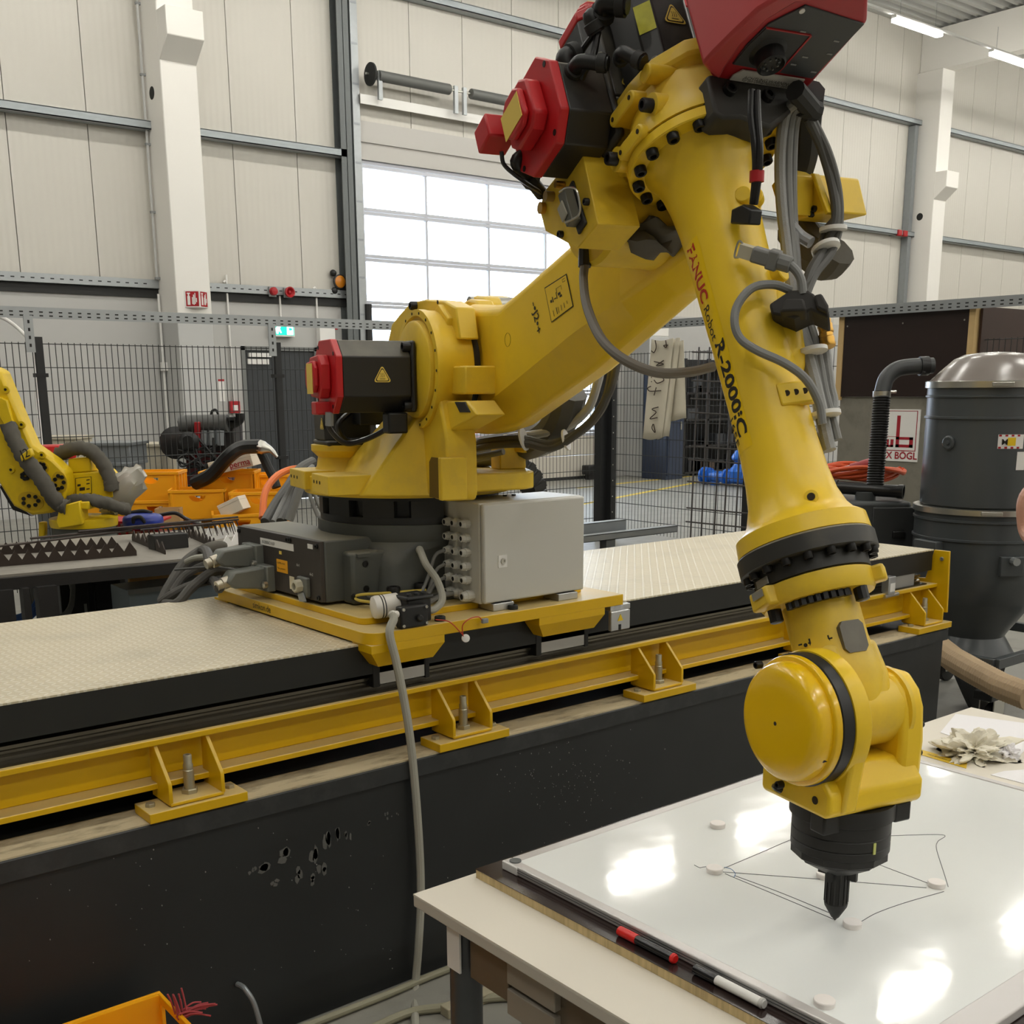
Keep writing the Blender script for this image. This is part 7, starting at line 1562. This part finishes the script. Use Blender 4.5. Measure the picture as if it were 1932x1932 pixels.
pp_ = empty('black_pipe', (0, 0, 0), label='black plastic pipe lying on the suction unit', cat='pipe'); a_, b_ = DP(1560, 918, 6.45), DP(1705, 928, 6.25); d = (b_-a_).normalized(); L_ = (b_-a_).length
MB().lathe(a_, d, [(0, .036), (L_-.03, .036), (L_-.03, .040), (L_, .040), (L_, .034), (L_-.1, .032)], 24).build('pipe_tube', mat('pipe_black', (36, 36, 37), .3), pp_); MB().lathe(a_, d, [(0, .043), (.06, .043)], 20).build('pipe_sleeve', M_black, pp_)
b = MB(); c = DP(1625, 897, 6.6); rr = random.Random(8)
for k in range(5):
    r_ = .20+.012*k; b.tube([c+VX*(math.cos(t*PI/7)*r_*(1.0+.05*rr.uniform(-1, 1)))+VY*(math.sin(t*PI/7)*r_*.8)+VZ*(.01*k+.02*math.sin(t+k)) for t in range(15)], .013, 8, sub=3)
tag(b.build('extension_cord', mat('cord_orange', (216, 84, 34), .5)), 'coil of orange extension cord behind the black pipe', 'cord')
pg = empty('power_plug', (0, 0, 0), label='red three phase plug on the orange cord coil', cat='plug'); a_, b_ = DP(1605, 885, 6.5), DP(1642, 878, 6.45); d = (b_-a_).normalized()
MB().lathe(a_, d, [(0, .03), (.05, .034), (.09, .04), (.12, .04)], 16).build('plug_body', mat('plug_red', (150, 36, 40), .5), pg); MB().lathe(a_-d*.06, d, [(0, .02), (.06, .024)], 12).build('plug_gland', M_grey, pg)
# dust extractor drum
ext = empty('dust_extractor', (ctrv.x, ctrv.y, 0), label='large dark grey industrial dust extractor drum with domed lid', cat='dust extractor')
M_ext = mat('extractor_grey', (74, 78, 80), .32, spec=.5, var=.05); M_lid = mat('extractor_lid', (128, 120, 114), .22, spec=.6)
def EL(prof, nm, m, n=64): return MB().lathe((0, 0, 0), (0, 0, 1), prof, n).build(nm, m, ext)
R_ = .325
EL([(1.735, R_-.005), (1.75, R_-.02), (1.79, R_-.06), (1.845, R_-.12), (1.868, R_-.17), (1.878, R_-.25), (1.882, .0)], 'lid', M_lid)
EL([(1.700, R_+.003), (1.702, R_+.012), (1.733, R_+.012), (1.736, R_+.003)], 'clamp_band', M_chrome)
EL([(1.10, R_-.012), (1.11, R_-.002), (1.545, R_-.002), (1.548, R_+.006), (1.558, R_+.006), (1.561, R_-.002), (1.652, R_-.002), (1.655, R_+.006), (1.663, R_+.006), (1.666, R_), (1.70, R_)], 'upper_drum', M_ext)
EL([(1.068, R_+.02), (1.07, R_+.03), (1.098, R_+.03), (1.10, R_+.02)], 'clamp_band', M_chrome)
EL([(.60, R_-.035), (.70, R_+.018), (.93, R_+.018), (.933, R_+.026), (.943, R_+.026), (.946, R_+.018), (1.028, R_+.018), (1.031, R_+.026), (1.041, R_+.026), (1.044, R_+.018), (1.07, R_+.02)], 'lower_drum', M_ext)
EL([(.40, .16), (.42, .17), (.60, R_-.035)], 'cone', M_ext); EL([(.30, .22), (.40, .16)], 'outlet_cone', M_ext)
for z, a_ in ((1.718, 3.75), (1.084, 3.75)):
    c = Vector(((R_+.03)*math.cos(a_), (R_+.03)*math.sin(a_), z)); tn = Vector((-math.sin(a_), math.cos(a_), 0)); MB().bar(c-tn*.05, c+tn*.05, .02, .02).build('band_latch', M_chrome, ext, bevel=.003)
toC = (Vector((0, 0, 0))-ctrv); toC.z = 0; toC.normalize(); aC = math.atan2(toC.y, toC.x)
def onD(da, z, off=0.0): return Vector(((R_+off)*math.cos(aC+da), (R_+off)*math.sin(aC+da), z)), Vector((math.cos(aC+da), math.sin(aC+da), 0))
p, n = onD(-.62, 1.43, -.002); MB().lathe(p, n, [(0, .034), (.01, .036), (.015, .028), (.012, .012), (.02, .010)], 20).build('inspection_plug', M_ext, ext)
def drum_label(da0, da1, z0, z1, m, nm, off=.0015, par=ext):
    P = []; k = 6
    for i in range(k+1):
        d_ = da0+(da1-da0)*i/k
        for z in (z0, z1): q, _ = onD(d_, z, off-.002); P.append(tuple(q))
    return MB().add(P, [(2*i, 2*i+2, 2*i+3, 2*i+1) for i in range(k)]).build(nm, m, par, smooth=0)
lb = drum_label(.12, .50, 1.405, 1.475, M_white, 'class_label'); 
for k in range(4): drum_label(.13+.09*k, .17+.09*k, 1.465, 1.474, M_red, 'label_stripe', .0025); drum_label(.13+.09*k, .17+.09*k, 1.406, 1.415, M_red, 'label_stripe', .0025)
drum_label(.26, .38, 1.42, 1.46, mat('warning_yellow', (232, 196, 24), .5), 'label_field', .0025)
q, n = onD(.17, 1.425, .003); text('lettering', 'M', M_ink, q, Vector((-math.sin(aC+.17), math.cos(aC+.17), 0)), VZ, .040, ext, bold=.01)
drum_label(.42, .55, 1.30, 1.39, M_white, 'notice_label')
p, n = onD(-.78, .90, .02); MB().obox(p, Vector((-n.y, n.x, 0)), n, VZ, .08, .04, .03).build('hose_port', M_ext, ext, bevel=.006)
p, n = onD(.45, .82, .02); MB().obox(p, Vector((-n.y, n.x, 0)), n, VZ, .06, .02, .05).build('latch_plate', M_ext, ext, bevel=.004); MB().cyl(p+VZ*.03, p+n*.06+VZ*.03, .02, 10).build('latch_roller', M_tray, ext)
# carriage frame, chain, castors
for (x0, y0, x1, y1) in ((-.5, -.40, .45, -.40), (-.5, .40, .45, .40), (-.5, -.40, -.5, .40), (.45, -.40, .45, .40)):
    MB().bar((x0, y0, .38), (x1, y1, .38), .04, .05).build('frame_bar', M_ext, ext, bevel=.003)
for (x, y) in ((-.42, -.36), (-.42, .36), (.38, -.36), (.38, .36)):
    o = B(x-.10, x+.10, y-.05, y+.05, .19, .235).build('castor_bracket', M_blackm, ext, bevel=.004); B(x-.05, x+.05, y-.04, y-.034, .07, .19).build('castor_fork', M_chrome, o, smooth=0); B(x-.05, x+.05, y+.034, y+.04, .07, .19).build('castor_fork', M_chrome, o, smooth=0)
    MB().lathe((x+.02, y-.02, .08), (0, 1, 0), [(0, .07), (.004, .08), (.036, .08), (.04, .07)], 24).build('castor_wheel', M_rubber, o); MB().bar((x, y, .235), (x*.95, y*1.05, .38), .04, .04).build('strut', M_ext, ext, smooth=0)
MB().lathe((-.05, -.1, .18), (.5, -.75, .45), [(-.12, .15), (-.1, .17), (.0, .18), (.02, .185), (.03, .17)], 32).build('dust_bin', M_blackm, ext)
for k in range(8): MB().lathe((.0+.035*k, -.36, .40+.006*math.sin(k)), (1 if k % 2 else 0, 0, 0 if k % 2 else 1), [(-.008, .02), (-.008, .026), (.008, .026), (.008, .02)], 10).build('chain_link', M_steeld, ext)
# pipe elbow and corrugated hose at the lid
M_pvc = mat('pvc_black', (52, 54, 55), .38)
el = [DP(1760, 690, 5.95), DP(1715, 692, 5.95), DP(1690, 698, 5.95), DP(1672, 715, 5.95), DP(1664, 742, 5.95)]
hs = empty('suction_hose', (0, 0, 0), label='black corrugated suction hose with pipe elbow beside the extractor drum', cat='hose')
MB().tube(el, .042, 20).build('pipe_elbow', M_pvc, hs); MB().lathe(DP(1735, 691, 5.95), DP(1760, 690, 5.95)-DP(1715, 692, 5.95), [(0, .05), (.045, .05)], 16).build('pipe_collar', M_black, hs)
MB().lathe(DP(1664, 738, 5.95), VZ*-1, [(0, .046), (.03, .046)], 20).build('hose_clip', M_chrome, hs); MB().lathe(DP(1680, 739, 5.90), VX, [(0, .008), (.03, .008)], 8).build('clip_screw', M_chrome, hs)
p0, p1 = DP(1664, 748, 5.95), DP(1651, 915, 6.0); Lh = (p1-p0).length; nn = 34
MB().lathe(p0, p1-p0, [(Lh*k/nn/2, .0405+(.006 if k % 2 else 0)) for k in range(2*nn+1)], 20).build('corrugated_hose', M_black, hs, smooth=20)
p0 = [DP(1775, 1225, 5.75), DP(1800, 1245, 5.6), DP(1840, 1268, 5.4), DP(1890, 1295, 5.2), DP(1950, 1318, 5.0)]
b = MB(); 
PP = []
for i in range(len(p0)-1):
    for k in range(22): PP.append(p0[i].lerp(p0[i+1], k/22))
b.tube(PP, .06, 14, smooth=False, radii=[.060+(.004 if k % 2 else 0) for k in range(len(PP))]); tag(b.build('ducting_hose', mat('duct_beige', (188, 164, 132), .7), smooth=20), 'beige ribbed ducting hose at the extractor foot', 'hose')
# ---- hanging cloth with handwriting, rebar mesh on the fence
M_cloth = mat('cloth_ecru', (212, 204, 184), .9, var=.08, var_scale=6)
bn = empty('handwritten_banner', (0, 0, 0), label='cream cloth with handwritten letters hanging over the mesh fence', cat='banner')
xb_ = FX-.03
def hang(px0, px1, bx0, bx1, py0, py1, amp, nm, dx, ph):
    b = MB(); nu, nv = 14, 10; P = []
    for j in range(nv+1):
        for i in range(nu+1):
            u, v = i/nu, j/nv; px = (px0+(px1-px0)*u)*(1-v)+(bx0+(bx1-bx0)*u)*v; p = atX(px, py0+(py1-py0)*v+3*math.sin(u*4+ph), xb_-dx+amp*math.sin(u*5+ph)*(.3+v)); P.append(tuple(p))
    b.add(P, [(j*(nu+1)+i, j*(nu+1)+i+1, (j+1)*(nu+1)+i+1, (j+1)*(nu+1)+i) for j in range(nv) for i in range(nu)])
    o = b.build(nm, M_cloth, bn, smooth=60); s_ = o.modifiers.new('thickness', 'SOLIDIFY'); s_.thickness = .004; return o
hang(1230, 1272, 1213, 1250, 640, 827, .012, 'front_fold', .04, 0); hang(1266, 1284, 1240, 1262, 640, 826, .03, 'side_fold', .02, 1.5); hang(1270, 1290, 1258, 1295, 645, 792, .02, 'rear_fold', .0, .8)
inkb = mat('ink_brown', (56, 40, 30), .8)
for pts in ([(1236, 642), (1238, 655), (1234, 665), (1229, 662)], [(1256, 642), (1257, 655), (1252, 652), (1260, 651)], [(1252, 680), (1238, 690), (1252, 687), (1234, 682)], [(1229, 711), (1229, 713)], [(1229, 719), (1229, 721)], [(1250, 712), (1252, 718), (1240, 723), (1234, 717)], [(1247, 737), (1226, 738), (1222, 732), (1228, 729)], [(1238, 731), (1234, 746)], [(1242, 768), (1230, 772), (1238, 778), (1226, 790), (1240, 788)], [(1232, 800), (1230, 808), (1236, 816), (1233, 800)]):
    MB().tube([tuple(atX(x, y, xb_-.062)) for x, y in pts], .0055, 6, sub=4).build('handwriting', inkb, bn)
rm = empty('rebar_mat', (0, 0, 0), label='steel reinforcement mat leaning on the fence behind the forearm', cat='rebar mat')
M_rb = mat('rebar', (70, 66, 64), .6, metal=.3)
A0, A1 = atX(1318, 650, FX-.10), atX(1305, 1010, FX-.45)
for i, px in enumerate((1316, 1336, 1360, 1378, 1400)):
    a_, b_ = atX(px+3, 655 if i < 2 else 700, FX-.08), atX(px-14, 1030, FX-.38); MB().cyl(a_, b_, .009, 6).build('upright_bar', M_rb, rm)
for i, py in enumerate((664, 718, 752, 778, 842, 867, 908, 958, 984)):
    a_, b_ = atX(1306-i*1.5, py, FX-.10-.03*i), atX(1430, py+4+i*1.2, FX-.10-.03*i); MB().cyl(a_, b_, .008, 6).build('cross_bar', M_rb, rm)
# ---- dark racks, navy cabinet and blue pump beyond the fence
rk = empty('storage_rack', (0, 0, 0), label='black storage rack with boxes beyond the mesh fence', cat='rack')
RY = 15.6
x0, x1 = atY(1285, 800, RY).x, atY(1450, 800, RY).x
B(x0, x1, RY+.5, RY+.55, 0, 2.3).build('back_panel', M_black, rk, smooth=0)
for k in range(5): B(x0, x1, RY-.1, RY+.5, .05+k*.52, .09+k*.52).build('shelf', M_dark, rk, smooth=0)
for k in range(5): x = x0+(x1-x0)*k/4; B(x-.03, x+.03, RY-.1, RY-.04, 0, 2.3).build('rack_post', M_dark, rk, smooth=0)
for k in range(18):
    x = x0+rr.uniform(.1, x1-x0-.4); s_ = rr.randrange(4); w_ = rr.uniform(.15, .35); h_ = rr.uniform(.1, .3)
    tag(B(x, x+w_, RY-.02, RY+.3, .0901+s_*.52, .09+s_*.52+h_).build('rack_box', mat('rack_box_%d' % (k % 3), ((50, 50, 52), (72, 58, 48), (60, 62, 66))[k % 3], .6), bevel=.005), 'dark box standing on the black storage rack', 'box', 'boxes on the storage rack')
nv = empty('navy_cabinet', (0, 0, 0), label='navy blue steel cabinet between the column and the rack', cat='cabinet'); x0, x1 = atY(1258, 800, 15.2).x, atY(1290, 800, 15.2).x
B(x0, x1, 15.2, 15.85, 0, 2.05).build('body', mat('navy_paint', (44, 54, 74), .45), nv, bevel=.01); B(x0+.03, x1-.03, 15.18, 15.2, .08, 1.98).build('cabinet_door', mat('navy_paint', (44, 54, 74), .45), nv, smooth=0); B(x1-.12, x1-.09, 15.16, 15.18, .95, 1.1).build('handle', M_chrome, nv, smooth=0)
M_blue = mat('pump_blue', (24, 96, 190), .35)
bp = empty('blue_pump', (0, 0, 0), label='bright blue pipe pump on the hall floor beyond the fence', cat='pump'); a_, b_ = atZ(1335, 914, 0), atZ(1430, 922, 0); a_.z = b_.z = .16; d = (b_-a_).normalized(); L_ = (b_-a_).length
MB().lathe(a_, d, [(0, .10), (.0, .15), (.05, .15), (.051, .10), (.45, .10), (.451, .15), (.50, .15), (.501, .11), (L_, .11)], 20).build('pipe_body', M_blue, bp); c = a_+d*.75
MB().lathe(c, VZ, [(-.05, .16), (.12, .2), (.2, .12), (.28, .08), (.34, .14), (.38, .14), (.5, .06)], 20).build('valve_head', M_blue, bp); MB().lathe(a_, -d, [(0, .11), (.05, .12), (.06, .16), (.1, .16)], 20).build('end_flange', M_blue, bp)
for t in (.15, .9): q = a_+d*(L_*t); B(q.x-.06, q.x+.06, q.y-.06, q.y+.06, 0, .07).build('foot', M_blue, bp, smooth=0)
hv = empty('hand_pallet_tool', (0, 0, 0), label='small black winch with orange strap at the door foot', cat='winch'); p = atY(1118, 890, 16.3)
B(p.x-.2, p.x+.2, 16.2, 16.4, .1, .28).build('winch_body', M_black, hv, bevel=.02); B(p.x+.1, p.x+.28, 16.15, 16.2, .02, .16).build('strap', mat('strap_orange', (216, 90, 40), .6), hv, bevel=.01); B(p.x-.15, p.x+.15, 16.25, 16.35, 0, .1).build('foot', M_black, hv, smooth=0)
p = atY(1695, 441, YW-.1); o = empty('wall_alarm', (p.x, p.y, p.z), label='small red alarm pair on the girt beside the far column', cat='alarm'); B(-.25, .25, -.05, .1, -.06, .06).build('back_plate', M_grey, o, smooth=0); B(-.2, -.04, -.14, -.05, -.07, .07).build('beacon', M_red, o, bevel=.02); B(.04, .2, -.14, -.05, -.07, .07).build('siren', M_red, o, bevel=.02)
# ================================================================== person at the picture edge
pe = empty('person', (0, 0, 0), label='person in a black short sleeved shirt standing at the picture edge', cat='person')
PB = Vector((5.02, 2.06, 0))     # feet
sdir = Vector((-.62, .78, 0)).normalized()      # towards the arm we see
fdir = Vector((-.78, -.62, 0)).normalized()
def PV(a_, f_, z): return PB+sdir*a_+fdir*f_+Vector((0, 0, z))
def skin(nm, pts, edges, radii, m, par, root=0, sub=2):
    me = bpy.data.meshes.new(nm); me.from_pydata([tuple(p) for p in pts], edges, []); o = bpy.data.objects.new(nm, me); COL.objects.link(o); o.parent = par
    s_ = o.modifiers.new('skin', 'SKIN'); 
    for i, r in enumerate(radii): me.skin_vertices[0].data[i].radius = (r, r) if not isinstance(r, tuple) else r
    me.skin_vertices[0].data[root].use_root = True
    sb = o.modifiers.new('smooth', 'SUBSURF'); sb.levels = sub; sb.render_levels = sub
    me.materials.append(m); return o
M_skin = mat('skin_tone', (206, 158, 138), .5, spec=.4); M_shirt = mat('shirt_black', (28, 28, 30), .85); M_jeans = mat('trousers_dark', (40, 44, 54), .85); M_shoe = mat('shoe_dark', (34, 30, 28), .6); M_hair = mat('hair_brown', (62, 44, 32), .7)
eL = atZ(1916, 1000, 1.10)
arm = [PV(.20, 0, 1.42), Vector((eL.x+.03, eL.y-.015, 1.24)), Vector((eL.x+.045, eL.y-.03, 1.09)), Vector((eL.x+.045, eL.y-.03, 1.09))+fdir*.13+Vector((0, 0, -.03))-sdir*.02, Vector((eL.x+.045, eL.y-.03, 1.09))+fdir*.25+Vector((0, 0, -.04))-sdir*.05]
armR = [PV(-.20, 0, 1.42), PV(-.27, -.02, 1.14), PV(-.27, .02, 1.08), PV(-.26, .1, .97), PV(-.24, .17, .87)]
body_pts = [PV(0, 0, .95), PV(0, 0, 1.10), PV(0, 0, 1.28), PV(0, 0, 1.42), PV(0, .01, 1.50), PV(0, .02, 1.58)]+arm+armR+[PV(.10, 0, .90), PV(.11, .02, .50), PV(.11, -.01, .10), PV(.11, .14, .05), PV(-.10, 0, .90), PV(-.11, .02, .50), PV(-.11, -.01, .10), PV(-.11, .14, .05)]
ed = [(0, 1), (1, 2), (2, 3), (3, 4), (4, 5), (3, 6), (6, 7), (7, 8), (8, 9), (9, 10), (3, 11), (11, 12), (12, 13), (13, 14), (14, 15), (0, 16), (16, 17), (17, 18), (18, 19), (0, 20), (20, 21), (21, 22), (22, 23)]
rad = [(.15, .11), (.145, .105), (.16, .115), (.14, .095), .055, .06, .062, .048, .043, .038, .028, .062, .048, .042, .036, .028, .09, .06, .042, .04, .09, .06, .042, .04]
skin('body', body_pts, ed, rad, M_skin, pe, 0)
skin('shirt', [PV(0, 0, .93), PV(0, 0, 1.10), PV(0, 0, 1.28), PV(0, 0, 1.43), PV(.20, 0, 1.42), arm[1]*.35+arm[0]*.65, arm[1]*.9+arm[0]*.1, PV(-.20, 0, 1.42), PV(-.245, -.01, 1.26), PV(-.265, -.02, 1.16)], [(0, 1), (1, 2), (2, 3), (3, 4), (4, 5), (5, 6), (3, 7), (7, 8), (8, 9)], [(.165, .125), (.16, .12), (.172, .128), (.148, .105), .078, .070, .066, .078, .070, .066], M_shirt, pe)
skin('trousers', [PV(0, 0, .98), PV(0, 0, .92), PV(.10, 0, .86), PV(.11, .02, .50), PV(.11, -.01, .09), PV(-.10, 0, .86), PV(-.11, .02, .50), PV(-.11, -.01, .09)], [(0, 1), (1, 2), (2, 3), (3, 4), (1, 5), (5, 6), (6, 7)], [(.158, .12), (.158, .125), .105, .075, .06, .105, .075, .06], M_jeans, pe)
for s_ in (-1, 1): skin('shoe', [PV(.11*s_, -.04, .05), PV(.11*s_, .06, .05), PV(.11*s_, .17, .04)], [(0, 1), (1, 2)], [.045, .048, .036], M_shoe, pe)
b = MB().ico((0, 0, 0), 1, 3); c = PV(0, .03, 1.68); b.v = [tuple(c+sdir*(v[0]*.075)+fdir*(v[1]*.095)+VZ*(v[2]*.115-.01*max(0, v[1]))) for v in b.v]; b.build('head', M_skin, pe, smooth=80)
b = MB().ico((0, 0, 0), 1, 3); b.v = [tuple(c+fdir*-.012+VZ*.018+sdir*(v[0]*.081)+fdir*(v[1]*.098)+VZ*(max(v[2], -.25+.7*max(0, v[1]))*.112)) for v in b.v]; b.build('hair', M_hair, pe, smooth=80)
MB().lathe(c+fdir*.085-VZ*.02, fdir+VZ*-.3, [(0, .012), (.02, .014), (.028, .006)], 10).build('nose', M_skin, pe)
for s_ in (-1, 1):
    MB().ico(c+fdir*.082+sdir*(.03*s_)+VZ*.005, .011, 2).build('eye', M_white, pe); b = MB().ico((0, 0, 0), 1, 2); b.v = [tuple(c+sdir*(.078*s_+v[0]*.01)+fdir*(v[1]*.018)+VZ*(v[2]*.03)) for v in b.v]; b.build('ear', M_skin, pe)
MB().obox(c+fdir*.088-VZ*.055, sdir, fdir, VZ, .022, .006, .004).build('mouth', mat('lips', (170, 100, 92), .5), pe, bevel=.003)
def hand(w, fw, nm):
    pts = [w, w+fw*.07]; edg = [(0, 1)]; rr_ = [.026, (.036, .018)]
    side = fw.cross(VZ).normalized()
    for k, ln in enumerate((.075, .085, .08, .062)):
        o_ = side*(-.028+.019*k); base = w+fw*.085+o_; i0 = len(pts); pts += [base, base+fw*ln*.55-VZ*.012, base+fw*ln*.85-VZ*.04]; edg += [(1, i0), (i0, i0+1), (i0+1, i0+2)]; rr_ += [.0095, .0088, .0075]
    i0 = len(pts); pts += [w+fw*.03-side*.038, w+fw*.07-side*.055-VZ*.01, w+fw*.10-side*.055-VZ*.02]; edg += [(0, i0), (i0, i0+1), (i0+1, i0+2)]; rr_ += [.014, .011, .009]
    skin(nm, pts, edg, rr_, M_skin, pe, 0)
hand(arm[4], (arm[4]-arm[3]).normalized(), 'hand'); hand(armR[4], (armR[4]-armR[3]).normalized(), 'hand')
# ================================================================== put every group's Empty at the foot of its thing
bpy.context.view_layer.update()
def _bounds(o):
    lo = [1e9]*3; hi = [-1e9]*3
    for c in o.children_recursive:
        if c.type == 'MESH':
            for k in c.bound_box:
                p = c.matrix_world @ Vector(k)
                for i in range(3): lo[i] = min(lo[i], p[i]); hi[i] = max(hi[i], p[i])
    return lo, hi
for o in list(bpy.data.objects):
    if o.type != 'EMPTY' or not o.children: continue
    if '_world' in o:
        L_ = o.location.copy()
        for c in o.children:
            if '_raw' not in c: c.location = c.location-L_
    elif o.parent is None and o.location.length < 1e-6 and o.rotation_euler.z == 0:
        lo, hi = _bounds(o); L_ = Vector(((lo[0]+hi[0])/2, (lo[1]+hi[1])/2, lo[2]))
        o.location = L_
        for c in o.children: c.location = c.location-L_
for o in bpy.data.objects:
    for k in ('_world', '_raw'):
        if k in o: del o[k]
